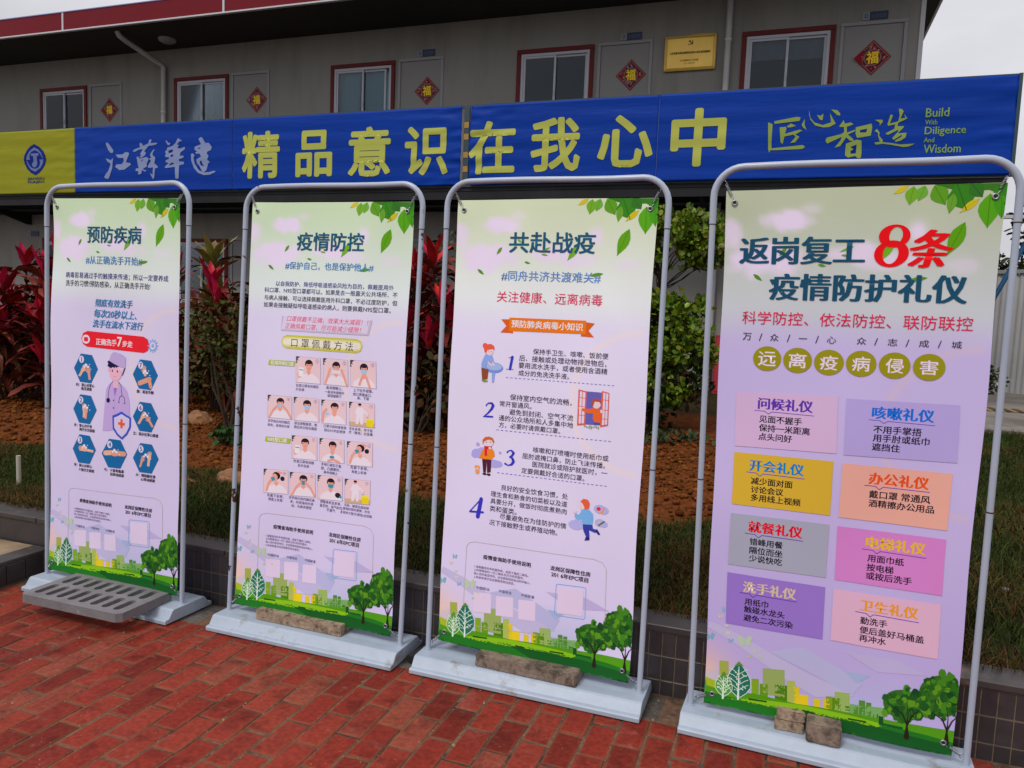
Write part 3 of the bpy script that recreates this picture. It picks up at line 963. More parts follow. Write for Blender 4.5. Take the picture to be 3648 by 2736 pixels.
P 11 140 150 110 5664 -8385 5674 -8397 5684 -8415 5685 -8431 5678 -8445 5666 -8459 5657 -8468 5653 -8474 5650 -8467 5644 -8457 5636 -8440 5633 -8425 5637 -8409 5651 -8394
S 12 112 120 88 1 2 5664 -8385 5653 -8474
P 11 140 150 110 5729 -8408 5740 -8419 5751 -8435 5752 -8451 5746 -8465 5735 -8478 5727 -8487 5723 -8493 5720 -8487 5713 -8477 5704 -8462 5700 -8447 5704 -8432 5717 -8417
S 12 112 120 88 1 2 5729 -8408 5723 -8493
P 11 140 150 110 5789 -8342 5801 -8362 5813 -8393 5816 -8424 5812 -8453 5802 -8482 5795 -8501 5792 -8513 5788 -8501 5781 -8482 5770 -8454 5764 -8425 5767 -8394 5778 -8363
S 12 112 120 88 1 2 5789 -8342 5792 -8513
P 11 140 150 110 5855 -8366 5867 -8385 5880 -8415 5884 -8444 5880 -8472 5871 -8501 5864 -8519 5861 -8531 5857 -8520 5849 -8502 5838 -8474 5832 -8446 5833 -8416 5844 -8386
S 12 112 120 88 1 2 5855 -8366 5861 -8531
P 11 140 150 110 5920 -8389 5932 -8394 5944 -8403 5948 -8412 5943 -8421 5933 -8430 5926 -8436 5923 -8440 5919 -8437 5911 -8431 5901 -8423 5895 -8415 5897 -8406 5909 -8396
S 12 112 120 88 1 2 5920 -8389 5923 -8440
P 11 140 150 110 5980 -8325 5993 -8340 6006 -8364 6011 -8388 6008 -8411 6000 -8435 5994 -8450 5991 -8460 5987 -8451 5978 -8437 5967 -8414 5960 -8392 5960 -8367 5970 -8342
S 12 112 120 88 1 2 5980 -8325 5991 -8460
P 11 140 150 110 6045 -8346 6058 -8360 6072 -8383 6078 -8406 6075 -8429 6068 -8452 6063 -8467 6060 -8477 6055 -8468 6047 -8455 6034 -8433 6027 -8412 6027 -8388 6035 -8363
S 12 112 120 88 1 2 6045 -8346 6060 -8477
P 11 140 150 110 6110 -8369 6124 -8383 6138 -8404 6144 -8427 6142 -8449 6135 -8472 6130 -8488 6128 -8497 6123 -8489 6114 -8475 6101 -8455 6093 -8434 6092 -8411 6101 -8386
S 12 112 120 88 1 2 6110 -8369 6128 -8497
@cartoon_picture~4
E 7 165 165 220 5475 -12182 288 186
E 7 165 165 220 5584 -12072 191 149
E 7 165 165 220 6362 -11456 225 165
E 7 165 165 220 6495 -11491 206 148
E 7 165 165 220 6392 -11971 188 147
E 7 165 165 220 6525 -12006 169 117
P 9 110 165 215 5670 -11571 5952 -11532 6111 -11676 6135 -11878 6109 -12088 5721 -12120 5689 -11907 5542 -12003 5400 -11873 5430 -11719 5549 -11795 5631 -11690
P 8 50 60 150 5739 -12123 6108 -12075 6144 -12232 6295 -12246 6247 -12382 5997 -12310 6030 -12547 5899 -12587 5771 -12343
P 9 35 40 110 5880 -12590 6022 -12549 6038 -12684 5843 -12727
P 9 35 40 110 6294 -12208 6437 -12409 6363 -12439 6263 -12343
E 10 240 190 195 5679 -11413 134 156
P 11 210 90 60 5595 -11264 5721 -11145 5893 -11167 5969 -11305 5950 -11495 5783 -11555 5757 -11447 5695 -11344
E 10 240 190 195 5400 -11667 77 82
E 9 210 50 45 6317 -11454 82 73
S 9 225 150 40 1 59 6397 -11598 6497 -11529 6497 -11399
S 9 70 105 60 1 60 6360 -12068 6557 -11908
E 9 225 170 150 6366 -11964 53 44
#3
@lettering~122
T 9 22 72 98 503 -1493 4187 -2357 S 返岗复工
@numeral~8
P 10 215 10 20 5020 -1148 5122 -1159 5217 -1191 5299 -1239 5364 -1301 5407 -1376 5426 -1457 5421 -1539 5391 -1621 5339 -1693 5267 -1755 5178 -1803 5079 -1832 4975 -1842 4871 -1832 4775 -1802 4692 -1754 4626 -1690 4582 -1615 4562 -1532 4568 -1448 4599 -1367 4653 -1294 4727 -1232 4817 -1186 4916 -1157 5020 -1148 5100 -1228 5057 -1218 5012 -1225 4969 -1244 4930 -1280 4896 -1324 4870 -1379 4855 -1441 4848 -1503 4854 -1566 4870 -1622 4895 -1670 4928 -1708 4968 -1732 5011 -1741 5056 -1734 5099 -1713 5139 -1679 5171 -1633 5196 -1578 5213 -1518 5218 -1454 5213 -1393 5197 -1337 5172 -1289 5139 -1251 5100 -1228
P 10 215 10 20 4972 -1624 5085 -1637 5189 -1672 5280 -1727 5350 -1800 5398 -1887 5419 -1981 5412 -2079 5380 -2173 5321 -2260 5241 -2332 5143 -2389 5033 -2425 4919 -2437 4805 -2426 4698 -2391 4607 -2336 4534 -2261 4486 -2174 4465 -2079 4472 -1979 4506 -1883 4566 -1796 4648 -1724 4747 -1668 4857 -1635 4972 -1624 4999 -1741 4948 -1731 4897 -1738 4846 -1763 4800 -1803 4761 -1857 4731 -1921 4713 -1992 4707 -2064 4712 -2137 4731 -2203 4760 -2260 4799 -2302 4845 -2329 4895 -2339 4948 -2332 4998 -2307 5043 -2267 5082 -2212 5112 -2148 5130 -2077 5136 -2004 5130 -1933 5112 -1867 5082 -1812 5044 -1770 4999 -1741
@lettering~123
T 9 215 10 20 5359 -1317 6674 -2446 Si 条
@lettering~124
T 9 22 72 98 1480 -2662 7036 -3497 S 疫情防护礼仪
@lettering~125
T 9 200 25 70 665 -3896 7279 -4301 - 科学防控、依法防控、联防联控
@lettering~126
T 9 35 30 50 720 -4606 994 -4846 - 万
@lettering~127
T 9 35 30 50 1232 -4603 1330 -4849 - /
@lettering~128
T 9 35 30 50 1580 -4606 1838 -4844 - 众
@lettering~129
T 9 35 30 50 2095 -4608 2193 -4851 - /
@lettering~130
T 9 35 30 50 2452 -4711 2702 -4734 - 一
@lettering~131
T 9 35 30 50 2952 -4613 3048 -4853 - /
@lettering~132
T 9 35 30 50 3293 -4617 3561 -4846 - 心
@lettering~133
T 9 35 30 50 4159 -4613 4420 -4840 - 众
@lettering~134
T 9 35 30 50 4653 -4615 4747 -4848 - /
@lettering~135
T 9 35 30 50 5026 -4615 5291 -4839 - 志
@lettering~136
T 9 35 30 50 5522 -4622 5614 -4851 - /
@lettering~137
T 9 35 30 50 5884 -4622 6153 -4842 - 成
@lettering~138
T 9 35 30 50 6394 -4622 6485 -4848 - /
@lettering~139
T 9 35 30 50 6756 -4622 7026 -4839 - 城
@olive_disc~461
E 6 140 135 20 1521 -5424 438 406
@lettering~140
T 9 215 200 220 1250 -5199 1792 -5671 m 远
@olive_disc~637
E 6 140 135 20 2455 -5433 437 410
@lettering~141
T 9 215 200 220 2191 -5210 2720 -5676 m 离
@olive_disc~818
E 6 140 135 20 3390 -5449 439 406
@lettering~142
T 9 215 200 220 3132 -5231 3648 -5691 m 疫
@olive_disc~1004
E 6 140 135 20 4322 -5439 436 409
@lettering~143
T 9 215 200 220 4070 -5222 4574 -5675 m 病
@olive_disc~1197
E 6 140 135 20 5262 -5446 438 409
@lettering~144
T 9 215 200 220 5016 -5233 5508 -5680 m 侵
@olive_disc~1396
E 6 140 135 20 6203 -5447 438 413
@lettering~145
T 9 215 200 220 5963 -5238 6443 -5676 m 害
@colour_panel~3388
P 6 197 168 204 615 -6591 3729 -6500 3795 -8364 616 -8426
@colour_panel~7870
P 6 168 154 208 3976 -6566 7114 -6552 7188 -8332 4006 -8383
@colour_panel~2183
P 6 200 165 50 615 -8639 3720 -8630 3735 -10432 619 -10432
@colour_panel~5995
P 6 220 160 145 3998 -8655 7100 -8678 7116 -10476 3992 -10453
@colour_panel~2378
P 6 155 158 175 613 -10753 3729 -10739 3736 -12546 615 -12569
@colour_panel~6132
P 6 196 122 188 3980 -10753 7111 -10762 7126 -12572 4003 -12563
@colour_panel~2566
P 6 140 110 190 608 -12860 3737 -12872 3754 -14672 617 -14688
@colour_panel~6302
P 6 205 165 190 3991 -12878 7121 -12858 7137 -14647 4009 -14644
@lettering~146
T 9 90 50 160 1328 -6738 2995 -7100 S 问候礼仪
@underline_print~4216
S 8 95 60 165 1 23 1212 -7171 1533 -7176 1650 -7260 1758 -7182 3058 -7208
@lettering~147
T 9 20 100 200 4746 -6768 6443 -7128 S 咳嗽礼仪
@underline_print~8881
S 8 95 60 165 1 21 4651 -7189 4972 -7196 5090 -7276 5198 -7201 6497 -7231
@lettering~148
T 9 0 120 195 1145 -8850 2841 -9210 S 开会礼仪
@underline_print~2701
S 8 95 60 165 1 27 1041 -9278 1363 -9283 1480 -9383 1588 -9289 2891 -9313
@lettering~149
T 9 225 75 20 4799 -8866 6478 -9255 S 办公礼仪
@underline_print~6854
S 8 95 60 165 1 25 4677 -9310 4999 -9313 5118 -9406 5224 -9315 6529 -9331
@lettering~150
T 9 205 10 35 1222 -10955 2920 -11328 S 就餐礼仪
@underline_print~2968
S 8 95 60 165 1 27 1111 -11396 1434 -11399 1552 -11500 1660 -11403 2969 -11417
@lettering~151
T 9 225 175 30 4866 -10973 6560 -11353 S 电梯礼仪
@underline_print~7085
S 8 95 60 165 1 25 4746 -11408 5070 -11415 5189 -11509 5296 -11419 6606 -11445
@lettering~152
T 9 200 180 150 1154 -13096 2845 -13463 S 洗手礼仪
@underline_print~3086
S 8 95 60 165 1 28 1046 -13511 1368 -13515 1486 -13616 1594 -13517 2900 -13531
@lettering~153
T 9 235 145 30 4817 -13099 6490 -13440 S 卫生礼仪
@underline_print~7162
S 8 95 60 165 1 26 4688 -13522 5010 -13527 5129 -13625 5235 -13531 6539 -13554
@lettering~154
T 9 25 20 35 1380 -7331 2696 -7538 b 见面不握手
@lettering~155
T 9 25 20 35 1383 -7622 2960 -7842 b 保持一米距离
@lettering~156
T 9 25 20 35 1378 -7931 2424 -8128 b 点头问好
@lettering~157
T 9 25 20 35 4812 -7370 6147 -7579 b 不用手掌捂
@lettering~158
T 9 25 20 35 4817 -7654 6387 -7844 b 用手肘或纸巾
@lettering~159
T 9 25 20 35 4806 -7929 5597 -8144 b 遮挡住
@lettering~160
T 9 25 20 35 1207 -9448 2523 -9663 b 减少面对面
@lettering~161
T 9 25 20 35 1222 -9747 2253 -9949 b 讨论会议
@lettering~162
T 9 25 20 35 1236 -10025 2806 -10226 b 多用线上视频
@lettering~163
T 9 25 20 35 4841 -9470 6567 -9683 b 戴口罩 常通风
@lettering~164
T 9 25 20 35 4843 -9766 6700 -9976 b 酒精擦办公用品
@lettering~165
T 9 25 20 35 1285 -11550 2339 -11768 b 错峰用餐
@lettering~166
T 9 25 20 35 1293 -11853 2349 -12063 b 隔位而坐
@lettering~167
T 9 25 20 35 1294 -12139 2352 -12343 b 少说快吃
@lettering~168
T 9 25 20 35 4936 -11568 5987 -11786 b 用面巾纸
@lettering~169
T 9 25 20 35 4927 -11887 5706 -12079 b 按电梯
@lettering~170
T 9 25 20 35 4928 -12159 6248 -12358 b 或按后洗手
@lettering~171
T 9 25 20 35 1223 -13699 1991 -13886 b 用纸巾
@lettering~172
T 9 25 20 35 1215 -13955 2530 -14168 b 触碰水龙头
@lettering~173
T 9 25 20 35 1211 -14269 2805 -14466 b 避免二次污染
@lettering~174
T 9 25 20 35 4857 -13692 5641 -13873 b 勤洗手
@lettering~175
T 9 25 20 35 4859 -14003 6713 -14188 b 便后盖好马桶盖
@lettering~176
T 9 25 20 35 4860 -14287 5641 -14457 b 再冲水
#B
@lettering~177
T 2 170 174 80 -9185 4378 -8433 3615 h 精
@lettering~178
T 2 170 174 80 -8069 4351 -7388 3620 h 品
@lettering~179
T 2 170 174 80 -7037 4364 -6286 3604 h 意
@lettering~180
T 2 170 174 80 -5983 4330 -5252 3599 h 识
@lettering~181
T 2 170 174 80 -4860 4360 -4129 3594 h 在
@lettering~182
T 2 170 174 80 -3834 4364 -3093 3606 h 我
@lettering~183
T 2 170 174 80 -2788 4351 -2012 3644 h 心
@lettering~184
T 2 170 174 80 -1717 4394 -998 3631 h 中
@lettering~185
T 2 120 150 75 1511 4266 1776 4155 m Build
@lettering~186
T 2 120 150 75 1513 4122 1651 4063 m With
@lettering~187
T 2 120 150 75 1516 4036 1984 3909 m Diligence
@lettering~188
T 2 120 150 75 1513 3899 1633 3838 m And
@lettering~189
T 2 120 150 75 1521 3809 1945 3701 m Wisdom
@lettering
P 2 126 138 176 -12305 4332 -12270 4320 -12148 4177 -12169 4136 -12217 4138 -12272 4186 -12326 4281 -12326 4322
P 2 126 138 176 -12336 4040 -12212 4004 -12152 4043 -12172 3940 -12176 3858 -12236 3714 -12278 3660 -12347 3665 -12378 3691 -12346 3737 -12276 3798 -12213 3936 -12302 3985
P 2 126 138 176 -12097 4103 -11931 4100 -11863 4139 -11795 4137 -11766 4109 -11844 3952 -11743 3939 -11723 3908 -11879 3820 -12002 3815 -12110 3879 -12069 3922 -11953 3922 -11898 3969 -11904 4034 -12034 4040
P 2 126 138 176 -11681 4152 -11647 4181 -11506 4217 -11515 4283 -11479 4299 -11440 4266 -11433 4240 -11301 4281 -11281 4346 -11222 4346 -11248 4284 -11104 4284 -11091 4264 -11183 4242 -11301 4236 -11407 4143 -11368 4116 -11381 4071 -11461 4031 -11521 4037 -11474 4069 -11503 4100 -11434 4179 -11527 4179 -11634 4138
P 2 126 138 176 -11588 4042 -11541 4048 -11521 4010 -11355 4035 -11292 4008 -11349 3908 -11336 3867 -11449 3819 -11350 3786 -11370 3772 -11429 3788 -11462 3804 -11470 3738 -11530 3721 -11554 3732 -11543 3781 -11610 3788 -11603 3833 -11529 3837 -11555 3883 -11575 3996
P 2 126 138 176 -11190 4166 -11157 4170 -11210 4096 -11203 4061 -11141 4019 -11165 3914 -11086 3861 -11093 3831 -11152 3827 -11166 3681 -11186 3639 -11212 3641 -11271 3744 -11205 3712 -11198 3844 -11257 3840 -11316 3838 -11316 3877 -11243 3966 -11289 3998 -11230 4026 -11269 4058 -11249 4108
P 2 126 138 176 -10903 4312 -10877 4316 -10838 4275 -10787 4268 -10819 4226 -10858 4240
P 2 126 138 176 -10871 4186 -10742 4216 -10672 4264 -10620 4341 -10589 4345 -10582 4320 -10538 4318 -10531 4293 -10582 4290 -10640 4238 -10595 4226 -10633 4178 -10576 4161 -10462 4190 -10459 4152 -10563 4091 -10576 4037 -10489 4032 -10493 4000 -10595 3973 -10602 3938 -10480 3923 -10487 3885 -10595 3863 -10602 3639 -10634 3626 -10679 3635 -10691 3841 -10911 3823 -10924 3847 -10872 3886 -10833 3910 -10904 3932 -10897 3966 -10826 3984 -10826 4014 -10904 4022 -10916 4047 -10890 4077 -10916 4107 -10903 4137 -10871 4146
P 2 126 138 176 -10154 4314 -10110 4347 -10073 4340 -10004 4245 -9924 4240 -9862 4167 -9880 4114 -9961 4087 -9967 4053 -9926 4008 -9963 3950 -9901 3904 -9941 3881 -9978 3764 -10034 3726 -10109 3767 -10184 3868 -10203 3957 -10091 4008 -10128 4043 -10110 4057 -10210 4060 -10228 4086 -10185 4099 -10247 4136 -10241 4184 -10098 4224
P 2 126 138 176 -10323 4059 -10285 4070 -10237 4032 -10266 3998 -10241 3879 -10146 3768 -10034 3726 -9922 3728 -9811 3750 -9768 3731 -9897 3683 -10034 3678 -10159 3719 -10259 3810 -10316 3930
P 3 0 28 112 -10839 4135 -10755 4154 -10727 4136 -10755 4102 -10832 4090
P 3 0 28 112 -10787 4053 -10723 4066 -10723 4036 -10781 4011
P 3 0 28 112 -10826 3874 -10781 3913 -10719 3916 -10719 3892 -10820 3869
P 3 0 28 112 -11482 3968 -11428 4002 -11428 3987 -11462 3962
P 3 0 28 112 -10166 4157 -10112 4168 -10116 4151 -10154 4140
P 3 0 28 112 -10128 3925 -10091 3939 -10066 3874 -10022 3834 -10109 3856
P 3 0 28 112 -10178 3897 -10071 3746 -10121 3767 -10172 3838
P 2 132 150 70 -346 4189 -58 4234 -6 4224 -21 4179 -338 4153
P 2 132 150 70 -424 4179 -363 4149 -363 3908 -356 3826 45 3858 76 3832 39 3805 -334 3800 -369 3804 -382 3767 -400 3817 -414 4023
P 2 132 150 70 -270 4104 -187 4108 -180 4080 -195 4014 -13 4063 27 4051 -62 3999 -6 3967 -55 3897 -118 3888 -55 3968 -81 4000 -198 3979 -216 3878 -244 3904
P 2 132 150 70 -173 4115 -126 4149 -60 4116 -118 4098 -166 4097
P 2 132 150 70 12 4128 46 4202 48 4126 78 4054 29 4092
P 2 132 150 70 93 4315 117 4214 170 4151 278 4111 380 4142 358 4262 406 4180 440 4124 366 4082 290 4078 182 4110 119 4188 98 4254
P 2 132 150 70 196 4250 241 4233 277 4261 273 4174 236 4183
P 2 132 150 70 368 4311 445 4298 485 4256 486 4224 449 4233
P 2 132 150 70 486 4087 534 4167 552 4119 626 4131 660 4105 578 4074 587 3999 684 4034 686 4015 600 3973 670 3911 681 3886 629 3893 584 3939 517 3827 447 3808 512 3897 527 3946 353 3865 326 3904 342 3943 515 3982 551 4005 546 4075 499 4075
P 2 132 150 70 691 4064 878 4105 891 4051 880 3948 716 3924 693 3980
P 2 132 150 70 585 3855 717 3904 772 3888 785 3739 781 3665 745 3656 710 3692 622 3672 584 3705
P 2 132 150 70 915 4152 1007 4148 1012 4119 976 4076 978 4110
P 2 132 150 70 922 4005 947 4034 982 3988 982 3939 1029 3888 1029 3859 1134 3845 1244 3822 1410 3828 1345 3794 1274 3789 1136 3821 1035 3839 953 3830 928 3857 996 3865 968 3940 965 3979
P 2 132 150 70 1097 4212 1127 4196 1097 4096 1194 4120 1205 4193 1189 4279 1227 4274 1249 4244 1219 4153 1276 4160 1257 4210 1299 4154 1265 4132 1196 4101 1190 4058 1271 4056 1256 4026 1197 3965 1305 3970 1296 3908 1241 3871 1183 3855 1173 3873 1246 3919 1253 3948 1159 3883 1137 3904 1204 3989 1203 4013 1090 3952 1053 3961 1070 3980 1157 4025 1161 4083 1081 4067 1069 4087
P 3 0 28 112 743 4027 832 4041 821 3994 747 3995
P 3 0 28 112 644 3813 717 3840 716 3726 651 3723 648 3763 684 3777
@emblem_print
P 2 0 28 112 -14177 4370 -14044 4309 -13938 4228 -13886 4144 -13867 4071 -13898 3978 -13953 3896 -14040 3821 -14155 3770 -14280 3821 -14379 3896 -14447 3998 -14465 4077 -14439 4166 -14378 4259 -14290 4328
P 3 95 110 155 -14182 4307 -14076 4260 -13993 4191 -13938 4087 -13957 4088 -14016 4175 -14076 4221 -14168 4252 -14254 4227 -14298 4173 -14307 4117 -14289 4069 -14397 4068 -14373 4142 -14292 4245
P 3 95 110 155 -14397 4050 -14377 4051 -14323 3967 -14262 3915 -14162 3890 -14084 3905 -14037 3954 -14028 4009 -14043 4065 -13936 4068 -13951 4002 -14022 3904 -14155 3833 -14271 3876 -14354 3962
P 3 95 110 155 -14267 4188 -14062 4188 -14055 4143 -14109 4140 -14104 3972 -14145 3923 -14192 3920 -14238 3948 -14246 3987 -14220 4020 -14201 4036 -14208 4142 -14260 4141
@lettering~190
T 2 0 28 112 -14370 3727 -13928 3665 m JIANGSU
@lettering~191
T 2 0 28 112 -14368 3664 -13929 3602 m HUAJIAN
#TA
@leaf_print
P 1 50 110 25 5944 5 7801 -11 7805 -449 7592 -307 7356 -193 7070 -218 6831 -103 6544 -185 6246 -108
@leaf_print~1200_155
P 2 50 120 25 6534 -14 6727 -41 6938 -112 7027 -232 7007 -386 6924 -565 6858 -686 6830 -758 6760 -725 6629 -683 6446 -609 6325 -511 6307 -363 6412 -166
S 3 40 96 20 1 30 6534 -14 6830 -758
@leaf_print~1260_152
P 3 45 105 30 6883 0 6997 13 7131 1 7206 -57 7228 -152 7220 -272 7209 -354 7208 -401 7162 -392 7079 -386 6961 -369 6872 -328 6830 -242 6847 -109
S 4 36 84 24 1 17 6883 0 7208 -401
@leaf_print~1010_160
P 3 105 160 35 5409 -30 5480 -109 5545 -221 5547 -323 5496 -411 5412 -493 5352 -546 5320 -580 5301 -537 5260 -469 5207 -364 5186 -265 5220 -169 5317 -83
S 4 84 128 28 1 15 5409 -30 5320 -580
@leaf_print~1060_158
P 3 100 160 50 5707 -21 5758 -98 5799 -202 5787 -288 5730 -353 5646 -409 5586 -443 5554 -467 5543 -428 5517 -365 5485 -269 5480 -182 5523 -107 5620 -51
S 4 80 128 40 1 13 5707 -21 5554 -467
@leaf_print~1100_158
P 2 85 145 30 5946 -25 6083 -39 6239 -87 6320 -178 6333 -301 6307 -446 6283 -544 6276 -602 6223 -579 6126 -550 5988 -499 5888 -426 5851 -309 5888 -150
S 3 68 116 24 1 20 5946 -25 6276 -602
@leaf_print~1187_200
P 3 95 150 40 6473 -270 6521 -349 6565 -463 6563 -572 6523 -669 6460 -762 6415 -822 6391 -861 6379 -817 6351 -747 6316 -640 6304 -536 6332 -431 6405 -333
S 4 76 120 32 1 10 6473 -270 6391 -861
@leaf_print~1300_228
P 3 190 175 30 7140 -435 7111 -518 7053 -624 6973 -705 6879 -760 6773 -801 6702 -825 6660 -843 6685 -804 6720 -738 6777 -641 6846 -556 6939 -490 7054 -450
S 4 152 140 24 1 8 7140 -435 6660 -843
@leaf_print~985_158
P 3 195 180 40 5257 -16 5229 -76 5177 -150 5111 -198 5035 -223 4952 -234 4897 -239 4864 -245 4886 -219 4917 -173 4968 -107 5026 -54 5101 -20 5191 -11
S 4 156 144 32 1 7 5257 -16 4864 -245
@leaf_print~1345_205
P 2 80 155 20 7391 -305 7519 -420 7648 -594 7679 -770 7627 -939 7525 -1108 7449 -1217 7412 -1287 7372 -1219 7291 -1113 7182 -948 7123 -782 7147 -605 7268 -426
S 3 64 124 16 1 22 7391 -305 7412 -1287
@leaf_print~1395_190
P 3 65 145 25 7672 -224 7770 -311 7873 -447 7907 -589 7881 -729 7819 -872 7772 -965 7750 -1024 7717 -971 7653 -888 7564 -759 7512 -627 7517 -481 7592 -329
S 4 52 116 20 1 16 7672 -224 7750 -1024
@leaf_print~1410_160
P 3 50 120 25 7747 -55 7804 -145 7850 -262 7832 -351 7762 -411 7659 -457 7586 -484 7547 -504 7536 -461 7507 -389 7472 -282 7470 -190 7524 -117 7642 -73
S 4 40 96 20 1 16 7747 -55 7547 -504
@leaf_print~1240_346
P 4 85 150 15 6834 -1108 6874 -1260 6889 -1470 6838 -1654 6732 -1804 6592 -1939 6495 -2025 6440 -2082 6441 -2003 6430 -1874 6424 -1679 6452 -1497 6542 -1330 6700 -1190
S 5 68 120 12 1 17 6834 -1108 6440 -2082
@leaf_print~440_460
P 4 90 140 30 1930 -1819 1927 -1870 1911 -1939 1877 -1994 1831 -2034 1775 -2068 1737 -2088 1715 -2103 1723 -2078 1732 -2036 1750 -1973 1776 -1917 1820 -1870 1881 -1836
S 5 72 112 24 1 5 1930 -1819 1715 -2103
@leaf_print~928_440
P 4 110 165 30 5007 -1665 5000 -1773 4967 -1918 4898 -2038 4802 -2130 4687 -2208 4609 -2257 4564 -2290 4581 -2236 4600 -2147 4636 -2013 4691 -1892 4781 -1787 4907 -1707
S 5 88 132 24 1 10 5007 -1665 4564 -2290
@leaf_print~688_505
P 4 110 150 40 3540 -2070 3574 -2058 3624 -2048 3673 -2051 3717 -2065 3760 -2085 3788 -2099 3806 -2107 3787 -2110 3756 -2116 3709 -2123 3663 -2124 3615 -2114 3570 -2091
S 5 88 120 32 1 3 3540 -2070 3806 -2107
@leaf_print~582_553
P 4 90 140 30 2881 -2370 2915 -2357 2964 -2348 3009 -2354 3049 -2372 3088 -2397 3112 -2415 3128 -2425 3109 -2427 3080 -2433 3034 -2440 2990 -2439 2947 -2425 2906 -2396
S 5 72 112 24 1 3 2881 -2370 3128 -2425
@leaf_print~283_597
P 4 80 130 30 934 -2680 985 -2685 1053 -2703 1109 -2738 1152 -2784 1188 -2838 1210 -2875 1226 -2897 1201 -2888 1159 -2878 1096 -2858 1040 -2831 990 -2787 953 -2727
S 5 64 104 24 1 5 934 -2680 1226 -2897
@leaf_print~1078_628
P 4 80 140 25 5975 -2746 5914 -2789 5820 -2837 5721 -2861 5624 -2864 5526 -2854 5461 -2845 5421 -2842 5458 -2826 5516 -2796 5605 -2753 5697 -2723 5798 -2712 5903 -2726
S 5 64 112 20 1 6 5975 -2746 5421 -2842
@leaf_print~745_462
P 4 110 160 40 3884 -1807 3844 -1845 3779 -1894 3709 -1929 3638 -1950 3563 -1965 3514 -1973 3484 -1979 3510 -1961 3549 -1931 3610 -1887 3675 -1850 3749 -1823 3828 -1810
S 5 88 128 32 1 3 3884 -1807 3484 -1979
@leaf_print~540_412
P 4 110 160 40 2565 -1519 2597 -1517 2640 -1523 2673 -1541 2698 -1569 2718 -1603 2730 -1627 2739 -1640 2723 -1637 2697 -1633 2658 -1626 2624 -1613 2595 -1588 2575 -1550
S 5 88 128 32 1 3 2565 -1519 2739 -1640
@skyline_print
P 1 178 172 205 84 -14715 994 -14985 3230 -15911 4898 -16397 3665 -16752 2735 -16344 943 -15363 -10 -14956
P 1 170 170 206 2092 -15425 3180 -15059 4477 -15641 5050 -15939 4776 -16426 3226 -15840
P 2 152 168 202 4141 -15253 4538 -15629 5271 -15609 4870 -15980 4473 -15572
P 1 175 165 205 4432 -14945 5998 -14899 6898 -15256 5441 -15434
P 2 150 160 70 459 -16096 770 -16064 800 -16724 487 -16728
P 2 140 160 90 1926 -16067 2637 -15993 2692 -16980 1973 -16994
P 2 120 155 30 1579 -16525 1814 -16500 1851 -17219 1614 -17225
P 2 95 140 20 1855 -16649 2122 -16621 2150 -17157 1881 -17162
P 2 70 120 10 2352 -16577 2746 -16532 2784 -17223 2388 -17232
P 2 160 175 80 2735 -16344 2994 -16318 3044 -17171 2781 -17177
P 2 205 185 30 2941 -16518 3135 -16497 3173 -17162 2978 -17166
P 2 215 190 35 3021 -16777 3439 -16728 3466 -17178 3044 -17187
P 2 205 185 30 3617 -16800 3820 -16776 3844 -17175 3639 -17178
P 2 205 180 30 3919 -16731 4107 -16708 4137 -17189 3947 -17193
P 2 120 150 30 3994 -16626 4189 -16603 4227 -17205 4031 -17209
P 2 85 130 15 4178 -16635 4446 -16603 4487 -17232 4216 -17237
P 2 140 170 90 4246 -16405 4697 -16353 4749 -17138 4292 -17146
P 2 60 115 20 4597 -16823 4739 -16807 4763 -17173 4620 -17177
P 2 80 130 40 4848 -16765 4983 -16749 5009 -17148 4873 -17150
P 2 75 130 45 4997 -16516 5180 -16495 5224 -17143 5040 -17146
P 2 75 130 45 5214 -16538 5365 -16520 5409 -17162 5256 -17166
P 2 60 110 30 5450 -16871 5600 -16852 5623 -17180 5471 -17184
P 2 110 160 90 4734 -16720 5763 -16600 5820 -17399 4780 -17423
P 3 150 170 30 -61 -16772 317 -16855 746 -17063 690 -17361 -41 -17239
P 4 75 140 20 -48 -17074 682 -17175 1707 -17054 3040 -17116 4317 -17047 5549 -16989 6737 -16944 7919 -16928 7807 -17920 6210 -17814 3732 -17864 1882 -17833 -6 -17904
P 5 125 175 25 764 -17436 1851 -17230 3171 -17122 4945 -17113 5862 -17159 5571 -17301 3704 -17397 1861 -17429
P 5 30 105 30 -24 -17312 759 -17345 1860 -17391 3179 -17265 4583 -17271 5862 -17159 7049 -17216 7850 -17324 7813 -17919 6210 -17814 3732 -17864 1882 -17833 -6 -17904
P 6 20 80 30 3054 -17347 4336 -17331 5873 -17297 7841 -17429 7813 -17919 6210 -17814 4366 -17814
P 6 30 70 15 1513 -17262 2120 -17226 2123 -17285 1516 -17322
P 6 30 70 15 3310 -17287 3698 -17296 3701 -17352 3313 -17344
P 6 30 70 15 4703 -17214 5257 -17178 5261 -17235 4707 -17269
P 5 20 75 35 5615 -16902 5749 -16905 5763 -17113 6338 -17113 6344 -17196 5637 -17214
@pale_tree_print~1135
E 6 50 100 30 6312 -16365 608 507
P 7 42 100 28 6347 -16561 6296 -16703 6199 -16694 6120 -16664 6105 -16573 6175 -16435 6281 -16465
P 8 28 80 28 6830 -16412 6821 -16465 6775 -16495 6712 -16468 6715 -16401 6761 -16348 6809 -16371
P 9 62 122 28 6585 -16763 6552 -16848 6484 -16919 6430 -16845 6402 -16763 6462 -16674 6529 -16687
P 10 22 66 30 6623 -16586 6631 -16713 6501 -16754 6398 -16712 6396 -16571 6476 -16424 6597 -16456
P 7 34 88 26 6957 -16394 6899 -16523 6818 -16555 6749 -16488 6748 -16378 6798 -16321 6881 -16286
P 8 28 80 28 6827 -16433 6767 -16539 6694 -16614 6589 -16532 6625 -16435 6676 -16348 6766 -16364
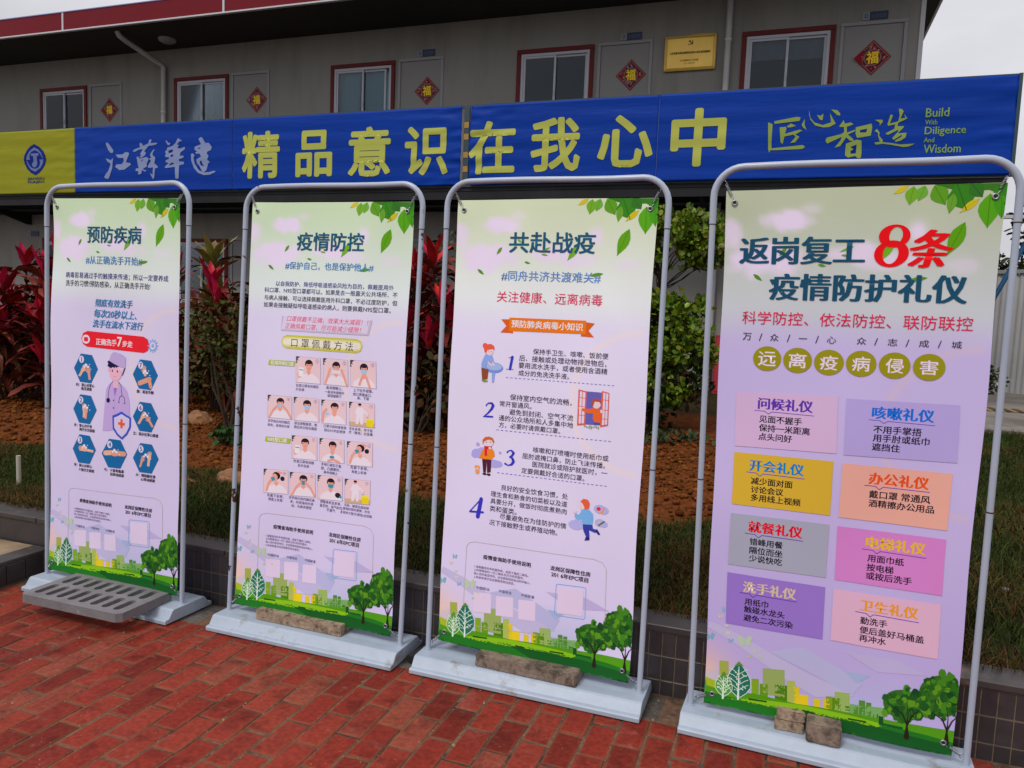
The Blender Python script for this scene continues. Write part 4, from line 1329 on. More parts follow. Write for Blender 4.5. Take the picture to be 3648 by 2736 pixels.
P 9 85 138 28 6810 -16259 6806 -16367 6717 -16401 6655 -16353 6623 -16250 6702 -16184 6777 -16183
P 10 22 66 30 6202 -16541 6161 -16641 6076 -16694 5980 -16644 5934 -16527 6057 -16438 6161 -16431
P 7 22 66 30 6900 -16600 6844 -16761 6743 -16797 6635 -16736 6657 -16568 6724 -16465 6859 -16463
P 8 62 122 28 6260 -16825 6233 -16889 6178 -16930 6122 -16898 6111 -16820 6171 -16777 6224 -16756
P 9 42 100 28 6619 -16681 6550 -16816 6469 -16882 6365 -16799 6341 -16703 6451 -16587 6540 -16591
P 10 34 88 26 6867 -16193 6860 -16241 6803 -16293 6766 -16257 6752 -16184 6792 -16117 6850 -16140
P 7 28 80 28 6346 -16188 6344 -16266 6281 -16296 6228 -16264 6234 -16174 6272 -16101 6341 -16135
P 8 28 80 28 6458 -16113 6377 -16245 6281 -16323 6194 -16243 6192 -16087 6256 -16005 6373 -15975
P 9 85 138 28 5861 -16740 5865 -16852 5764 -16903 5708 -16820 5677 -16744 5753 -16634 5838 -16651
P 10 28 80 28 6432 -15799 6421 -15867 6363 -15913 6316 -15861 6309 -15790 6351 -15739 6412 -15741
P 7 62 122 28 6959 -16041 6876 -16176 6785 -16220 6705 -16172 6688 -16048 6768 -15968 6882 -15908
P 8 28 80 28 6153 -16126 6118 -16206 6037 -16277 5959 -16204 5972 -16122 6025 -16074 6087 -16053
P 9 42 100 28 6880 -16286 6853 -16406 6786 -16447 6724 -16383 6724 -16279 6759 -16222 6852 -16184
P 10 22 66 30 6699 -15888 6691 -16030 6580 -16030 6466 -16009 6498 -15847 6549 -15741 6646 -15751
P 7 62 122 28 6998 -16422 6957 -16531 6869 -16582 6770 -16541 6797 -16429 6839 -16339 6930 -16364
P 8 42 100 28 5927 -16618 5861 -16712 5799 -16747 5754 -16701 5729 -16616 5789 -16548 5875 -16527
P 9 28 80 28 6320 -16618 6283 -16697 6211 -16713 6167 -16685 6136 -16625 6203 -16573 6277 -16534
P 10 62 122 28 6187 -16122 6174 -16179 6116 -16225 6033 -16195 6069 -16097 6106 -16064 6169 -16069
P 7 42 100 28 6313 -16832 6297 -16918 6239 -16935 6172 -16898 6152 -16818 6227 -16733 6305 -16751
P 8 62 122 28 6439 -15844 6380 -15970 6307 -16000 6227 -15954 6250 -15835 6293 -15737 6391 -15742
P 9 34 88 26 5884 -16186 5818 -16318 5733 -16346 5658 -16282 5678 -16172 5727 -16106 5822 -16119
P 10 85 138 28 6902 -16002 6891 -16053 6845 -16108 6802 -16067 6768 -15996 6830 -15938 6893 -15929
P 7 28 80 28 5964 -16131 5955 -16204 5894 -16229 5841 -16206 5850 -16128 5878 -16058 5934 -16074
P 8 62 122 28 6472 -15753 6393 -15865 6323 -15941 6252 -15849 6256 -15732 6311 -15661 6384 -15673
P 9 85 138 28 6640 -16227 6612 -16350 6509 -16394 6449 -16353 6405 -16220 6491 -16124 6597 -16147
P 10 22 66 30 6220 -16678 6221 -16781 6140 -16793 6079 -16772 6063 -16673 6125 -16610 6188 -16621
P 7 28 80 28 6636 -16023 6552 -16186 6444 -16215 6387 -16160 6349 -16003 6428 -15943 6518 -15893
P 8 62 122 28 5969 -16690 5947 -16752 5884 -16788 5839 -16767 5817 -16690 5874 -16626 5942 -16642
P 9 22 66 30 6296 -16243 6256 -16362 6179 -16392 6117 -16328 6094 -16243 6160 -16135 6239 -16190
P 10 28 80 28 6677 -16019 6629 -16128 6542 -16158 6465 -16135 6434 -16023 6536 -15934 6628 -15924
P 7 42 100 28 6967 -16060 6970 -16200 6844 -16238 6790 -16184 6721 -16050 6830 -15948 6953 -15964
P 8 34 88 26 6794 -16720 6773 -16776 6700 -16802 6667 -16790 6664 -16710 6687 -16655 6755 -16665
P 9 85 138 28 6387 -16165 6384 -16223 6306 -16314 6252 -16236 6220 -16165 6289 -16083 6349 -16097
P 10 34 88 26 6299 -16257 6260 -16337 6204 -16371 6138 -16341 6146 -16255 6196 -16200 6268 -16209
P 7 28 80 28 6122 -16417 6114 -16518 5996 -16587 5934 -16515 5911 -16397 5978 -16339 6085 -16332
P 8 42 100 28 6604 -16261 6601 -16319 6543 -16335 6503 -16314 6481 -16255 6530 -16209 6592 -16188
P 9 42 100 28 6798 -16215 6796 -16268 6721 -16303 6681 -16287 6657 -16213 6718 -16151 6771 -16138
P 10 42 100 28 6613 -16625 6568 -16751 6457 -16811 6338 -16740 6373 -16632 6432 -16527 6535 -16488
P 7 62 122 28 6957 -16350 6941 -16479 6834 -16479 6739 -16447 6738 -16342 6816 -16227 6936 -16229
P 8 34 88 26 6697 -16579 6676 -16635 6628 -16669 6575 -16642 6580 -16575 6624 -16525 6679 -16523
P 9 42 100 28 6180 -16332 6106 -16417 6043 -16490 5975 -16422 5969 -16326 6023 -16239 6121 -16247
P 10 85 138 28 6841 -16609 6819 -16692 6759 -16713 6705 -16696 6703 -16609 6745 -16547 6815 -16527
P 7 42 100 28 6749 -16497 6739 -16577 6678 -16582 6640 -16550 6605 -16495 6660 -16445 6730 -16440
P 8 42 100 28 6458 -16845 6396 -16953 6295 -17001 6160 -16969 6169 -16829 6264 -16705 6384 -16747
P 9 22 66 30 6241 -16270 6208 -16335 6163 -16373 6128 -16323 6103 -16270 6154 -16222 6220 -16218
P 10 62 122 28 6049 -16286 6009 -16406 5930 -16401 5880 -16362 5851 -16286 5914 -16229 5983 -16229
P 7 62 122 28 6549 -15966 6494 -16058 6416 -16090 6344 -16078 6312 -15955 6397 -15854 6468 -15863
P 8 42 100 28 6280 -16791 6231 -16887 6120 -16941 6051 -16918 6017 -16807 6112 -16710 6205 -16713
P 9 28 80 28 6642 -16490 6646 -16570 6533 -16623 6450 -16598 6440 -16484 6522 -16374 6618 -16376
P 10 85 138 28 5997 -16566 5957 -16642 5901 -16683 5843 -16635 5865 -16566 5891 -16500 5948 -16511
P 7 62 122 28 6694 -16328 6611 -16472 6529 -16563 6455 -16468 6383 -16325 6497 -16248 6638 -16220
P 8 34 88 26 6987 -16058 6942 -16151 6888 -16190 6838 -16140 6837 -16055 6867 -16014 6928 -16002
P 9 28 80 28 6351 -16458 6315 -16534 6252 -16559 6188 -16527 6178 -16447 6243 -16392 6314 -16376
P 10 34 88 26 6486 -16752 6448 -16886 6323 -16964 6229 -16868 6201 -16772 6294 -16671 6412 -16616
P 7 42 100 28 5938 -16208 5891 -16307 5825 -16328 5781 -16289 5749 -16216 5815 -16129 5880 -16138
P 8 28 80 28 5967 -16365 5954 -16433 5877 -16474 5835 -16431 5806 -16348 5866 -16295 5938 -16314
P 9 34 88 26 6082 -16073 6050 -16163 5976 -16172 5929 -16142 5917 -16073 5956 -16021 6040 -15989
P 10 34 88 26 6575 -16658 6554 -16740 6461 -16791 6411 -16763 6362 -16649 6447 -16545 6540 -16573
P 7 42 100 28 6330 -15970 6306 -16067 6247 -16108 6200 -16030 6178 -15957 6232 -15876 6320 -15906
P 8 85 138 28 6892 -15993 6884 -16069 6830 -16099 6790 -16060 6784 -15987 6816 -15922 6885 -15924
P 9 34 88 26 6834 -16192 6852 -16286 6725 -16389 6646 -16303 6625 -16186 6717 -16105 6822 -16099
P 10 28 80 28 6913 -16156 6891 -16232 6836 -16255 6789 -16225 6767 -16149 6823 -16083 6885 -16085
P 7 42 100 28 6644 -16452 6609 -16511 6542 -16568 6492 -16518 6475 -16451 6534 -16403 6587 -16405
P 8 62 122 28 6575 -16250 6518 -16362 6419 -16451 6363 -16362 6350 -16241 6407 -16144 6511 -16131
P 9 85 138 28 6069 -16280 6072 -16344 5976 -16415 5889 -16364 5898 -16275 5957 -16209 6060 -16204
P 10 42 100 28 6593 -16776 6537 -16910 6449 -16900 6387 -16864 6348 -16770 6432 -16701 6528 -16703
P 7 28 80 28 6295 -16731 6260 -16836 6185 -16898 6093 -16839 6108 -16728 6169 -16614 6262 -16626
P 8 85 138 28 6646 -16625 6635 -16754 6526 -16776 6425 -16752 6423 -16607 6498 -16500 6616 -16529
@tree_print~1318
E 6 50 100 30 7334 -15853 638 688
P 7 34 88 26 7556 -16573 7511 -16646 7444 -16676 7390 -16651 7387 -16580 7423 -16522 7508 -16509
P 8 28 80 28 7773 -15810 7745 -15886 7671 -15938 7594 -15913 7600 -15799 7652 -15734 7724 -15721
P 9 28 80 28 7762 -15283 7716 -15387 7623 -15414 7552 -15398 7525 -15272 7610 -15190 7699 -15185
P 10 28 80 28 7045 -16273 6954 -16442 6857 -16435 6788 -16390 6745 -16255 6850 -16177 6973 -16168
P 7 62 122 28 7570 -16323 7560 -16374 7497 -16410 7443 -16378 7431 -16325 7491 -16277 7539 -16287
P 8 62 122 28 7083 -16163 7035 -16275 6945 -16367 6838 -16296 6861 -16167 6926 -16101 7040 -16085
P 9 28 80 28 7039 -15396 7029 -15535 6912 -15551 6820 -15494 6793 -15393 6887 -15308 6991 -15309
P 10 34 88 26 7155 -16048 7128 -16106 7074 -16145 7042 -16115 7034 -16046 7064 -16012 7117 -16003
P 7 85 138 28 7724 -15561 7738 -15648 7653 -15655 7605 -15627 7570 -15556 7638 -15455 7720 -15498
P 8 34 88 26 7763 -15368 7766 -15466 7697 -15498 7641 -15469 7594 -15359 7683 -15254 7761 -15260
P 9 34 88 26 6998 -15735 6964 -15890 6864 -15948 6763 -15860 6738 -15714 6834 -15629 6965 -15652
P 10 85 138 28 6988 -15453 6998 -15522 6935 -15540 6876 -15505 6890 -15442 6925 -15409 6980 -15400
P 7 62 122 28 7500 -15238 7472 -15387 7369 -15446 7277 -15356 7276 -15221 7330 -15112 7463 -15139
P 8 34 88 26 7290 -16259 7281 -16364 7199 -16410 7126 -16341 7137 -16229 7178 -16142 7252 -16168
P 9 34 88 26 7000 -15797 6973 -15861 6907 -15904 6844 -15863 6862 -15801 6891 -15716 6963 -15742
P 10 62 122 28 7673 -15151 7601 -15237 7537 -15306 7441 -15256 7453 -15135 7515 -15072 7614 -15073
P 7 34 88 26 7778 -16018 7767 -16096 7684 -16142 7629 -16090 7629 -15991 7670 -15884 7739 -15906
P 8 28 80 28 7512 -15888 7498 -15991 7386 -16067 7327 -16000 7309 -15874 7366 -15774 7479 -15762
P 9 34 88 26 7526 -15854 7496 -15918 7445 -15973 7384 -15925 7397 -15840 7430 -15799 7479 -15785
P 10 22 66 30 7784 -16264 7769 -16328 7708 -16362 7666 -16334 7645 -16252 7695 -16179 7767 -16218
P 7 28 80 28 7786 -16334 7788 -16454 7723 -16456 7679 -16406 7648 -16309 7702 -16202 7778 -16218
P 8 62 122 28 7650 -15105 7594 -15229 7508 -15260 7430 -15206 7430 -15089 7483 -14986 7571 -15050
P 9 85 138 28 7055 -16326 6993 -16435 6885 -16545 6813 -16456 6755 -16314 6866 -16220 6984 -16243
P 10 62 122 28 7578 -16112 7553 -16247 7453 -16307 7366 -16232 7364 -16103 7433 -16026 7504 -16035
P 7 85 138 28 7235 -15725 7206 -15815 7150 -15858 7082 -15808 7068 -15728 7140 -15671 7193 -15679
P 8 22 66 30 7777 -15936 7780 -16078 7679 -16142 7574 -16034 7591 -15925 7659 -15782 7763 -15844
P 9 34 88 26 7611 -15402 7593 -15474 7534 -15535 7465 -15466 7461 -15389 7518 -15304 7578 -15350
P 10 62 122 28 7411 -15073 7378 -15183 7282 -15222 7208 -15171 7194 -15052 7252 -14947 7352 -14956
P 7 42 100 28 7544 -15508 7492 -15609 7375 -15655 7262 -15648 7270 -15506 7355 -15380 7457 -15403
P 8 34 88 26 7621 -16078 7600 -16131 7548 -16161 7517 -16138 7501 -16064 7539 -16037 7592 -16023
P 9 34 88 26 7781 -16215 7734 -16303 7635 -16412 7561 -16314 7564 -16218 7617 -16133 7692 -16113
P 10 22 66 30 7713 -15726 7645 -15813 7569 -15888 7513 -15826 7464 -15735 7554 -15663 7632 -15627
P 7 42 100 28 7318 -15517 7288 -15576 7231 -15625 7172 -15579 7179 -15522 7212 -15460 7280 -15446
P 8 34 88 26 7028 -15868 6972 -15980 6918 -16014 6866 -15941 6834 -15874 6905 -15806 6978 -15826
P 9 42 100 28 6965 -15872 6957 -15991 6858 -16041 6784 -15979 6791 -15872 6839 -15787 6910 -15773
P 10 85 138 28 7635 -16074 7622 -16154 7574 -16151 7514 -16133 7533 -16060 7558 -16010 7624 -16028
P 7 42 100 28 7750 -15272 7738 -15322 7684 -15380 7631 -15327 7636 -15260 7668 -15219 7734 -15231
P 8 85 138 28 7025 -15428 7009 -15547 6905 -15561 6836 -15524 6791 -15416 6877 -15315 6991 -15363
P 9 28 80 28 6816 -15888 6721 -16003 6642 -16066 6564 -16021 6551 -15883 6614 -15734 6728 -15817
P 10 34 88 26 7740 -15664 7720 -15734 7659 -15737 7629 -15716 7628 -15661 7656 -15624 7704 -15624
P 7 62 122 28 7779 -16035 7781 -16153 7688 -16243 7565 -16156 7597 -16002 7660 -15932 7767 -15904
P 8 62 122 28 7546 -16287 7522 -16389 7435 -16417 7375 -16383 7358 -16277 7422 -16208 7517 -16213
P 9 28 80 28 6940 -15750 6913 -15813 6852 -15865 6814 -15819 6791 -15734 6847 -15687 6926 -15663
P 10 34 88 26 7658 -16156 7642 -16259 7582 -16300 7494 -16255 7515 -16140 7557 -16066 7633 -16099
P 7 22 66 30 7017 -16241 6975 -16330 6914 -16355 6869 -16312 6860 -16236 6906 -16188 6968 -16190
P 8 22 66 30 7231 -16511 7206 -16657 7100 -16680 7029 -16637 7010 -16481 7078 -16424 7174 -16374
P 9 62 122 28 7706 -15285 7695 -15356 7634 -15396 7586 -15343 7575 -15281 7621 -15224 7671 -15215
P 10 62 122 28 7142 -15384 7132 -15439 7067 -15478 7018 -15453 6993 -15379 7049 -15311 7101 -15332
P 7 28 80 28 7286 -16025 7287 -16121 7206 -16167 7151 -16092 7151 -16012 7196 -15964 7257 -15947
P 8 34 88 26 7139 -15615 7054 -15723 6965 -15815 6841 -15748 6891 -15620 6955 -15528 7074 -15498
P 9 28 80 28 7738 -15224 7689 -15308 7619 -15340 7573 -15302 7543 -15205 7603 -15116 7676 -15171
P 10 62 122 28 7447 -15384 7435 -15515 7326 -15510 7271 -15487 7273 -15373 7314 -15260 7394 -15316
P 7 85 138 28 7476 -16193 7450 -16282 7380 -16309 7305 -16271 7301 -16200 7364 -16121 7420 -16144
P 8 28 80 28 7727 -15379 7713 -15460 7617 -15533 7546 -15474 7505 -15372 7596 -15229 7697 -15245
P 9 62 122 28 6999 -15766 6990 -15851 6910 -15913 6855 -15842 6811 -15769 6887 -15655 6983 -15696
P 10 85 138 28 7098 -16447 7085 -16522 7010 -16552 6935 -16527 6919 -16440 6998 -16381 7078 -16381
P 7 85 138 28 7603 -15593 7561 -15670 7467 -15716 7426 -15691 7381 -15583 7458 -15531 7554 -15535
P 8 28 80 28 7735 -15398 7717 -15489 7631 -15540 7559 -15514 7525 -15372 7611 -15320 7706 -15325
P 9 22 66 30 7114 -15322 7112 -15428 7042 -15466 6993 -15387 6979 -15302 7025 -15226 7095 -15237
P 10 34 88 26 6866 -16254 6867 -16310 6799 -16360 6739 -16318 6745 -16239 6792 -16209 6862 -16172
P 7 85 138 28 7451 -15986 7406 -16081 7303 -16190 7220 -16121 7203 -15970 7267 -15872 7369 -15886
P 8 62 122 28 7097 -16538 7069 -16642 6977 -16649 6899 -16634 6901 -16523 6965 -16440 7027 -16454
P 9 34 88 26 7508 -15435 7510 -15512 7411 -15547 7330 -15517 7320 -15425 7391 -15327 7460 -15340
P 10 28 80 28 7783 -16218 7785 -16312 7717 -16369 7625 -16303 7621 -16193 7699 -16085 7781 -16137
P 7 42 100 28 7364 -16307 7311 -16385 7253 -16408 7206 -16389 7205 -16303 7250 -16245 7325 -16245
P 8 62 122 28 7380 -15389 7368 -15480 7274 -15508 7168 -15501 7175 -15359 7256 -15300 7346 -15311
P 9 62 122 28 7775 -15872 7776 -16014 7667 -16007 7571 -15977 7568 -15860 7649 -15769 7745 -15789
P 10 42 100 28 7710 -15419 7712 -15508 7641 -15553 7565 -15494 7578 -15416 7628 -15340 7682 -15341
P 7 42 100 28 7770 -16202 7692 -16325 7586 -16358 7485 -16353 7481 -16216 7573 -16133 7682 -16069
P 8 28 80 28 7556 -15831 7476 -15968 7376 -16012 7303 -15941 7285 -15826 7344 -15687 7481 -15689
P 9 42 100 28 7769 -15606 7757 -15726 7653 -15764 7555 -15705 7532 -15597 7625 -15469 7719 -15489
P 10 85 138 28 7326 -15572 7291 -15682 7203 -15695 7147 -15680 7118 -15577 7181 -15501 7259 -15489
P 7 28 80 28 7476 -16374 7454 -16500 7360 -16548 7276 -16486 7296 -16364 7338 -16263 7444 -16277
P 8 34 88 26 7756 -15618 7749 -15712 7651 -15730 7573 -15696 7593 -15609 7644 -15526 7710 -15549
@tree_trunk_print~1148
S 12 35 30 20 3 168 58 52 6466 -17416 6452 -17070 6448 -16932
S 12 35 30 20 2 58 19 6453 -17001 6575 -16658 6745 -16444
S 12 35 30 20 2 58 19 6453 -17001 6291 -16655 6043 -16506
S 12 35 30 20 2 38 13 6453 -17001 6451 -16582 6380 -16252
P 12 35 30 20 6385 -17438 6550 -17423 6484 -17258 6438 -17271
@tree_trunk_print~1345
S 12 35 30 20 3 163 56 50 7608 -17365 7593 -17024 7587 -16887
S 12 35 30 20 2 56 19 7593 -16955 7708 -16618 7872 -16408
S 12 35 30 20 2 56 19 7593 -16955 7434 -16616 7193 -16468
S 12 35 30 20 2 38 13 7593 -16955 7589 -16545 7517 -16220
P 12 35 30 20 7530 -17384 7689 -17372 7625 -17209 7580 -17219
@tree_print~322
P 7 30 105 85 1125 -16016 1271 -16161 1439 -16381 1550 -16630 1555 -16886 1424 -17111 1234 -17290 1138 -17296 931 -17141 776 -16932 756 -16674 845 -16413 993 -16176
S 8 200 215 200 1 22 1125 -16016 1271 -16161 1439 -16381 1550 -16630 1555 -16886 1424 -17111 1234 -17290 1138 -17296 931 -17141 776 -16932 756 -16674 845 -16413 993 -16176 1125 -16016
S 8 200 215 200 2 21 71 1133 -16177 1162 -17374
S 8 200 215 200 1 21 1133 -16468 1336 -16291 1451 -16222
S 8 200 215 200 1 21 1133 -16468 941 -16332 819 -16298
S 8 200 215 200 1 22 1142 -16660 1346 -16483 1460 -16412
S 8 200 215 200 1 22 1142 -16660 950 -16523 828 -16490
S 8 200 215 200 1 21 1151 -16852 1355 -16673 1470 -16603
S 8 200 215 200 1 21 1151 -16852 959 -16715 837 -16683
S 8 200 215 200 1 22 1161 -17045 1364 -16864 1480 -16793
S 8 200 215 200 1 22 1161 -17045 968 -16909 846 -16875
P 9 90 130 40 1123 -15986 1297 -16145 1158 -16124 966 -16202
P 8 200 215 200 1068 -16481 1094 -16452 1122 -16483 1096 -16504
P 8 200 215 200 1299 -16479 1324 -16451 1353 -16481 1327 -16502
P 8 200 215 200 1274 -16470 1299 -16444 1328 -16474 1303 -16495
P 8 200 215 200 1360 -16483 1386 -16456 1415 -16486 1389 -16507
P 8 200 215 200 1271 -16997 1298 -16969 1327 -16999 1300 -17020
P 8 200 215 200 1005 -17051 1031 -17022 1060 -17052 1034 -17074
P 8 200 215 200 1002 -16417 1027 -16389 1056 -16419 1030 -16440
P 8 200 215 200 1269 -16864 1295 -16838 1324 -16868 1297 -16889
P 8 200 215 200 1089 -16337 1115 -16309 1143 -16341 1118 -16360
P 8 200 215 200 1116 -16642 1143 -16614 1172 -16644 1145 -16665
P 8 200 215 200 1053 -16662 1080 -16634 1108 -16665 1082 -16685
P 8 200 215 200 872 -16669 899 -16641 928 -16673 901 -16694
P 8 200 215 200 1359 -16926 1384 -16898 1413 -16930 1387 -16949
P 8 200 215 200 1055 -16555 1081 -16529 1110 -16559 1083 -16580
P 8 200 215 200 1213 -16960 1239 -16932 1268 -16962 1241 -16983
P 8 200 215 200 1236 -16435 1263 -16408 1291 -16438 1265 -16460
P 8 200 215 200 1165 -16754 1192 -16726 1221 -16756 1194 -16777
P 8 200 215 200 1346 -16907 1371 -16878 1400 -16910 1374 -16932
P 8 200 215 200 1232 -16978 1257 -16949 1286 -16981 1260 -17003
P 8 200 215 200 1086 -17060 1112 -17031 1141 -17063 1115 -17084
P 8 200 215 200 1054 -16845 1080 -16816 1109 -16848 1083 -16868
P 8 200 215 200 1274 -16481 1300 -16452 1329 -16483 1303 -16504
P 8 200 215 200 1016 -16408 1042 -16380 1071 -16412 1044 -16431
P 8 200 215 200 1164 -16699 1190 -16673 1218 -16703 1192 -16724
P 8 200 215 200 1075 -16868 1101 -16839 1129 -16870 1103 -16891
P 8 200 215 200 853 -16781 880 -16752 909 -16783 882 -16804
@tree_print~247
P 7 75 140 70 629 -16493 736 -16593 860 -16742 941 -16912 943 -17086 845 -17241 704 -17365 634 -17368 483 -17264 370 -17122 356 -16948 422 -16768 532 -16603
S 8 200 215 190 1 22 629 -16493 736 -16593 860 -16742 941 -16912 943 -17086 845 -17241 704 -17365 634 -17368 483 -17264 370 -17122 356 -16948 422 -16768 532 -16603 629 -16493
S 8 200 215 190 2 22 72 637 -16658 645 -17448
S 8 200 215 190 1 22 632 -16848 784 -16680 868 -16616
S 8 200 215 190 1 22 632 -16848 492 -16699 402 -16658
S 8 200 215 190 1 22 638 -16980 790 -16811 874 -16747
S 8 200 215 190 1 22 638 -16980 498 -16829 408 -16790
S 8 200 215 190 1 22 644 -17111 796 -16941 881 -16877
S 8 200 215 190 1 22 644 -17111 504 -16960 414 -16921
S 8 200 215 190 1 22 650 -17242 802 -17072 887 -17008
S 8 200 215 190 1 22 650 -17242 510 -17091 420 -17052
P 9 90 130 40 629 -16465 757 -16580 661 -16566 512 -16625
P 8 200 215 190 634 -16926 661 -16898 690 -16930 663 -16951
P 8 200 215 190 715 -17187 742 -17159 771 -17191 744 -17210
P 8 200 215 190 558 -16836 585 -16807 614 -16839 587 -16861
P 8 200 215 190 539 -17015 565 -16987 595 -17017 568 -17038
P 8 200 215 190 693 -16820 720 -16791 750 -16822 723 -16843
P 8 200 215 190 735 -16799 761 -16770 791 -16802 764 -16823
P 8 200 215 190 738 -17028 764 -16997 794 -17029 767 -17051
P 8 200 215 190 679 -17225 705 -17194 735 -17226 707 -17248
P 8 200 215 190 584 -16957 611 -16928 640 -16960 613 -16981
P 8 200 215 190 693 -17109 720 -17081 750 -17113 722 -17134
P 8 200 215 190 463 -17058 491 -17029 519 -17061 493 -17081
P 8 200 215 190 530 -17107 557 -17079 586 -17109 559 -17131
P 8 200 215 190 789 -16949 816 -16921 845 -16953 818 -16974
P 8 200 215 190 610 -17017 636 -16989 665 -17019 639 -17040
P 8 200 215 190 417 -17095 444 -17067 473 -17099 446 -17120
P 8 200 215 190 705 -16990 732 -16962 761 -16994 734 -17015
P 8 200 215 190 564 -16866 590 -16836 620 -16868 593 -16889
P 8 200 215 190 610 -17177 636 -17148 666 -17178 640 -17200
P 8 200 215 190 621 -17189 647 -17161 677 -17191 650 -17212
P 8 200 215 190 412 -16980 438 -16951 468 -16981 441 -17003
P 8 200 215 190 664 -16967 690 -16939 720 -16971 693 -16992
P 8 200 215 190 442 -16930 469 -16902 498 -16932 471 -16953
P 8 200 215 190 748 -16776 775 -16747 804 -16779 777 -16799
P 8 200 215 190 500 -16843 527 -16815 556 -16845 529 -16866
P 8 200 215 190 554 -17107 580 -17079 610 -17109 583 -17131
P 8 200 215 190 669 -16720 696 -16692 725 -16722 698 -16744
@tree_print
P 7 75 140 70 -59 -16809 38 -16941 67 -17123 28 -17361 -26 -17434
@butterfly_print~178
P 6 110 165 180 94 -15272 -3 -15135 -83 -15199 -33 -15297 -46 -15407 45 -15398
P 6 110 165 180 94 -15272 161 -15123 262 -15160 222 -15265 207 -15366 134 -15361
@butterfly_print~283
P 6 120 165 195 824 -15292 768 -15214 724 -15249 752 -15306 744 -15368 796 -15363
P 6 120 165 195 824 -15292 860 -15206 918 -15228 895 -15288 888 -15345 846 -15341
@butterfly_print~255
P 6 125 170 190 582 -14216 516 -14122 462 -14164 496 -14232 487 -14306 548 -14301
P 6 125 170 190 582 -14216 626 -14115 696 -14141 668 -14212 659 -14282 609 -14276
@butterfly_print~352
P 6 170 190 160 1291 -15221 1145 -15013 1027 -15111 1102 -15258 1083 -15425 1218 -15411
P 6 170 190 160 1291 -15221 1388 -14995 1539 -15054 1480 -15212 1460 -15363 1351 -15356
@butterfly_print~232
P 6 195 190 160 436 -14500 388 -14433 349 -14463 374 -14512 367 -14566 412 -14562
P 6 195 190 160 436 -14500 469 -14427 519 -14447 498 -14498 492 -14548 456 -14544
@butterfly_print~262
P 6 200 195 160 656 -14791 615 -14734 583 -14761 604 -14802 598 -14848 636 -14844
P 6 200 195 160 656 -14791 683 -14729 725 -14745 709 -14789 704 -14830 673 -14828
@butterfly_print~268
P 6 200 195 160 709 -15040 665 -14977 629 -15006 651 -15050 645 -15102 686 -15098
P 6 200 195 160 709 -15040 739 -14972 785 -14990 766 -15038 761 -15082 727 -15080
@butterfly_print~402
P 6 185 190 150 1643 -15517 1599 -15455 1565 -15483 1587 -15528 1581 -15577 1622 -15574
P 6 185 190 150 1643 -15517 1672 -15450 1717 -15466 1699 -15514 1693 -15560 1661 -15556
@butterfly_print~373
P 6 180 185 150 1459 -15753 1423 -15702 1393 -15726 1412 -15762 1407 -15805 1441 -15801
P 6 180 185 150 1459 -15753 1484 -15696 1521 -15711 1506 -15751 1502 -15789 1474 -15787
@butterfly_print~430
P 6 180 185 150 1840 -15711 1800 -15654 1769 -15680 1789 -15721 1784 -15767 1821 -15762
P 6 180 185 150 1840 -15711 1867 -15648 1908 -15664 1892 -15707 1887 -15750 1857 -15748
#BX
@box_outline
S 6 175 165 160 1 19 1043 -16889 1065 -13701 1176 -13550 1409 -13483 3780 -13442 6239 -13376 6559 -13455 6734 -13689 6772 -16474
S 6 165 175 140 1 16 1043 -16889 3205 -16745 5211 -16657 6570 -16621 6772 -16474
@lettering~1
T 8 30 25 40 1786 -13969 3763 -14079 b 疫情查询助手使用说明
@lettering~2
T 8 90 65 105 1434 -14443 3688 -14489 - 1.请根据您的手机服务商，选择下面的二维码。
@lettering~3
T 8 90 65 105 1441 -14569 3508 -14630 - 2.利用微信扫一扫二维码,在打开的页面中，
@lettering~4
T 8 90 65 105 1433 -14718 3792 -14761 - 输入您的电话号码，点击获取短信验证码并输入。
@lettering~5
T 8 90 65 105 1440 -14851 3145 -14914 - 3.系统将提示您近期是否到过疫区。
@lettering~6
T 8 45 40 80 1570 -15253 2108 -15347 - 中国移动
@lettering~7
T 8 45 40 80 2512 -15228 3038 -15327 - 中国电信
@lettering~8
T 8 45 40 80 3441 -15208 3972 -15313 - 中国联通
@blank_square~430
P 6 206 190 216 1466 -15510 2198 -15448 2224 -16241 1490 -16296
@blank_square~550
P 6 206 190 216 2402 -15498 3120 -15437 3147 -16222 2427 -16277
@blank_square~672
P 6 206 190 216 3334 -15469 4037 -15409 4065 -16184 3360 -16238
@lettering~9
T 8 30 25 40 4567 -13905 6137 -14051 b 龙岗区保障性住房
@lettering~10
T 8 30 25 40 4617 -14147 6065 -14280 b 201 6年EPC项目
@box_outline
S 6 110 160 210 1 22 4834 -14622 4873 -14559 5916 -14505 5997 -14553 6004 -15679 5951 -15732 4884 -15771 4822 -15719 4834 -14622
@blank_square~0
P 6 206 190 216 4916 -14658 5901 -14619 5908 -15627 4923 -15677
'''
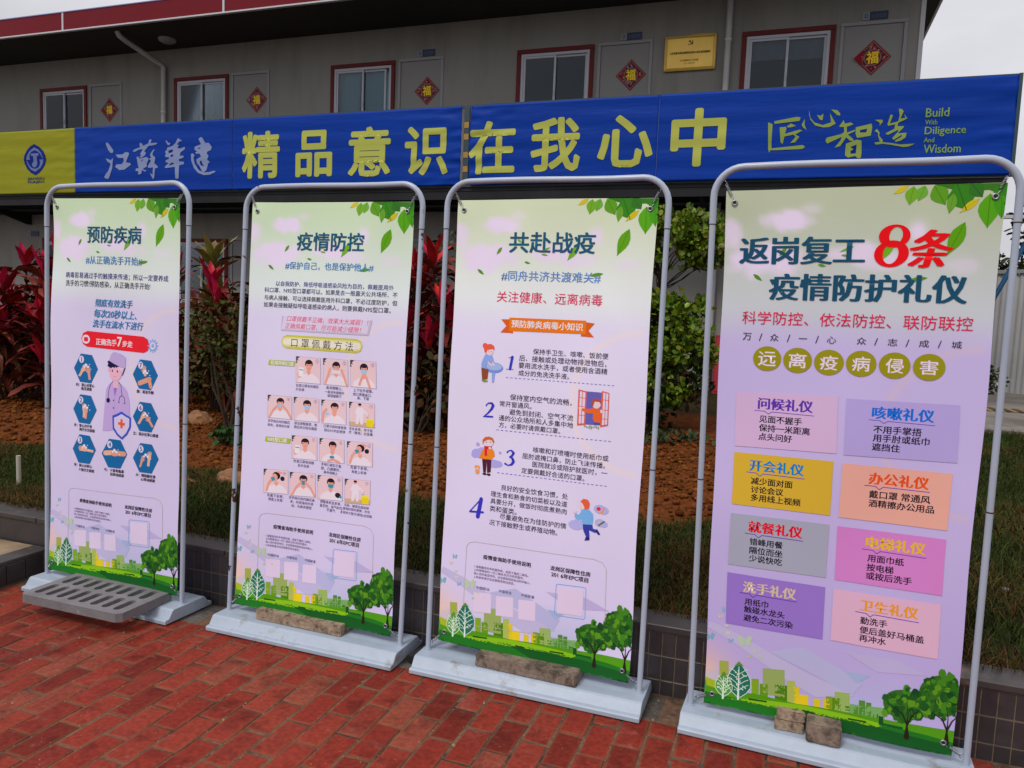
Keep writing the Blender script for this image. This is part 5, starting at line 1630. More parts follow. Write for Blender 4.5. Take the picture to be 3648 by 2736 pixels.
# ------------------------------------------------------------------ palette
M_white = mat('white_powder_paint', (.35, .41, .49), .42, noise_s=9, noise_a=.10, bump=.0006, bump_s=40, col2=(.20, .19, .17), c2lo=.57, c2hi=.72, c2s=9)
M_pole = mat('pole_paint', (.37, .42, .51), .3, noise_s=6, noise_a=.08, col2=(.06, .02, .015), c2lo=.70, c2hi=.715, c2s=13)
M_pole2 = mat('rusty_pole_paint', (.37, .42, .51), .3, noise_s=6, noise_a=.08, col2=(.06, .02, .015), c2lo=.63, c2hi=.64, c2s=14)
M_rust = mat('rust', (.04, .015, .012), .9)
M_steel = mat('spring_steel', (.35, .36, .38), .35, metal=.9)
M_dark = mat('dark_hole', (.01, .01, .01), .8)
M_brick = None
M_wall = mat('wall_panel_paint', (.235, .228, .208), .55, spec=.15, noise_s=.7, noise_a=.06, bump=.0008, bump_s=3, col2=(.185, .175, .155), c2lo=.48, c2hi=.75, c2s=2.2, coords='World', stretch=(1, 1, .22))
M_alu = mat('window_aluminium', (.42, .43, .48), .4)
M_red = mat('red_window_trim', (.12, .010, .010), .5, spec=.2, noise_s=4, noise_a=.15)
M_fascia = mat('red_fascia_paint', (.15, .004, .010), .5, spec=.15, noise_s=.8, noise_a=.1, coords='World')
M_fwhite = mat('white_trim', (.5, .5, .52), .5)
M_soffit = mat('soffit_board', (.05, .048, .045), .8, spec=.1, noise_s=.5, noise_a=.15, coords='World')
M_deck = mat('walkway_deck_steel', (.022, .022, .024), .6, spec=.1, noise_s=2, noise_a=.3)
M_pipe = mat('pvc_pipe', (.38, .37, .36), .4, noise_s=3, noise_a=.1)
M_tile = mat('dark_facing_tile', (.035, .03, .032), .35, noise_s=22, noise_a=.25, rnd_a=.2, coords='World')
M_grout = mat('tan_grout', (.14, .10, .06), .9, noise_s=30, noise_a=.4, coords='World')
M_cap = mat('coping_tile', (.045, .038, .036), .42, noise_s=12, noise_a=.3, rnd_a=.15, coords='World', col2=(.14, .09, .05), c2lo=.6, c2hi=.72, c2s=6)
M_tan = mat('tan_floor_tile', (.24, .17, .10), .6, noise_s=9, noise_a=.3, coords='World')
M_concrete = mat('cast_concrete', (.17, .16, .165), .75, noise_s=14, noise_a=.22, bump=.0012, bump_s=90, col2=(.27, .25, .24), c2lo=.62, c2hi=.72, c2s=18)
M_stone = mat('sandy_block', (.30, .22, .15), .9, noise_s=45, noise_a=.45, bump=.003, bump_s=70, col2=(.11, .075, .05), c2lo=.5, c2hi=.62, c2s=28)
M_stone2 = mat('brown_block', (.22, .165, .125), .9, noise_s=45, noise_a=.45, bump=.003, bump_s=60, col2=(.07, .05, .035), c2lo=.48, c2hi=.6, c2s=22)
M_rock = mat('pink_rock', (.24, .095, .045), .85, noise_s=8, noise_a=.3, bump=.004, bump_s=25, rnd_a=.2)
M_soil = mat('laterite_soil', (.17, .052, .012), .95, spec=.05, attr=True, noise_s=14, noise_a=.55, bump=.012, bump_s=22, coords='World')
M_mortar = mat('joint_sand', (.13, .07, .038), .95, noise_s=40, noise_a=.5, bump=.002, bump_s=120, coords='World', col2=(.03, .02, .012), c2lo=.48, c2hi=.6, c2s=3)
M_ground = mat('far_ground', (.10, .09, .07), .9, noise_s=.3, noise_a=.3, coords='World')
M_path = mat('path_concrete', (.20, .175, .15), .85, noise_s=2, noise_a=.3, coords='World', col2=(.12, .10, .085), c2lo=.5, c2hi=.62, c2s=1.2)
M_veg = mat('leaf_surface', (1, 1, 1), .5, attr=True, spec=.12)
M_grass = mat('grass_blade', (1, 1, 1), .65, attr=True, spec=.08)
M_print = mat('vinyl_print', (1, 1, 1), .5, attr=True, spec=.12)
M_bark = mat('bark', (.040, .026, .018), .9, spec=.1, noise_s=30, noise_a=.4, bump=.002, bump_s=60)
M_door = mat('door_leaf', (.235, .232, .222), .5, spec=.15, noise_s=.8, noise_a=.05, coords='World')
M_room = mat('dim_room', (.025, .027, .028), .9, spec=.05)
M_hoard = mat('white_hoarding', (.42, .42, .42), .5, noise_s=1, noise_a=.12, coords='World')

# bricks: per-brick colour, worn patches, pale dust and sooty spots
def brick_mat(name, base, dark, pale, ra):
    m = bpy.data.materials.new(name); m.use_nodes = True; t = m.node_tree; b = t.nodes['Principled BSDF']; n = t.nodes.new; l = t.links.new
    b.inputs['Roughness'].default_value = .62; b.inputs['Specular IOR Level'].default_value = .12
    ge0 = n('ShaderNodeNewGeometry'); oi = n('ShaderNodeObjectInfo')
    class ge: pass
    vm = n('ShaderNodeVectorMath'); vm.operation = 'SCALE'; vm.inputs[0].default_value = (37, 23, 11); l(oi.outputs['Random'], vm.inputs['Scale']); va = n('ShaderNodeVectorMath'); va.operation = 'ADD'; l(ge0.outputs['Position'], va.inputs[0]); l(vm.outputs[0], va.inputs[1])
    ge.outputs = {'Position': va.outputs[0]}
    def nz(s, lo, hi, d=5):
        x = n('ShaderNodeTexNoise'); x.inputs['Scale'].default_value = s; x.inputs['Detail'].default_value = d; x.inputs['Roughness'].default_value = .65; l(ge.outputs['Position'], x.inputs['Vector'])
        r = n('ShaderNodeMapRange'); r.inputs['From Min'].default_value = lo; r.inputs['From Max'].default_value = hi; l(x.outputs['Fac'], r.inputs['Value']); return r.outputs[0], x.outputs['Fac']
    def mx(f, a, c, k=1):
        q = n('ShaderNodeMix'); q.data_type = 'RGBA'
        if k != 1:
            mm = n('ShaderNodeMath'); mm.operation = 'MULTIPLY'; l(f, mm.inputs[0]); mm.inputs[1].default_value = k; f = mm.outputs[0]
        l(f, q.inputs[0]); l(a, q.inputs[6]) if not isinstance(a, tuple) else setattr(q.inputs[6], 'default_value', (*a, 1))
        q.inputs[7].default_value = (*c, 1); return q.outputs[2]
    # per-brick tone
    ra_ = n('ShaderNodeValToRGB'); l(oi.outputs['Random'], ra_.inputs[0]); e = ra_.color_ramp.elements
    e[0].position = 0; e[0].color = (*[v*.55+w*.3 for v, w in zip(base, dark)], 1); e[1].position = .13; e[1].color = (*[v*.85 for v in base], 1)
    for p_, k_, o_ in ((.35, 1.0, 1), (.6, 1.12, 1.25), (.8, .88, 1.1), (.93, 1.05, 1.9)): x_ = e.new(p_); x_.color = (*[base[0]*k_, base[1]*k_*(1+(o_-1)*ra*2), base[2]*k_*o_], 1)
    f1, _ = nz(7, .5, .72); c = mx(f1, ra_.outputs[0], dark, .75)
    f2, _ = nz(19, .6, .74, 8); c = mx(f2, c, pale, .55)
    f3, _ = nz(3.1, .62, .72, 8); c = mx(f3, c, (.02, .014, .012), .5)
    f5, _ = nz(2.2, .60, .70, 9); c = mx(f5, c, (pale[0]*1.2, pale[1]*1.15, pale[2]*1.1), .30)
    x4 = n('ShaderNodeTexNoise'); x4.inputs['Scale'].default_value = 60; x4.inputs['Detail'].default_value = 8; l(ge.outputs['Position'], x4.inputs['Vector'])
    r4 = n('ShaderNodeMapRange'); r4.inputs['From Min'].default_value = .25; r4.inputs['From Max'].default_value = .75; r4.inputs['To Min'].default_value = .7; r4.inputs['To Max'].default_value = 1.3; l(x4.outputs['Fac'], r4.inputs['Value'])
    q = n('ShaderNodeVectorMath'); q.operation = 'SCALE'; l(c, q.inputs[0]); l(r4.outputs[0], q.inputs['Scale'])
    # sandy, worn arris: lighter where the surface bevels down to the joint
    at = n('ShaderNodeAttribute'); at.attribute_name = 'edge'; c6 = n('ShaderNodeMix'); c6.data_type = 'RGBA'
    m6 = n('ShaderNodeMath'); m6.operation = 'MULTIPLY'; l(at.outputs['Fac'], m6.inputs[0]); m6.inputs[1].default_value = .42
    l(m6.outputs[0], c6.inputs[0]); l(q.outputs[0], c6.inputs[6]); c6.inputs[7].default_value = (.20, .085, .04, 1)
    l(c6.outputs[2], b.inputs['Base Color'])
    bp = n('ShaderNodeBump'); bp.inputs['Distance'].default_value = .0016; l(x4.outputs['Fac'], bp.inputs['Height'])
    _, f7 = nz(12, 0, 1); b2 = n('ShaderNodeBump'); b2.inputs['Distance'].default_value = .004; l(f7, b2.inputs['Height']); l(bp.outputs[0], b2.inputs['Normal']); l(b2.outputs[0], b.inputs['Normal'])
    return m
M_brick = brick_mat('red_paving_brick', (.220, .026, .0145), (.050, .006, .004), (.27, .10, .075), .5)
M_gbrick = brick_mat('grey_edging_brick', (.10, .085, .07), (.045, .038, .032), (.17, .15, .13), .2)

# ------------------------------------------------------------------ ground and pavement
g = MB().box((-90, -60, -.30), (90, 120, -.09)).build('ground', M_ground); tag(g, kind='structure')
pv = MB().box((-7, -.6, -.08), (4.2, 2.862, -.0035)).build('pavement', M_mortar); tag(pv, kind='structure')
BX, BY = .098, .205
def brick_mesh(name, w, d, seed, m):
    r = random.Random(seed); t = .0045; V = []; Ed = []
    h = .05
    ring = lambda ins, z, j: [(-w/2+ins+r.uniform(-j, j), -d/2+ins+r.uniform(-j, j), z), (w/2-ins+r.uniform(-j, j), -d/2+ins+r.uniform(-j, j), z), (w/2-ins+r.uniform(-j, j), d/2-ins+r.uniform(-j, j), z), (-w/2+ins+r.uniform(-j, j), d/2-ins+r.uniform(-j, j), z)]
    def ringm(ins, z, j):   # 8 points with mid points
        c = ring(ins, z, j); o = []
        for k in range(4):
            a, b = c[k], c[(k+1) % 4]; o.append(a); o.append(((a[0]+b[0])/2+r.uniform(-j, j), (a[1]+b[1])/2+r.uniform(-j, j), z+r.uniform(-j, j)*.3))
        return o
    V += ringm(.0, -h, .0004)+ringm(.0, -t, .0012)+ringm(t*.9, -.0006, .0012)+ringm(.011, .0, .0015)
    Ed += [1]*8+[1]*8+[.85]*8+[0]*8
    V.append((0, 0, r.uniform(-.0008, .0002))); Ed.append(0)
    F = []
    for q in range(3):
        for k in range(8): F.append((q*8+k, q*8+(k+1) % 8, q*8+8+(k+1) % 8, q*8+8+k))
    for k in range(8): F.append((24+k, 24+(k+1) % 8, 32))
    me = bpy.data.meshes.new(name); me.from_pydata(V, [], F); me.polygons.foreach_set('use_smooth', [True]*len(F))
    a = me.attributes.new('edge', 'FLOAT', 'POINT'); a.data.foreach_set('value', Ed); me.materials.append(m); return me
RB = [brick_mesh('brick', BX-.0045, BY-.0055, s, M_brick) for s in range(7)]
GB = [brick_mesh('brick', BX-.0045, BY-.0055, s+20, M_gbrick) for s in range(3)]
tA, tB = math.tan, math.atan
def seen(x, y):   # inside the camera's view of the paving
    d = Vector((x, y, 0))-Vector((0, 0, CH)); z = d.dot(Fv)
    if z <= 0: return False
    px = d.dot(Rv)/z*FPX; py = -d.dot(Uv)/z*FPX
    return abs(px) < 1824+110 and -1368 < py < 1368+110
rest = []; cnt = 0; cand = []
for k in range(-66, 42):
    x = -.896+BX*k
    off = 0 if k % 2 == 0 else BY/2
    for j in range(-14, 4):
        y = 2.2395+off+BY*j
        if y+BY/2 > 2.645:
            ln_ = 2.647-(y-BY/2)
            if ln_ > .03: cand.append((x, y-BY/2+ln_/2, 'cut%d' % (k % 2)))
            continue
        cand.append((x, y, 'full'))
hb = {'cut0': [brick_mesh('brick', BX-.006, 2.647-(2.6495-BY/2)-.006, s+40, M_brick) for s in range(3)], 'cut1': [brick_mesh('brick', BX-.006, BY-.009, s+50, M_brick) for s in range(3)]}
for x, y, kd in cand:
    if x < -3.5-.02 and y > 1.45: continue
    me = rnd.choice(RB if kd == 'full' else hb[kd]); yy = y
    zz = rnd.uniform(-.0022, .0022); rot = (rnd.gauss(0, .006), rnd.gauss(0, .009), rnd.gauss(0, .008))
    if seen(x, yy) and cnt < 275:
        o = link('brick', me, pv); o.location = (x+rnd.uniform(-.0015, .0015), yy+rnd.uniform(-.0015, .0015), zz); o.rotation_euler = rot; cnt += 1
    else: rest.append((x, yy, zz, me, rot))
gc = 0
for k in range(-24, 42):
    x = -.896+BX*(k+.3); y = 2.749
    me = rnd.choice(GB); zz = rnd.uniform(-.004, .0)
    if -3.48 < x < 1.0 and gc < 24 and any(a < x < b for a, b in ((-3.5, -3.3), (-2.5, -2.25), (-1.4, -1.28), (-.42, -.22))):
        o = link('brick', me, pv); o.location = (x, y, zz); gc += 1
    elif x > -3.45: rest.append((x, y, zz, me, (0, 0, 0)))
bm = bmesh.new()
for x, y, zz, me, rot in rest:
    n0 = len(bm.verts); bm.from_mesh(me); bm.verts.ensure_lookup_table()
    Mx = Matrix.Translation((x, y, zz)) @ Matrix.Rotation(rot[2], 4, 'Z')
    mi = 1 if me in GB else 0
    for v_ in bm.verts[n0:]: v_.co = Mx @ v_.co
for f_ in bm.faces: f_.material_index = 1 if (f_.calc_center_median().y > 2.647) else 0
me = bpy.data.meshes.new('outer_brickwork'); bm.to_mesh(me); bm.free(); me.materials.clear(); me.materials.append(M_brick); me.materials.append(M_gbrick)
o = link('outer_brickwork', me, pv); o['kind'] = 'stuff'
rc = np.random.default_rng(77); V = []; Fc = []; q = 0
tv = np.array([(1, 0, 0), (-.6, .8, 0), (-.6, -.8, 0), (0, 0, 1.0)]); tf = np.array([(0, 1, 3), (1, 2, 3), (2, 0, 3)])
for _ in range(5200):       # sand and grit that gathers in and beside the joints
    x = rc.uniform(-3.6, 1.2); y = rc.uniform(1.2, 2.85)
    if rc.random() < .72: x = -.896-BX/2+BX*round((x+.896+BX/2)/BX)+rc.normal(0, .004)
    s_ = .0009*(4 ** rc.random()) * (1 if rc.random() < .97 else 2.6)
    a = rc.uniform(0, 6.28); R2 = np.array([[math.cos(a), -math.sin(a), 0], [math.sin(a), math.cos(a), 0], [0, 0, 1]])
    V.append((tv*s_*rc.uniform(.6, 1.3, 3)) @ R2.T+[x, y, .0003 if abs((x+.896)/BX % 1-.5) > .07 else -.003]); Fc.append(tf+q); q += 4
o = link('joint_grit', np_mesh('joint_grit', np.concatenate(V), np.concatenate(Fc), mat('grit', (.26, .16, .09), .95)), pv); o['kind'] = 'stuff'
# ------------------------------------------------------------------ planter wall with strip tiles
YP = 2.857
pl = thing('planter_wall', 'low planter wall faced in dark strip tiles behind the banner stands', 'wall', (0, 0, 0))
MB().box((-9, YP+.0025, -.05), (4.2, 3.02, .245)).build('core', M_grout, pl)
tm = {}
def tile(x0, x1, z0, z1, parent, y=YP, m=M_tile, nm='tile', th=.007):
    k = (round(x1-x0, 3), round(z1-z0, 3), m.name)
    if k not in tm: tm[k] = MB().box((-(x1-x0)/2, 0, -(z1-z0)/2), ((x1-x0)/2, th, (z1-z0)/2), .0012).mesh(nm, m)
    o = link(nm, tm[k], parent); o.location = ((x0+x1)/2, y+rnd.uniform(-.0006, .0006), (z0+z1)/2); o.rotation_euler = (rnd.uniform(-.006, .006), 0, 0); return o
ZR = [(.153, .239), (.058, .148), (-.03, .053)]
nt_ = 0; TX = .0505
vis = [(-2.52, -2.2), (-1.45, -1.2), (-.47, -.17), (.52, 1.1)]
k = 0; x = -3.44; hid = MB()
while x < 4.1:
    for z0, z1 in ZR:
        if nt_ < 285: tile(x, x+TX-.004, z0, z1, pl); nt_ += 1
        else: hid.box((x, YP, z0), (x+TX-.004, YP+.007, z1))
    x += TX
o = hid.build('outer_tile_facing', M_tile, pl); o['kind'] = 'stuff'
for k in range(3): tile(-5.16+.56*k+.003, -4.60+.56*k-.003, -.03, .239, pl, nm='large_tile')
x = -9; capm = MB().box((-.2975, 0, 0), (.2975, .150, .026), .003).mesh('coping_slab', M_cap)
while x < 4: 
    o = link('coping_slab', capm, pl); o.location = (x+.3, YP-.008, .246); o.rotation_euler = (rnd.uniform(-.006, .006), 0, rnd.uniform(-.002, .002)); x += .6
# step platform at the far left
st = thing('tiled_step', 'low tiled step with tan top and dark tile edge at the left end', 'step')
MB().box((-5.6, .9, -.05), (-3.508, YP-.012, .108)).build('core', M_grout, st)
o = MB().box((-5.6, .9, .108), (-3.61, YP-.012, .127), .003).build('floor_tile', M_tan, st)
for k in range(4): MB().box((-3.607, 1.0+.47*k, .108), (-3.5, 1.0+.47*k+.455 if k < 3 else YP-.014, .129), .003).build('edge_tile', M_cap, st)
tl = MB().box((-.003, -.0475, -.04), (.004, .0475, .055), .001).mesh('tile', M_tile)
y = .96
while y < YP-.05:
    o = link('tile', tl, st); o.location = (-3.504, y, .048); y += .1
# ------------------------------------------------------------------ planted bed: terrain, soil, grass
def bedz(x, y):
    r = min(1, max(0, (y-4.1)/.9)); 
    return .250+.012*min(1, (y-2.9)/.5)+r*(.045+.035*nse(x*.9, y*.9, 3)+.02*nse(x*3, y*3, 5)) - (.05*max(0, min(1, (x-.6)/.8)))*r*0
def soil_edge(x): return 4.22+.28*nse(x*1.3, 7.7)+.16*nse(x*4.1, 2.2)
def is_grass(x, y):
    if x > .45+.25*nse(y*1.1, 4.4): return not (y > 9.7+.25*nse(x*2, 1) )
    return y < soil_edge(x)
nx, ny = 260, 150
xs = np.linspace(-16, 12, nx); ys = np.concatenate([np.linspace(2.985, 7, 110), np.linspace(7.15, 30, 40)])
V = []; BC = []
for yy in ys:
    for xx in xs:
        z = bedz(xx, yy)
        if not is_grass(xx, yy) and yy < 9: z += .022*abs(nse(xx*7, yy*7, 1))+.012*nse(xx*19, yy*19, 2)
        V.append((xx, yy, z)); gq = is_grass(xx, yy) or yy > 9; BC.append((.030, .022, .010) if gq else (.115, .034, .009))
Q = [(j*nx+i, j*nx+i+1, (j+1)*nx+i+1, (j+1)*nx+i) for j in range(len(ys)-1) for i in range(nx-1)]
o = link('soil_bed', np_mesh('soil_bed', V, Q, M_soil, np.array(BC), smooth=True)); tag(o, kind='structure')
# clods and crumbs
rg = np.random.default_rng(5)
def icos():
    p = (1+5**.5)/2; v = [(-1, p, 0), (1, p, 0), (-1, -p, 0), (1, -p, 0), (0, -1, p), (0, 1, p), (0, -1, -p), (0, 1, -p), (p, 0, -1), (p, 0, 1), (-p, 0, -1), (-p, 0, 1)]
    f = [(0, 11, 5), (0, 5, 1), (0, 1, 7), (0, 7, 10), (0, 10, 11), (1, 5, 9), (5, 11, 4), (11, 10, 2), (10, 7, 6), (7, 1, 8), (3, 9, 4), (3, 4, 2), (3, 2, 6), (3, 6, 8), (3, 8, 9), (4, 9, 5), (2, 4, 11), (6, 2, 10), (8, 6, 7), (9, 8, 1)]
    return np.array(v)/1.9, np.array(f)
iv, if_ = icos()
def clods(n, xr, yr, s0, s1, name, cmul):
    V = []; Fc = []; Cc = []; o = 0
    for _ in range(n):
        x = rg.uniform(*xr); y = rg.uniform(*yr)
        if is_grass(x, y-.08): continue
        s = s0*(s1/s0)**(rg.random()**2.2)
        v = iv*rg.uniform(.6, 1.25, (12, 1))*s*rg.uniform(.6, 1.2, 3)
        a = rg.uniform(0, 6.28); ca, sa = math.cos(a), math.sin(a); v = np.c_[v[:, 0]*ca-v[:, 1]*sa, v[:, 0]*sa+v[:, 1]*ca, v[:, 2]*.75]
        V.append(v+[x, y, bedz(x, y)+.012+s*.2]); Fc.append(if_+o); o += 12
        c = np.array([.135, .040, .010])*rg.uniform(.45, 1.5)*cmul; c[1] *= rg.uniform(.85, 1.3); Cc.append(np.tile(c, (12, 1)))
    m = mat('soil_clod', (1, 1, 1), .95, attr=True, noise_s=60, noise_a=.35, spec=.05, bump=.003, bump_s=80)
    o = link(name, np_mesh(name, np.concatenate(V), np.concatenate(Fc), m, np.concatenate(Cc))); tag(o, 'orange brown clods and crumbs lying over the bare soil', 'soil', kind='stuff')
clods(22000, (-10, .8), (4.0, 7.6), .006, .032, 'soil_clod', 1)
# grass blades
def grass(n, xr, yr, h0, h1, wd, name, label, dens=None):
    x = rg.uniform(*xr, n); y = rg.uniform(*yr, n)
    P = [(a, b) for a, b in zip(x, y) if is_grass(a, b+rg.normal(0, .05)) and (a < 1.2 or b < 9.8 or True)]
    P = [(a, b) for a, b in P if nse(a*2.4, b*2.4, 9)+nse(a*8, b*8, 2)*.5 > -.42 or rg.random() < .35]
    P = np.array(P); n = len(P); x, y = P[:, 0], P[:, 1]
    z = np.array([bedz(a, b) for a, b in P])-.004
    pn = np.array([nse(a*1.7, b*1.7, 21) for a, b in P])
    h = rg.uniform(h0, h1, n)*(1+pn*.7); ang = rg.uniform(0, 6.28, n); w = wd*rg.uniform(.6, 1.3, n)
    lean = rg.uniform(.3, 1.4, n)*h; la = rg.uniform(0, 6.28, n)
    dx, dy = np.cos(ang)*w, np.sin(ang)*w; lx, ly = np.cos(la)*lean, np.sin(la)*lean
    a = np.c_[x-dx, y-dy, z]; b = np.c_[x+dx, y+dy, z]; c = np.c_[x+dx*.7+lx*.4, y+dy*.7+ly*.4, z+h*.65]; d = np.c_[x-dx*.7+lx*.4, y-dy*.7+ly*.4, z+h*.65]; e = np.c_[x+lx, y+ly, z+h*np.where(lean > h, .7, 1)]
    V = np.stack([a, b, c, d, e], 1).reshape(-1, 3); i = np.arange(n)*5
    Q = np.concatenate([np.c_[i, i+1, i+2], np.c_[i, i+2, i+3], np.c_[i+3, i+2, i+4]])
    dry = (rg.random(n)+pn*.9+np.clip((3.25-y)*1.3, 0, .5)) > .80
    col = np.where(dry[:, None], np.array([.105, .058, .018])*rg.uniform(.5, 1.4, (n, 1)), np.array([.026, .040, .007])*rg.uniform(.4, 1.9, (n, 1)))
    o = link(name, np_mesh(name, V, Q, M_grass, np.repeat(col, 5, 0))); tag(o, label, 'grass', kind='stuff')
grass(170000, (-7.5, .7), (2.96, 4.6), .025, .065, .0021, 'lawn_grass', 'short patchy grass strip with dry tufts behind the planter wall')
grass(135000, (.2, 4.2), (2.96, 9.9), .035, .10, .0024, 'verge_grass', 'long dark grass on the verge beside the right-hand banner')
# concrete path on the right
o = MB().box((1.35, 9.75, .30), (12, 15.2, .348)).build('concrete_path', M_path); tag(o, kind='structure')
o = MB().box((3.2, 15.2, .30), (14, 30, .33)).build('yard_floor', M_path); tag(o, kind='structure')
# single rocks in the soil
def rock(name, label, x, y, s, sc, m=M_rock, seed=1):
    bm = bmesh.new(); bmesh.ops.create_icosphere(bm, subdivisions=3, radius=s)
    for v_ in bm.verts:
        n_ = v_.co.normalized(); v_.co *= 1+.35*noise.noise(n_*1.3+Vector((seed, 0, 0)))+.12*noise.noise(n_*4+Vector((0, seed, 0)))
        v_.co = Vector((round(v_.co.x/s*4)/4*s*.3+v_.co.x*.7, v_.co.y, v_.co.z)); v_.co.x *= sc[0]; v_.co.y *= sc[1]; v_.co.z *= sc[2]
    me = bpy.data.meshes.new(name); bm.to_mesh(me); bm.free(); me.materials.append(m)
    o = link(name, me); o.location = (x, y, bedz(x, y)+s*sc[2]*.45); tag(o, label, 'rock', group='loose rocks in the planted bed'); return o
rock('rock', 'large pink rock on the grass edge between the first and second stands', -3.30, 3.98, .085, (1.5, .8, .75), seed=1)
rock('rock', 'small pale orange stone low in the grass left of the large pink rock', -3.52, 3.86, .032, (1.6, .8, .6), seed=4)
rock('rock', 'brown boulder at the back of the soil under the shrub branches', -4.95, 5.55, .10, (1.3, .8, .8), seed=6)
rock('rock', 'tan flat rock in the grass between the second and third stands', -2.22, 3.75, .055, (1.8, .9, .5), seed=8)
rock('rock', 'orange rock at the soil edge behind the second stand', -2.55, 4.15, .05, (1.3, .8, .6), seed=9)
rock('rock', 'orange stone in the grass at the far left of the bed', -5.55, 4.0, .055, (1.3, .8, .6), seed=10)
rock('rock', 'tiny yellow pebble on the bare soil between the first and second stands', -3.95, 4.55, .018, (1, 1, .8), seed=3)
rock('rock', 'small white pebble in the verge grass by the right-hand banner edge', 1.02, 3.95, .014, (1, .8, .8), mat('white_pebble', (.6, .6, .62), .7), seed=3)
# ------------------------------------------------------------------ the two-storey prefabricated building
YB, XB0, MOD = 12.555, -15.491, 3.64
bl = thing('prefab_building', 'long two-storey white prefab building with red-trimmed windows behind the banners', 'building', (0, 0, 0))
pc = {}
def panel(x0, x1, z0, z1, y=YB, th=.07, nm='wall_panel', m=None):
    if x1-x0 < .02 or z1-z0 < .02: return
    m = m or M_wall; k = (round(x1-x0, 3), round(z1-z0, 3), round(th, 3), nm)
    if k not in pc: pc[k] = MB().box((0, 0, 0), (x1-x0-.0006, th, z1-z0-.0006), .0008).mesh(nm, m)
    o = link(nm, pc[k], bl); o.location = (x0+.0003, y, z0+.0003); return o
XE = 1.547
STO = [(.28, 3.17, 1.30, 2.668, 2.69), (3.42, 6.40, 4.46, 5.832, 5.845)]   # z0, z1, window bottom/top, door top
for k in range(-2, 5):
    bx = XB0+MOD*k; w0, w1, d0, d1 = bx, bx+1.327, bx+1.389, bx+2.279; nx_ = min(bx+MOD, XE)
    for z0, z1, wz0, wz1, dz1 in STO:
        panel(w0, w1, z0, wz0); panel(w0, w1, wz1, z1); panel(w1, d0, z0, z1); panel(d0, d1, dz1, z1)
        if nx_-d1 > .9:
            mid = (d1+nx_)/2; panel(d1, mid, z0, z1); panel(mid, nx_, z0, z1)
        else: panel(d1, nx_, z0, z1)
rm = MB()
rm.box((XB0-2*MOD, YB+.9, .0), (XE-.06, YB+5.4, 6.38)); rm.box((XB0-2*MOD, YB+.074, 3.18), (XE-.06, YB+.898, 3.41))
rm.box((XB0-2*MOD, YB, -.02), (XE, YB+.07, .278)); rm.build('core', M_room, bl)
MB().box((XE-.055, YB+.002, .28), (XE, YB+5.5, 6.40), .002).build('end_wall', M_wall, bl)
for z0, z1 in ((.28, 3.17), (3.42, 6.40)): MB().box((XE-.05, YB-.012, z0), (XE+.012, YB-.002, z1), .002).build('corner_trim', M_fwhite, bl)
# glass
def glass_mat():
    m = bpy.data.materials.new('window_glass'); m.use_nodes = True; t = m.node_tree; t.nodes.clear(); n = t.nodes.new; l = t.links.new
    o = n('ShaderNodeOutputMaterial'); tr = n('ShaderNodeBsdfTransparent'); tr.inputs[0].default_value = (.62, .68, .70, 1)
    gl = n('ShaderNodeBsdfGlossy'); gl.inputs['Roughness'].default_value = .03; gl.inputs[0].default_value = (.8, .85, .9, 1); fr = n('ShaderNodeFresnel'); fr.inputs[0].default_value = 1.45
    mx_ = n('ShaderNodeMixShader'); l(fr.outputs[0], mx_.inputs[0]); l(tr.outputs[0], mx_.inputs[1]); l(gl.outputs[0], mx_.inputs[2]); l(mx_.outputs[0], o.inputs[0]); return m
M_glass = glass_mat()
M_blue = mat('pale_blue_curtain', (.42, .66, .74), .8, noise_s=3, noise_a=.1, stretch=(6, 6, .5)); M_curt = mat('grey_curtain', (.09, .10, .105), .85); M_blind = mat('white_roller_blind', (.30, .31, .34), .8)
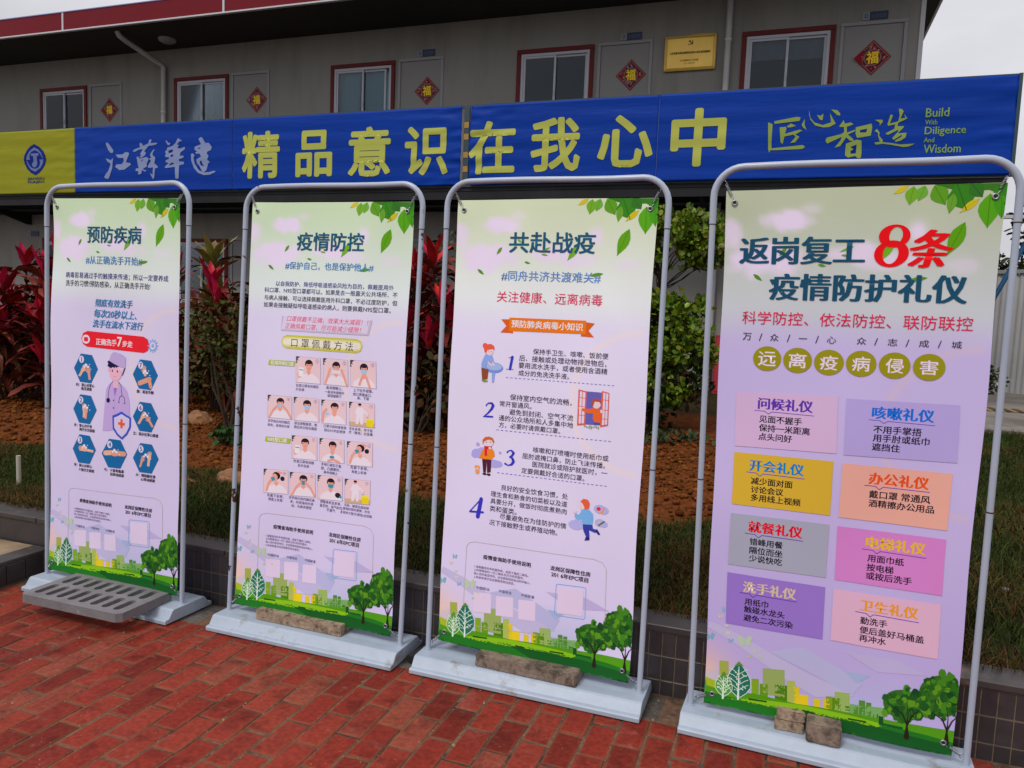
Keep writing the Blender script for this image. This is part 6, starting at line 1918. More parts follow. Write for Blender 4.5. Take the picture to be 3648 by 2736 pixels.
def window(k, sto):
    z0, z1 = STO[sto][2], STO[sto][3]; x0 = XB0+MOD*k; x1 = x0+1.327; t = .07
    fr = MB(); fy0, fy1 = YB-.03, YB+.06
    fr.box((x0, fy0, z1-t), (x1, fy1, z1), .004); fr.box((x0, fy0, z0), (x1, fy1, z0+t), .004); fr.box((x0, fy0, z0+t+.001), (x0+t, fy1, z1-t-.001), .004); fr.box((x1-t, fy0, z0+t+.001), (x1, fy1, z1-t-.001), .004)
    w = fr.build('window', M_red, bl)
    a0, a1, b0, b1 = x0+t+.001, x1-t-.001, z0+t+.001, z1-t-.001; s = .045
    f = MB(); f.box((a0, YB-.01, b1-s), (a1, YB+.05, b1)); f.box((a0, YB-.01, b0), (a1, YB+.05, b0+s)); f.box((a0, YB-.01, b0+s), (a0+s, YB+.05, b1-s)); f.box((a1-s, YB-.01, b0+s), (a1, YB+.05, b1-s)); f.build('frame', M_alu, w)
    mid = (a0+a1)/2; op = .05 if (k == 2 and sto == 1) else 0
    for q, (p0, p1, yy) in enumerate(((a0+s+.001, mid+.02, YB+.0), (mid-.02-op*1.5, a1-s-.001-op*1.6, YB+.027))):
        sm = MB(); e = .035; sm.box((p0, yy, b1-s-e), (p1, yy+.022, b1-s-.001)); sm.box((p0, yy, b0+s+.001), (p1, yy+.022, b0+s+e)); sm.box((p0, yy, b0+s+e), (p0+e, yy+.022, b1-s-e)); sm.box((p1-e, yy, b0+s+e), (p1, yy+.022, b1-s-e))
        sm.build('sash', M_alu, w); MB().box((p0+e, yy+.008, b0+s+e), (p1-e, yy+.013, b1-s-e)).build('pane', M_glass, w)
    MB().tube([(mid+.01, YB-.008, z0+.62), (mid+.01, YB-.008, z0+.70)], .008, 8).build('latch', M_alu, w)
    def wave(c0, c1, zb, zt, y, m, nm, amp=.02, wl=.09):
        n_ = int((c1-c0)/.015); V = []; 
        for i in range(n_+1):
            x = c0+(c1-c0)*i/n_; yy = y+amp*math.sin(x/wl*6.28)+.01*math.sin(x*31)
            V += [(x, yy, zb), (x, yy, zt)]
        b_ = MB(); b_.add(V, [(2*i, 2*i+2, 2*i+3, 2*i+1) for i in range(n_)], True); b_.build(nm, m, w)
    if k == 2 and sto == 1: wave(a0, a1-.08, b0, b1, YB+.10, M_blue, 'curtain', .012, .3)
    elif k in (0, 1, -1, -2) or sto == 0: wave(a0, a0+.45+.1*(k % 2), b0, b1, YB+.16, M_curt, 'curtain'); wave(a1-.5, a1, b0, b1, YB+.16, M_curt, 'curtain')
    elif k == 4: wave(a0, mid, b1-.34, b1, YB+.09, M_blind, 'blind', 0); wave(mid+.01, a1, b1-.36, b1, YB+.09, M_blind, 'blind', 0)
for k in range(-2, 5):
    for sto in (0, 1): window(k, sto)
for k in range(-2, 5):
    for sto in (0, 1):
        M_dframe = mat('door_frame_paint', (.27, .27, .28), .5, spec=.15); x0 = XB0+MOD*k+1.389; x1 = x0+.89; z0 = STO[sto][0]+.02; z1 = STO[sto][4]
        d = MB().box((x0+.052, YB+.004, z0), (x1-.052, YB+.05, z1-.052), .003).build('door', M_door, bl)
        f = MB(); f.box((x0, YB-.016, z1-.05), (x1, YB+.06, z1), .004); f.box((x0, YB-.016, z0), (x0+.05, YB+.06, z1-.051), .004); f.box((x1-.05, YB-.016, z0), (x1, YB+.06, z1-.051), .004); f.build('frame', M_dframe, d)
        h = MB(); h.box((x0+.08, YB-.005, z0+.95), (x0+.12, YB+.003, z0+1.13), .003); h.tube([(x0+.10, YB-.004, z0+1.05), (x0+.10, YB-.05, z0+1.05), (x0+.22, YB-.05, z0+1.05)], .009, 8); h.build('handle', M_steel, d)
# roof, eave, walkway
MB().box((-24, 11.29, 6.402), (1.86, YB+5.9, 6.46)).build('soffit', M_soffit, bl)
MB().box((-24, 11.29, 6.461), (1.86, YB+5.9, 6.72)).build('roof', M_fwhite, bl)
fx = [-24, -20.75, -17.02, -13.28, -9.545, -5.81, -2.08, 1.65, 1.90]
fm = {}
for a, b in zip(fx[:-1], fx[1:]): MB().box((a+.022, 11.245, 6.425), (b-.022, 11.286, 6.742), .003).build('fascia_panel', M_fascia, bl)
for a in fx: MB().box((a-.021, 11.238, 6.424), (a+.021, 11.286, 6.743), .002).build('fascia_strip', M_fwhite, bl)
MB().box((-24, 11.225, 6.395), (1.9, 11.286, 6.423), .003).build('eave_trim', M_fwhite, bl); MB().box((-24, 11.235, 6.744), (1.9, 11.3, 6.765), .003).build('ridge_trim', mat('bluish_flashing', (.18, .18, .42), .5), bl)
MB().box((1.862, 11.245, 6.395), (1.90, YB+5.9, 6.742), .003).build('verge_trim', M_fwhite, bl)
dk = MB(); dk.box((-24, 11.43, 3.30), (2.45, YB-.004, 3.385))
for i in range(7): dk.box((-24, 11.46+.15*i, 3.255), (2.45, 11.50+.15*i, 3.298))
dk.box((-24, 11.40, 3.20), (2.50, 11.428, 3.39)); dk.box((-24, 11.39, 3.33), (2.5, 11.399, 3.36)); dk.build('walkway_deck', M_deck, bl)
for i in range(8):
    x = XB0-MOD+MOD*i-.35 if i < 7 else 2.43
    if x < 2.5: MB().prism([(11.5, 3.198), (YB-.01, 3.198), (YB-.01, 2.95), (YB-.09, 2.95)], x-.03, x+.03).build('bracket', M_deck, bl)
# downspouts, diagonal offset piece at the left one
def downspout(x, z1, top=None):
    b = MB(); P = [(x, YB-.075, .3), (x, YB-.075, z1)]
    if top: P += [(x-.01, YB-.10, z1+.06), top[0], top[1], top[2]]
    b.tube(P, .048, 14); o = b.build('downspout', M_pipe, bl)
    for z in ((1.2, 2.6, 4.2, 5.7) if not top else (1.2, 4.3, 5.15)):
        MB().tube([(x, YB-.075, z), (x, YB-.075, z+.03)], .056, 14).build('pipe_clip', M_fwhite, o)
downspout(-12.06, 6.02, ((-12.14, 11.62, 6.27), (-12.17, 11.50, 6.33), (-12.18, 11.47, 6.40)))
downspout(-1.13, 6.40)
# far small objects on the walls -------------------------------------------------
lamp = thing('ceiling_lamp', 'round white lamp on the eave above the first downspout, unlit', 'lamp', (-11.54, 12.04, 6.4))
b = MB(); V = []; n_ = 24
for r_, z in ((.16, 0), (.165, -.02), (.15, -.05), (.10, -.075), (.03, -.085)):
    for k in range(n_): V.append((r_*math.cos(6.2832*k/n_), r_*math.sin(6.2832*k/n_), z))
b.add(V, [(q*n_+k, q*n_+(k+1) % n_, (q+1)*n_+(k+1) % n_, (q+1)*n_+k) for q in range(4) for k in range(n_)]+[tuple(4*n_+k for k in range(n_))], True); b.build('shade', mat('opal_shade', (.3, .3, .3), .4), lamp)

# ------------------------------------------------------------------ print engine: flat artwork laid on a sheet
FONT_CACHE = {}
def text_tris(t, off):
    key = (t, off)
    if key in FONT_CACHE: return FONT_CACHE[key]
    c = bpy.data.curves.new('glyph', 'FONT'); c.body = t; c.size = 1; c.offset = off; c.resolution_u = 2
    ob = bpy.data.objects.new('glyph', c); COL.objects.link(ob)
    me = bpy.data.meshes.new_from_object(ob.evaluated_get(bpy.context.evaluated_depsgraph_get()))
    me.calc_loop_triangles(); V = [(v.co.x, v.co.y) for v in me.vertices]; T = [tuple(q.vertices) for q in me.loop_triangles]
    bpy.data.objects.remove(ob); bpy.data.curves.remove(c); bpy.data.meshes.remove(me)
    if off:   # keep spacing box the same
        pass
    FONT_CACHE[key] = (V, T); return V, T
class Print:
    """collects coloured flat shapes in sheet metres; mapped onto the sheet by fn(a, b, height)"""
    def __init__(s, fn, parent, k=1.0, split=.016, step=.00007, base=.0006):
        s.fn, s.p, s.k, s.split, s.step, s.base, s.g = fn, parent, k, split, step, base, {}
    def tri(s, g, l, c, V, T):
        q = s.g.setdefault(g, [[], [], []]); col = L3(c, s.k)
        st = [[V[i] for i in t] for t in T]; out = []
        while st:
            t = st.pop(); L = [math.dist(t[i], t[(i+1) % 3]) for i in range(3)]; m = max(L)
            if m > s.split:
                i = L.index(m); a, b, c_ = t[i], t[(i+1) % 3], t[(i+2) % 3]; mid = ((a[0]+b[0])/2, (a[1]+b[1])/2); st += [[a, mid, c_], [mid, b, c_]]
            else: out.append(t)
        h = s.base+l*s.step; ix = {}
        for t in out:
            f = []
            for p in t:
                if p not in ix: ix[p] = len(q[0]); q[0].append(s.fn(p[0], p[1], h)); q[2].append(col)
                f.append(ix[p])
            if len(set(f)) == 3: q[1].append(tuple(f))
    def poly(s, g, l, c, P):
        T = tessellate_polygon([[Vector((x, y, 0)) for x, y in P]]); s.tri(g, l, c, P, T)
    def stroke(s, g, l, c, w, P):
        n = len(P); ws = w if len(w) == n else [w[0]+(w[-1]-w[0])*i/max(1, n-1) for i in range(n)]
        V = []; T = []
        for i in range(n-1):
            a, b = P[i], P[i+1]; d = math.dist(a, b)
            if d < 1e-6: continue
            nx_, ny_ = -(b[1]-a[1])/d/2, (b[0]-a[0])/d/2; o = len(V)
            V += [(a[0]+nx_*ws[i], a[1]+ny_*ws[i]), (a[0]-nx_*ws[i], a[1]-ny_*ws[i]), (b[0]-nx_*ws[i+1], b[1]-ny_*ws[i+1]), (b[0]+nx_*ws[i+1], b[1]+ny_*ws[i+1])]; T += [(o, o+1, o+2), (o, o+2, o+3)]
        for i in range(n):
            if ws[i] < .003 and not (0 < i < n-1 and ws[i] > .002): continue
            o = len(V); r = ws[i]/2; V += [(P[i][0]+r*math.cos(.7854*k), P[i][1]+r*math.sin(.7854*k)) for k in range(8)]; T += [(o, o+k, o+k+1) for k in range(1, 7)]
        s.tri(g, l+.3, c, V, T)
    def ellipse(s, g, l, c, x, y, rx, ry):
        n = 28 if rx > .008 else 12; s.tri(g, l, c, [(x+rx*math.cos(6.28318*k/n), y+ry*math.sin(6.28318*k/n)) for k in range(n)], [(0, k, k+1) for k in range(1, n-1)])
    def text(s, g, l, c, x0, y0, x1, y1, st, t):
        V, T = text_tris(t, 0)
        if not V: return
        X = [v[0] for v in V]; Y = [v[1] for v in V]; a0, a1, b0, b1 = min(X), max(X), min(Y), max(Y)
        if b1-b0 < .3 and t in '一': b0 -= .0
        sh = .22 if 'i' in st else 0
        em = (x1-x0)/max(.01, a1-a0); bh = b1-b0
        if len(t) == 1 and ord(t) < 9500 and t != '/':      # lone digits keep their own proportions
            em = abs(y1-y0)/bh; x0 = (x0+x1)/2-em*(a1-a0)/2; x1 = x0+em*(a1-a0)
        elif len(t) > 1 and any(ord(q) > 9500 for q in t):
            hn = min(max(abs(y1-y0), .97*em*bh), 1.28*em*bh); ym = (y0+y1)/2; sg = 1 if y1 > y0 else -1; y0, y1 = ym-sg*hn/2, ym+sg*hn/2
        # heavier weights are built by over-printing slightly shifted copies
        dup = [(0, 0)]
        if 's' in st: dup = [(-.010, 0), (.010, 0)]
        if 'S' in st: dup = [(-.040, 0), (-.014, .006), (.014, -.006), (.040, 0)]
        if 'm' in st: dup = [(-.014, .010), (.014, -.010), (0, 0)]
        if 'b' in st: dup = [(-.020, .012), (.020, .012), (.020, -.012), (-.020, -.012)]
        if 'h' in st: dup = [(.027*math.cos(.7854*k), .027*math.sin(.7854*k)) for k in range(8)]+[(0, 0)]
        H = (y1-y0)
        for q, (dx, dz) in enumerate(dup):
            W_ = []
            for x, y in V:
                v = (y-b0)/max(.01, b1-b0)
                W_.append((x0+(x-a0)*em*(1-(sh*abs(H)/max(.001, abs(x1-x0))*1.0 if sh else 0))+sh*v*abs(H)+dx*em, y0+(y1-y0)*(1-v)+dz*em))
            s.tri(g, l+q*.9/len(dup), c, W_, T)
    def run(s, ops, scale, dx=0, dy=0, fix=None, glayer=0):
        g = ''
        for ln in ops:
            if ln[0] == '@': g = ln[1:]; continue
            f = ln.split(' '); kd = f[0]; l = int(f[1])+glayer; c = tuple(int(q) for q in f[2:5]); gg = g
            if fix: gg, c = fix(g, c)
            if kd == 'P': v = [int(x)/scale for x in f[5:]]; s.poly(gg, l, c, [(v[i]+dx, v[i+1]+dy) for i in range(0, len(v), 2)])
            elif kd == 'S':
                nw = int(f[5]); v = [int(x)/scale for x in f[6+nw:]]; s.stroke(gg, l, c, [int(x)/scale for x in f[6:6+nw]], [(v[i]+dx, v[i+1]+dy) for i in range(0, len(v), 2)])
            elif kd == 'E': v = [int(x)/scale for x in f[5:9]]; s.ellipse(gg, l, c, v[0]+dx, v[1]+dy, v[2], v[3])
            elif kd == 'T': v = [int(x)/scale for x in f[5:9]]; s.text(gg, l, c, v[0]+dx, v[1]+dy, v[2]+dx, v[3]+dy, f[9], ' '.join(f[10:]))
    def done(s, m=None):
        for g, (V, T, C_) in s.g.items():
            if not T: continue
            nm = g.split('~')[0]; o = link(nm, np_mesh(nm, V, T, m or M_print, np.array(C_)), s.p)
            if nm == 'flower_print': o['kind'] = 'stuff'
SEC = {}; cur = None
for ln in ART.strip().split('\n'):
    if ln[0] == '#' and len(ln) < 5: cur = SEC.setdefault(ln[1:], [])
    else: cur.append(ln)

# ------------------------------------------------------------------ long blue slogan banner along the walkway
YN, BZ0, BZ1 = 11.355, 3.4114, 4.6296
M_bblue = mat('blue_banner_cloth', L3((0, 52, 146), 1.0), .5, spec=.12, noise_s=.6, noise_a=.10, coords='World', bump=.010, bump_s=1, stretch=(1.2, 1, 9))
M_byel = mat('lime_banner_cloth', L3((135, 135, 25), 1.05), .5, spec=.12, noise_s=.6, noise_a=.08, coords='World', bump=.006, bump_s=1, stretch=(1.2, 1, 9))
sb = thing('slogan_banner', 'long blue slogan banner with lime lettering hung along the upper walkway', 'banner', (0, YN, BZ0))
def crease(x, z):   # gentle pull wrinkles, stronger near the panel ends
    v = .006*nse(x*.8, z*5, 3)+.003*math.sin(z*21+x*.7)
    for e in (-5.02, -4.86, 2.5, -13.1):
        d = abs(x-e)
        if d < 1.3: v += .012*(1-d/1.3)*nse(x*2.2+z*3, z*9-x*1.5, e)
    return v
def cloth(x0, x1, m, edge0=0, edge1=0):
    nx_ = max(8, int((x1-x0)/.03)); nz_ = 44; V = []
    for j in range(nz_+1):
        z = BZ0+(BZ1-BZ0)*j/nz_; c = math.sin(math.pi*j/nz_)
        for i in range(nx_+1):
            u = i/nx_; x = x0+(x1-x0)*u; x += edge0*c*(1-u)**6-edge1*c*u**6
            V.append((x, YN-.02-crease(x, z)-.006*math.sin(math.pi*u)*0, z))
    Q = [(j*(nx_+1)+i, j*(nx_+1)+i+1, (j+1)*(nx_+1)+i+1, (j+1)*(nx_+1)+i) for j in range(nz_) for i in range(nx_)]
    o = link('banner_cloth', np_mesh('banner_cloth', V, Q, m, smooth=True), sb); o.matrix_parent_inverse = Matrix.Translation((0, -YN, -BZ0))
    o.modifiers.new('thickness', 'SOLIDIFY').thickness = .002; return o
cloth(-22, -17.3, M_bblue); cloth(-17.3, -13.122, M_byel); cloth(-13.117, -9.408, M_bblue); cloth(-9.400, -5.02, M_bblue, 0, -.005); cloth(-4.86, -1.932, M_bblue, -.02, 0); cloth(-1.927, 2.52, M_bblue)
fr = MB()
M_bf = mat('dark_teal_frame', (.02, .045, .06), .5)
fr.box((-22, YN+.02, BZ1-.02), (2.55, YN+.05, BZ1+.025)); fr.box((-22, YN+.02, BZ0-.02), (2.55, YN+.05, BZ0+.01)); fr.box((2.52, YN-.02, BZ0-.02), (2.56, YN+.05, BZ1+.02))
for i in range(14): fr.box((-21.5+1.82*i, YN+.021, BZ0+.011), (-21.46+1.82*i, YN+.049, BZ1-.021))
fr.box((-4.99, YN+.012, BZ0+.011), (-4.90, YN+.048, BZ1-.021))
o = fr.build('frame', M_bf, sb); o.matrix_parent_inverse = Matrix.Translation((0, -YN, -BZ0))
M_yel = mat('yellow_marking_tape', (.35, .20, .03), .6)
for z in (3.62, 3.84, 4.12, 4.3): 
    o = MB().box((-4.985, YN+.006, z), (-4.905, YN+.0115, z+.09)).build('yellow_tape', M_yel, sb); o.matrix_parent_inverse = Matrix.Translation((0, -YN, -BZ0))
pr = Print(lambda a, b, h: (a, YN-.02-crease(a, b)-h, b), sb, 1.05, .04, .0012, .004)
def fixb(g, c): return g, c
pr.run([ln for ln in SEC['B']], 1000)
pr.done()
for o in list(sb.children):
    if o.name.split('.')[0] in ('lettering', 'emblem_print'): o.matrix_parent_inverse = Matrix.Translation((0, -YN, -BZ0))

# fu stickers, door plates, brass plaque -------------------------------------------------
POS = ['leftmost of the five, on the dim far-left door', 'second from the left, right of the white downspout', 'on the door right of the pale blue window', 'on the door left of the brass plaque', 'curling at its left corner, on the rightmost door']
for k, (x, z) in enumerate(((-13.555, 5.306), (-9.864, 5.312), (-6.245, 5.272), (-2.624, 5.31), (.913, 5.33))):
    s = .245 if k < 4 else .25
    y0 = YB-.002
    f = thing('fortune_sticker', 'red diamond paper with gold fortune character, '+POS[k], 'sticker', (x, y0, z), group='diamond fortune papers on the upper doors')
    P_ = Print(lambda a, b, h: (a, -h-(.03*max(0, (-a/.245-.72)/.28)**2 if k == 4 else 0), b), f, 1.15, .2, .0006, .001)
    def dia(r, c, l): P_.poly('paper', l, c, [(-r, 0), (-r*.86, -r*.14), (0, -r), (r, 0), (0, r), (-r*.86, r*.14)])
    dia(s, (125, 10, 30), 0); dia(s*.91, (120, 105, 85), 1); dia(s*.85, (95, 15, 35), 2)
    rr = random.Random(k)
    for q in range(90):
        a = rr.random()*6.283; r = s*rr.uniform(.5, .74)
        X, Z = r*math.cos(a), r*math.sin(a)
        if abs(X)+abs(Z) > s*.78: continue
        P_.ellipse('flower_print', 3+q % 4, rr.choice([(165, 60, 90), (190, 90, 100), (150, 25, 50), (190, 130, 110), (70, 130, 160), (110, 40, 90), (160, 50, 60)]), X, Z, .013, .011)
    P_.ellipse('ring_print', 8, (95, 110, 95), 0, 0, s*.47, s*.47); P_.ellipse('ring_print', 9, (130, 10, 10), 0, 0, s*.41, s*.41)
    P_.text('lettering', 11, (235, 195, 50), -s*.31, s*.33, s*.31, -s*.33, 'h', '福'); P_.done()
def door_plate(x, z, t, lab):
    f = thing('door_plate', lab, 'sign', (x, YB-.004, z)); M_n = mat('navy_plate', L3((18, 36, 66), 1.0), .4)
    b = MB(); b.box((.10, -.01, 0), (.34, 0, .115), .002); b.build('plate', M_n, f)
    MB().box((0, -.008, .005), (.098, 0, .11), .002).build('emblem_plate', mat('grey_plate', (.22, .23, .26), .4), f)
    P_ = Print(lambda a, b_, h: (a, -.0105-h, b_), f, 1.2, .3, .0005, .0006); P_.text('lettering', 1, (75, 90, 125), .125, .085, .315, .03, 'b', t)
    P_.ellipse('emblem_print', 1, (30, 50, 110), .05, .057, .022, .03); P_.ellipse('emblem_print', 2, (130, 135, 160), .05, .057, .012, .018); P_.done()
door_plate(.737, 5.86, '小会议室', 'small navy door plate above the rightmost upper door')
door_plate(-2.815, 5.853, '小会议室', 'small navy door plate above the door beside the brass plaque')
door_plate(-6.45, 5.86, '阅览室', 'small navy door plate above the upper door right of the pale blue window')
door_plate(-16.05+.1, 2.70, '办公室', 'dark navy door plate on the ground floor at the far left')
pq = thing('brass_plaque', 'shiny gold wall plaque with party emblem and black lettering by the downspout', 'plaque', (-2.097, YB-.03, 5.31))
M_brass = mat('brass', (.86, .56, .10), .42, metal=.25, noise_s=3, noise_a=.10, bump=.0008, bump_s=6)
nx_, nz_ = 16, 10; V = []
for j in range(nz_+1):
    for i in range(nx_+1): V.append((.79*i/nx_, -.012-.010*math.sin(i/nx_*5)*j/nz_, .535*j/nz_-(.012*math.sin(i/nx_*6.28) if j == nz_ else 0)))
o = link('plate', np_mesh('plate', V, [(j*(nx_+1)+i, j*(nx_+1)+i+1, (j+1)*(nx_+1)+i+1, (j+1)*(nx_+1)+i) for j in range(nz_) for i in range(nx_)], M_brass, smooth=True), pq); o.modifiers.new('thickness', 'SOLIDIFY').thickness = .006
MB().box((.02, .0, .02), (.77, .028, .51)).build('mount', M_deck, pq)
P_ = Print(lambda a, b_, h: (a, -.0125-.010*math.sin(a/.79*5)*b_/.535-h, b_), pq, 1, .05, .0004, .0032)
for r_, c_ in ((.03, (110, 75, 10)), (.042, (110, 75, 10))):
    P_.stroke('border_print', 1, c_, [.003], [(r_, r_), (.79-r_, r_), (.79-r_, .535-r_), (r_, .535-r_), (r_, r_)])
P_.text('lettering', 2, (35, 15, 5), .085, .315, .705, .225, 'b', '江苏华建龙岗区保障性住房EPC项目部党建园地')
P_.text('lettering', 2, (90, 55, 10), .245, .17, .53, .14, '', '江苏华建深圳分公司党委'); P_.text('lettering', 2, (90, 55, 10), .30, .125, .47, .097, '', '二〇一七年八月')
P_.stroke('emblem_print', 3, (90, 10, 10), [.004, .012, .014, .006], [(.415, .455), (.435, .43), (.425, .40), (.375, .39)]); P_.stroke('emblem_print', 3, (90, 10, 10), [.02, .014], [(.378, .437), (.392, .448)]); P_.stroke('emblem_print', 3, (90, 10, 10), [.010, .013], [(.385, .44), (.428, .398)]); P_.stroke('emblem_print', 3, (90, 10, 10), [.009], [(.362, .385), (.375, .392)])
P_.done()
fb = thing('fire_box', 'red hydrant box on the ground by the wall beside the downspout', 'box', (-1.02, 12.30, .30))
MB().box((0, -.12, 0), (.55, .10, .92), .01).build('body', mat('red_box_paint', (.30, .02, .03), .45), fb); MB().box((.03, -.128, .05), (.52, -.121, .86), .002).build('door', mat('red_box_door', (.36, .03, .045), .4), fb); MB().box((.44, -.145, .42), (.47, -.129, .5), .002).build('handle', M_steel, fb)

# ------------------------------------------------------------------ right-hand background
cb = thing('walkway_column', 'pale steel post on a white concrete footing at the right end of the walkway', 'column', (2.30, 12.45, .348))
MB().box((-.10, -.20, 0), (.34, .25, .19), .015).build('footing', mat('white_footing', (.42, .42, .42), .7, noise_s=8, noise_a=.15), cb); MB().box((.18, -.04, .192), (.26, .04, 2.85), .004).build('post', M_pole, cb)
gt = thing('drain_cover', 'yellow and black striped drain grating in the path by the footing', 'grating', (2.62, 12.15, .352))
for k in range(8): MB().box((.075*k, -.1, 0), (.075*k+.055, .35, .012), .002).build('bar', mat('yellow_stripe', (.30, .17, .03), .6) if k % 2 else mat('black_stripe', (.02, .02, .02), .6), gt)
hd = thing('site_hoarding', 'white corrugated site hoarding standing beyond the path at the right', 'fence', (0, 0, 0))
M_h2 = mat('hoarding_post', (.30, .30, .30), .5)
pts = [(2.95, 17.0), (4.15, 15.9), (4.3, 15.6), (4.55, 12.6), (5.0, 9.6), (5.6, 6.5)]
for i in range(len(pts)-1):
    a, b_ = Vector((*pts[i], 0)), Vector((*pts[i+1], 0)); L = (b_-a).length; n_ = max(1, int(round(L/.9))); ang = math.atan2(b_.y-a.y, b_.x-a.x)
    for k in range(n_):
        s0 = L/n_; prof = []; t = MB(); q = 8 if L > .5 else 1
        V = []; 
        for j in range(q*4+1):
            X = s0*j/(q*4); Yo = .018 if (j % 4) in (1, 2) else 0
            V += [(X, Yo, 0), (X, Yo, 2.15)]
        t.add(V, [(2*j, 2*j+2, 2*j+3, 2*j+1) for j in range(q*4)])
        o = t.build('hoarding_panel', M_hoard, hd); p = a+(b_-a)*(k/n_); o.location = (p.x, p.y, .34); o.rotation_euler = (0, 0, ang); o.modifiers.new('thickness', 'SOLIDIFY').thickness = .004
        o = MB().box((-.03, -.03, 0), (.03, .03, 2.22), .003).build('post', M_h2, hd); o.location = (p.x, p.y+.0, .335)
    o = MB().box((0, -.035, 2.16), (L, .025, 2.225), .004).build('rail', M_h2, hd); o.location = (a.x, a.y, .34); o.rotation_euler = (0, 0, ang)
MB().tube([(2.62, 13.4, 1.2), (3.3, 13.4, 2.85)], .035, 12).build('blue_handrail', mat('blue_paint', (.01, .09, .22), .35))
tag(bpy.data.objects['blue_handrail'], 'blue diagonal pipe handrail in front of the white hoarding', 'handrail')
MB().box((2.5, 13.1, 3.09), (6, 13.18, 3.14), .004).build('white_beam', M_fwhite); tag(bpy.data.objects['white_beam'], 'thin white horizontal beam before the dark trees at the right', 'beam')
stb = MB().tube([(0, 0, 0), (0, 0, .20)], .013, 12).build('pipe_stub', mat('white_pvc', (.40, .37, .30), .5)); stb.location = (-4.33, 3.32, .25); tag(stb, 'short white pipe stub standing in the grass at the far left', 'pipe')
hz = MB().tube([(0, 0, 0), (.02, .10, .004)], .017, 12).build('hose_end', mat('black_rubber', (.015, .013, .012), .6)); hz.location = (-1.345, 2.69, .018); tag(hz, 'black rubber hose end on the bricks between second and third stand bases', 'hose')
# ------------------------------------------------------------------ display stands
POSTERK = [1.26, 1.26, 1.28, 1.26]
PW_, PH_ = .78, 1.775
Z1, Z2, ZT, HW = 1.748, .885, 1.930, .431
STANDS = [[-2.9254, 2.6964, -0.0341, 0.0287, -0.0062], [-1.8292, 2.71, -0.0091, -0.0006, 0.0537], [-0.8477, 2.719, -0.006, -0.0024, 0.0347], [0.1999, 2.69, -0.0439, -0.0124, -0.0385]]
QUADS = [[[-0.3877, 1.8769], [0.3804, 1.8637], [-0.4162, 0.0853], [0.41, 0.0953]], [[-0.3933, 1.8645], [0.3913, 1.857], [-0.3986, 0.0934], [0.3877, 0.0893]], [[-0.384, 1.8586], [0.3924, 1.8575], [-0.3863, 0.1089], [0.3891, 0.0901]], [[-0.3897, 1.854], [0.3976, 1.8606], [-0.3834, 0.0808], [0.3896, 0.0851]]]
def splane(i, s, z, n=0.):
    x, y, th, sx, ly = STANDS[i]
    return Vector((x+s*math.cos(th)+sx*z+n*math.sin(th), y+s*math.sin(th)+ly*z-n*math.cos(th), z))
LAB = ['first stand from the left, white pipe frame weighted with a concrete drain cover', 'second stand from the left, white pipe frame with rust along its top bar', 'third stand from the left, clean white pipe frame weighted with a brown block', 'rightmost stand, tall white pipe frame weighted with three small blocks']
prof = [(-.140, 0), (-.140, .016), (-.134, .020), (-.118, .021), (-.098, .050), (-.090, .055), (.090, .055), (.098, .050), (.118, .021), (.134, .020), (.140, .016), (.140, 0)]
def helix(p0, p1, r, turns, wire, n=9):
    p0, p1 = Vector(p0), Vector(p1); d = (p1-p0); L = d.length; d.normalize(); a = d.cross(Vector((0, 1, .3))).normalized(); b = d.cross(a)
    P = [p0]; 
    for k in range(turns*n+1):
        t = 6.2832*k/n; P.append(p0+d*(L*(.22+.56*k/(turns*n)))+(a*math.cos(t)+b*math.sin(t))*r)
    P.append(p1); return P
def ringpts(c, r, ax, n=14):
    a = Vector((1, 0, 0)) if ax != 'x' else Vector((0, 1, 0)); b = Vector((0, 0, 1)); return [Vector(c)+a*r*math.cos(6.2832*k/n)+b*r*math.sin(6.2832*k/n) for k in range(n+1)]
def bulge(i, u, w):
    v = .004*math.sin(u*7+i*2+w*3)*math.sin(w*5+i)+.007*nse(u*3+i*9, w*4, 2)+.0012*nse(u*7-w*8, w*5, 7+i)+.004*math.sin(math.pi*u)
    cu = max(0, (w-.95)/.05); v += .007*cu*cu*(.4+.6*u if i < 3 else .5)
    for (cx_, cz_) in ((.035, .02), (.965, .02), (.035, .98), (.965, .98)):
        d = math.hypot((u-cx_)*.78, (w-cz_)*1.775); v += .003*math.exp(-(d/.07)**2)
    return v
def sheetpos(i, u, w, h=0.):
    u = min(1., max(0., u)); w = min(1., max(0., w))
    A, B, C_, D = [Vector(q) for q in QUADS[i]]
    ed = .0035*math.sin(w*17+i*1.7)*(1 if i == 0 else .5)*((1-u)**4)+.003*math.sin(w*13+i)*(u**4)
    P = (A*(1-u)+B*u)*(1-w)+(C_*(1-u)+D*u)*w
    return splane(i, P.x+ed, P.y, bulge(i, u, w)+h)
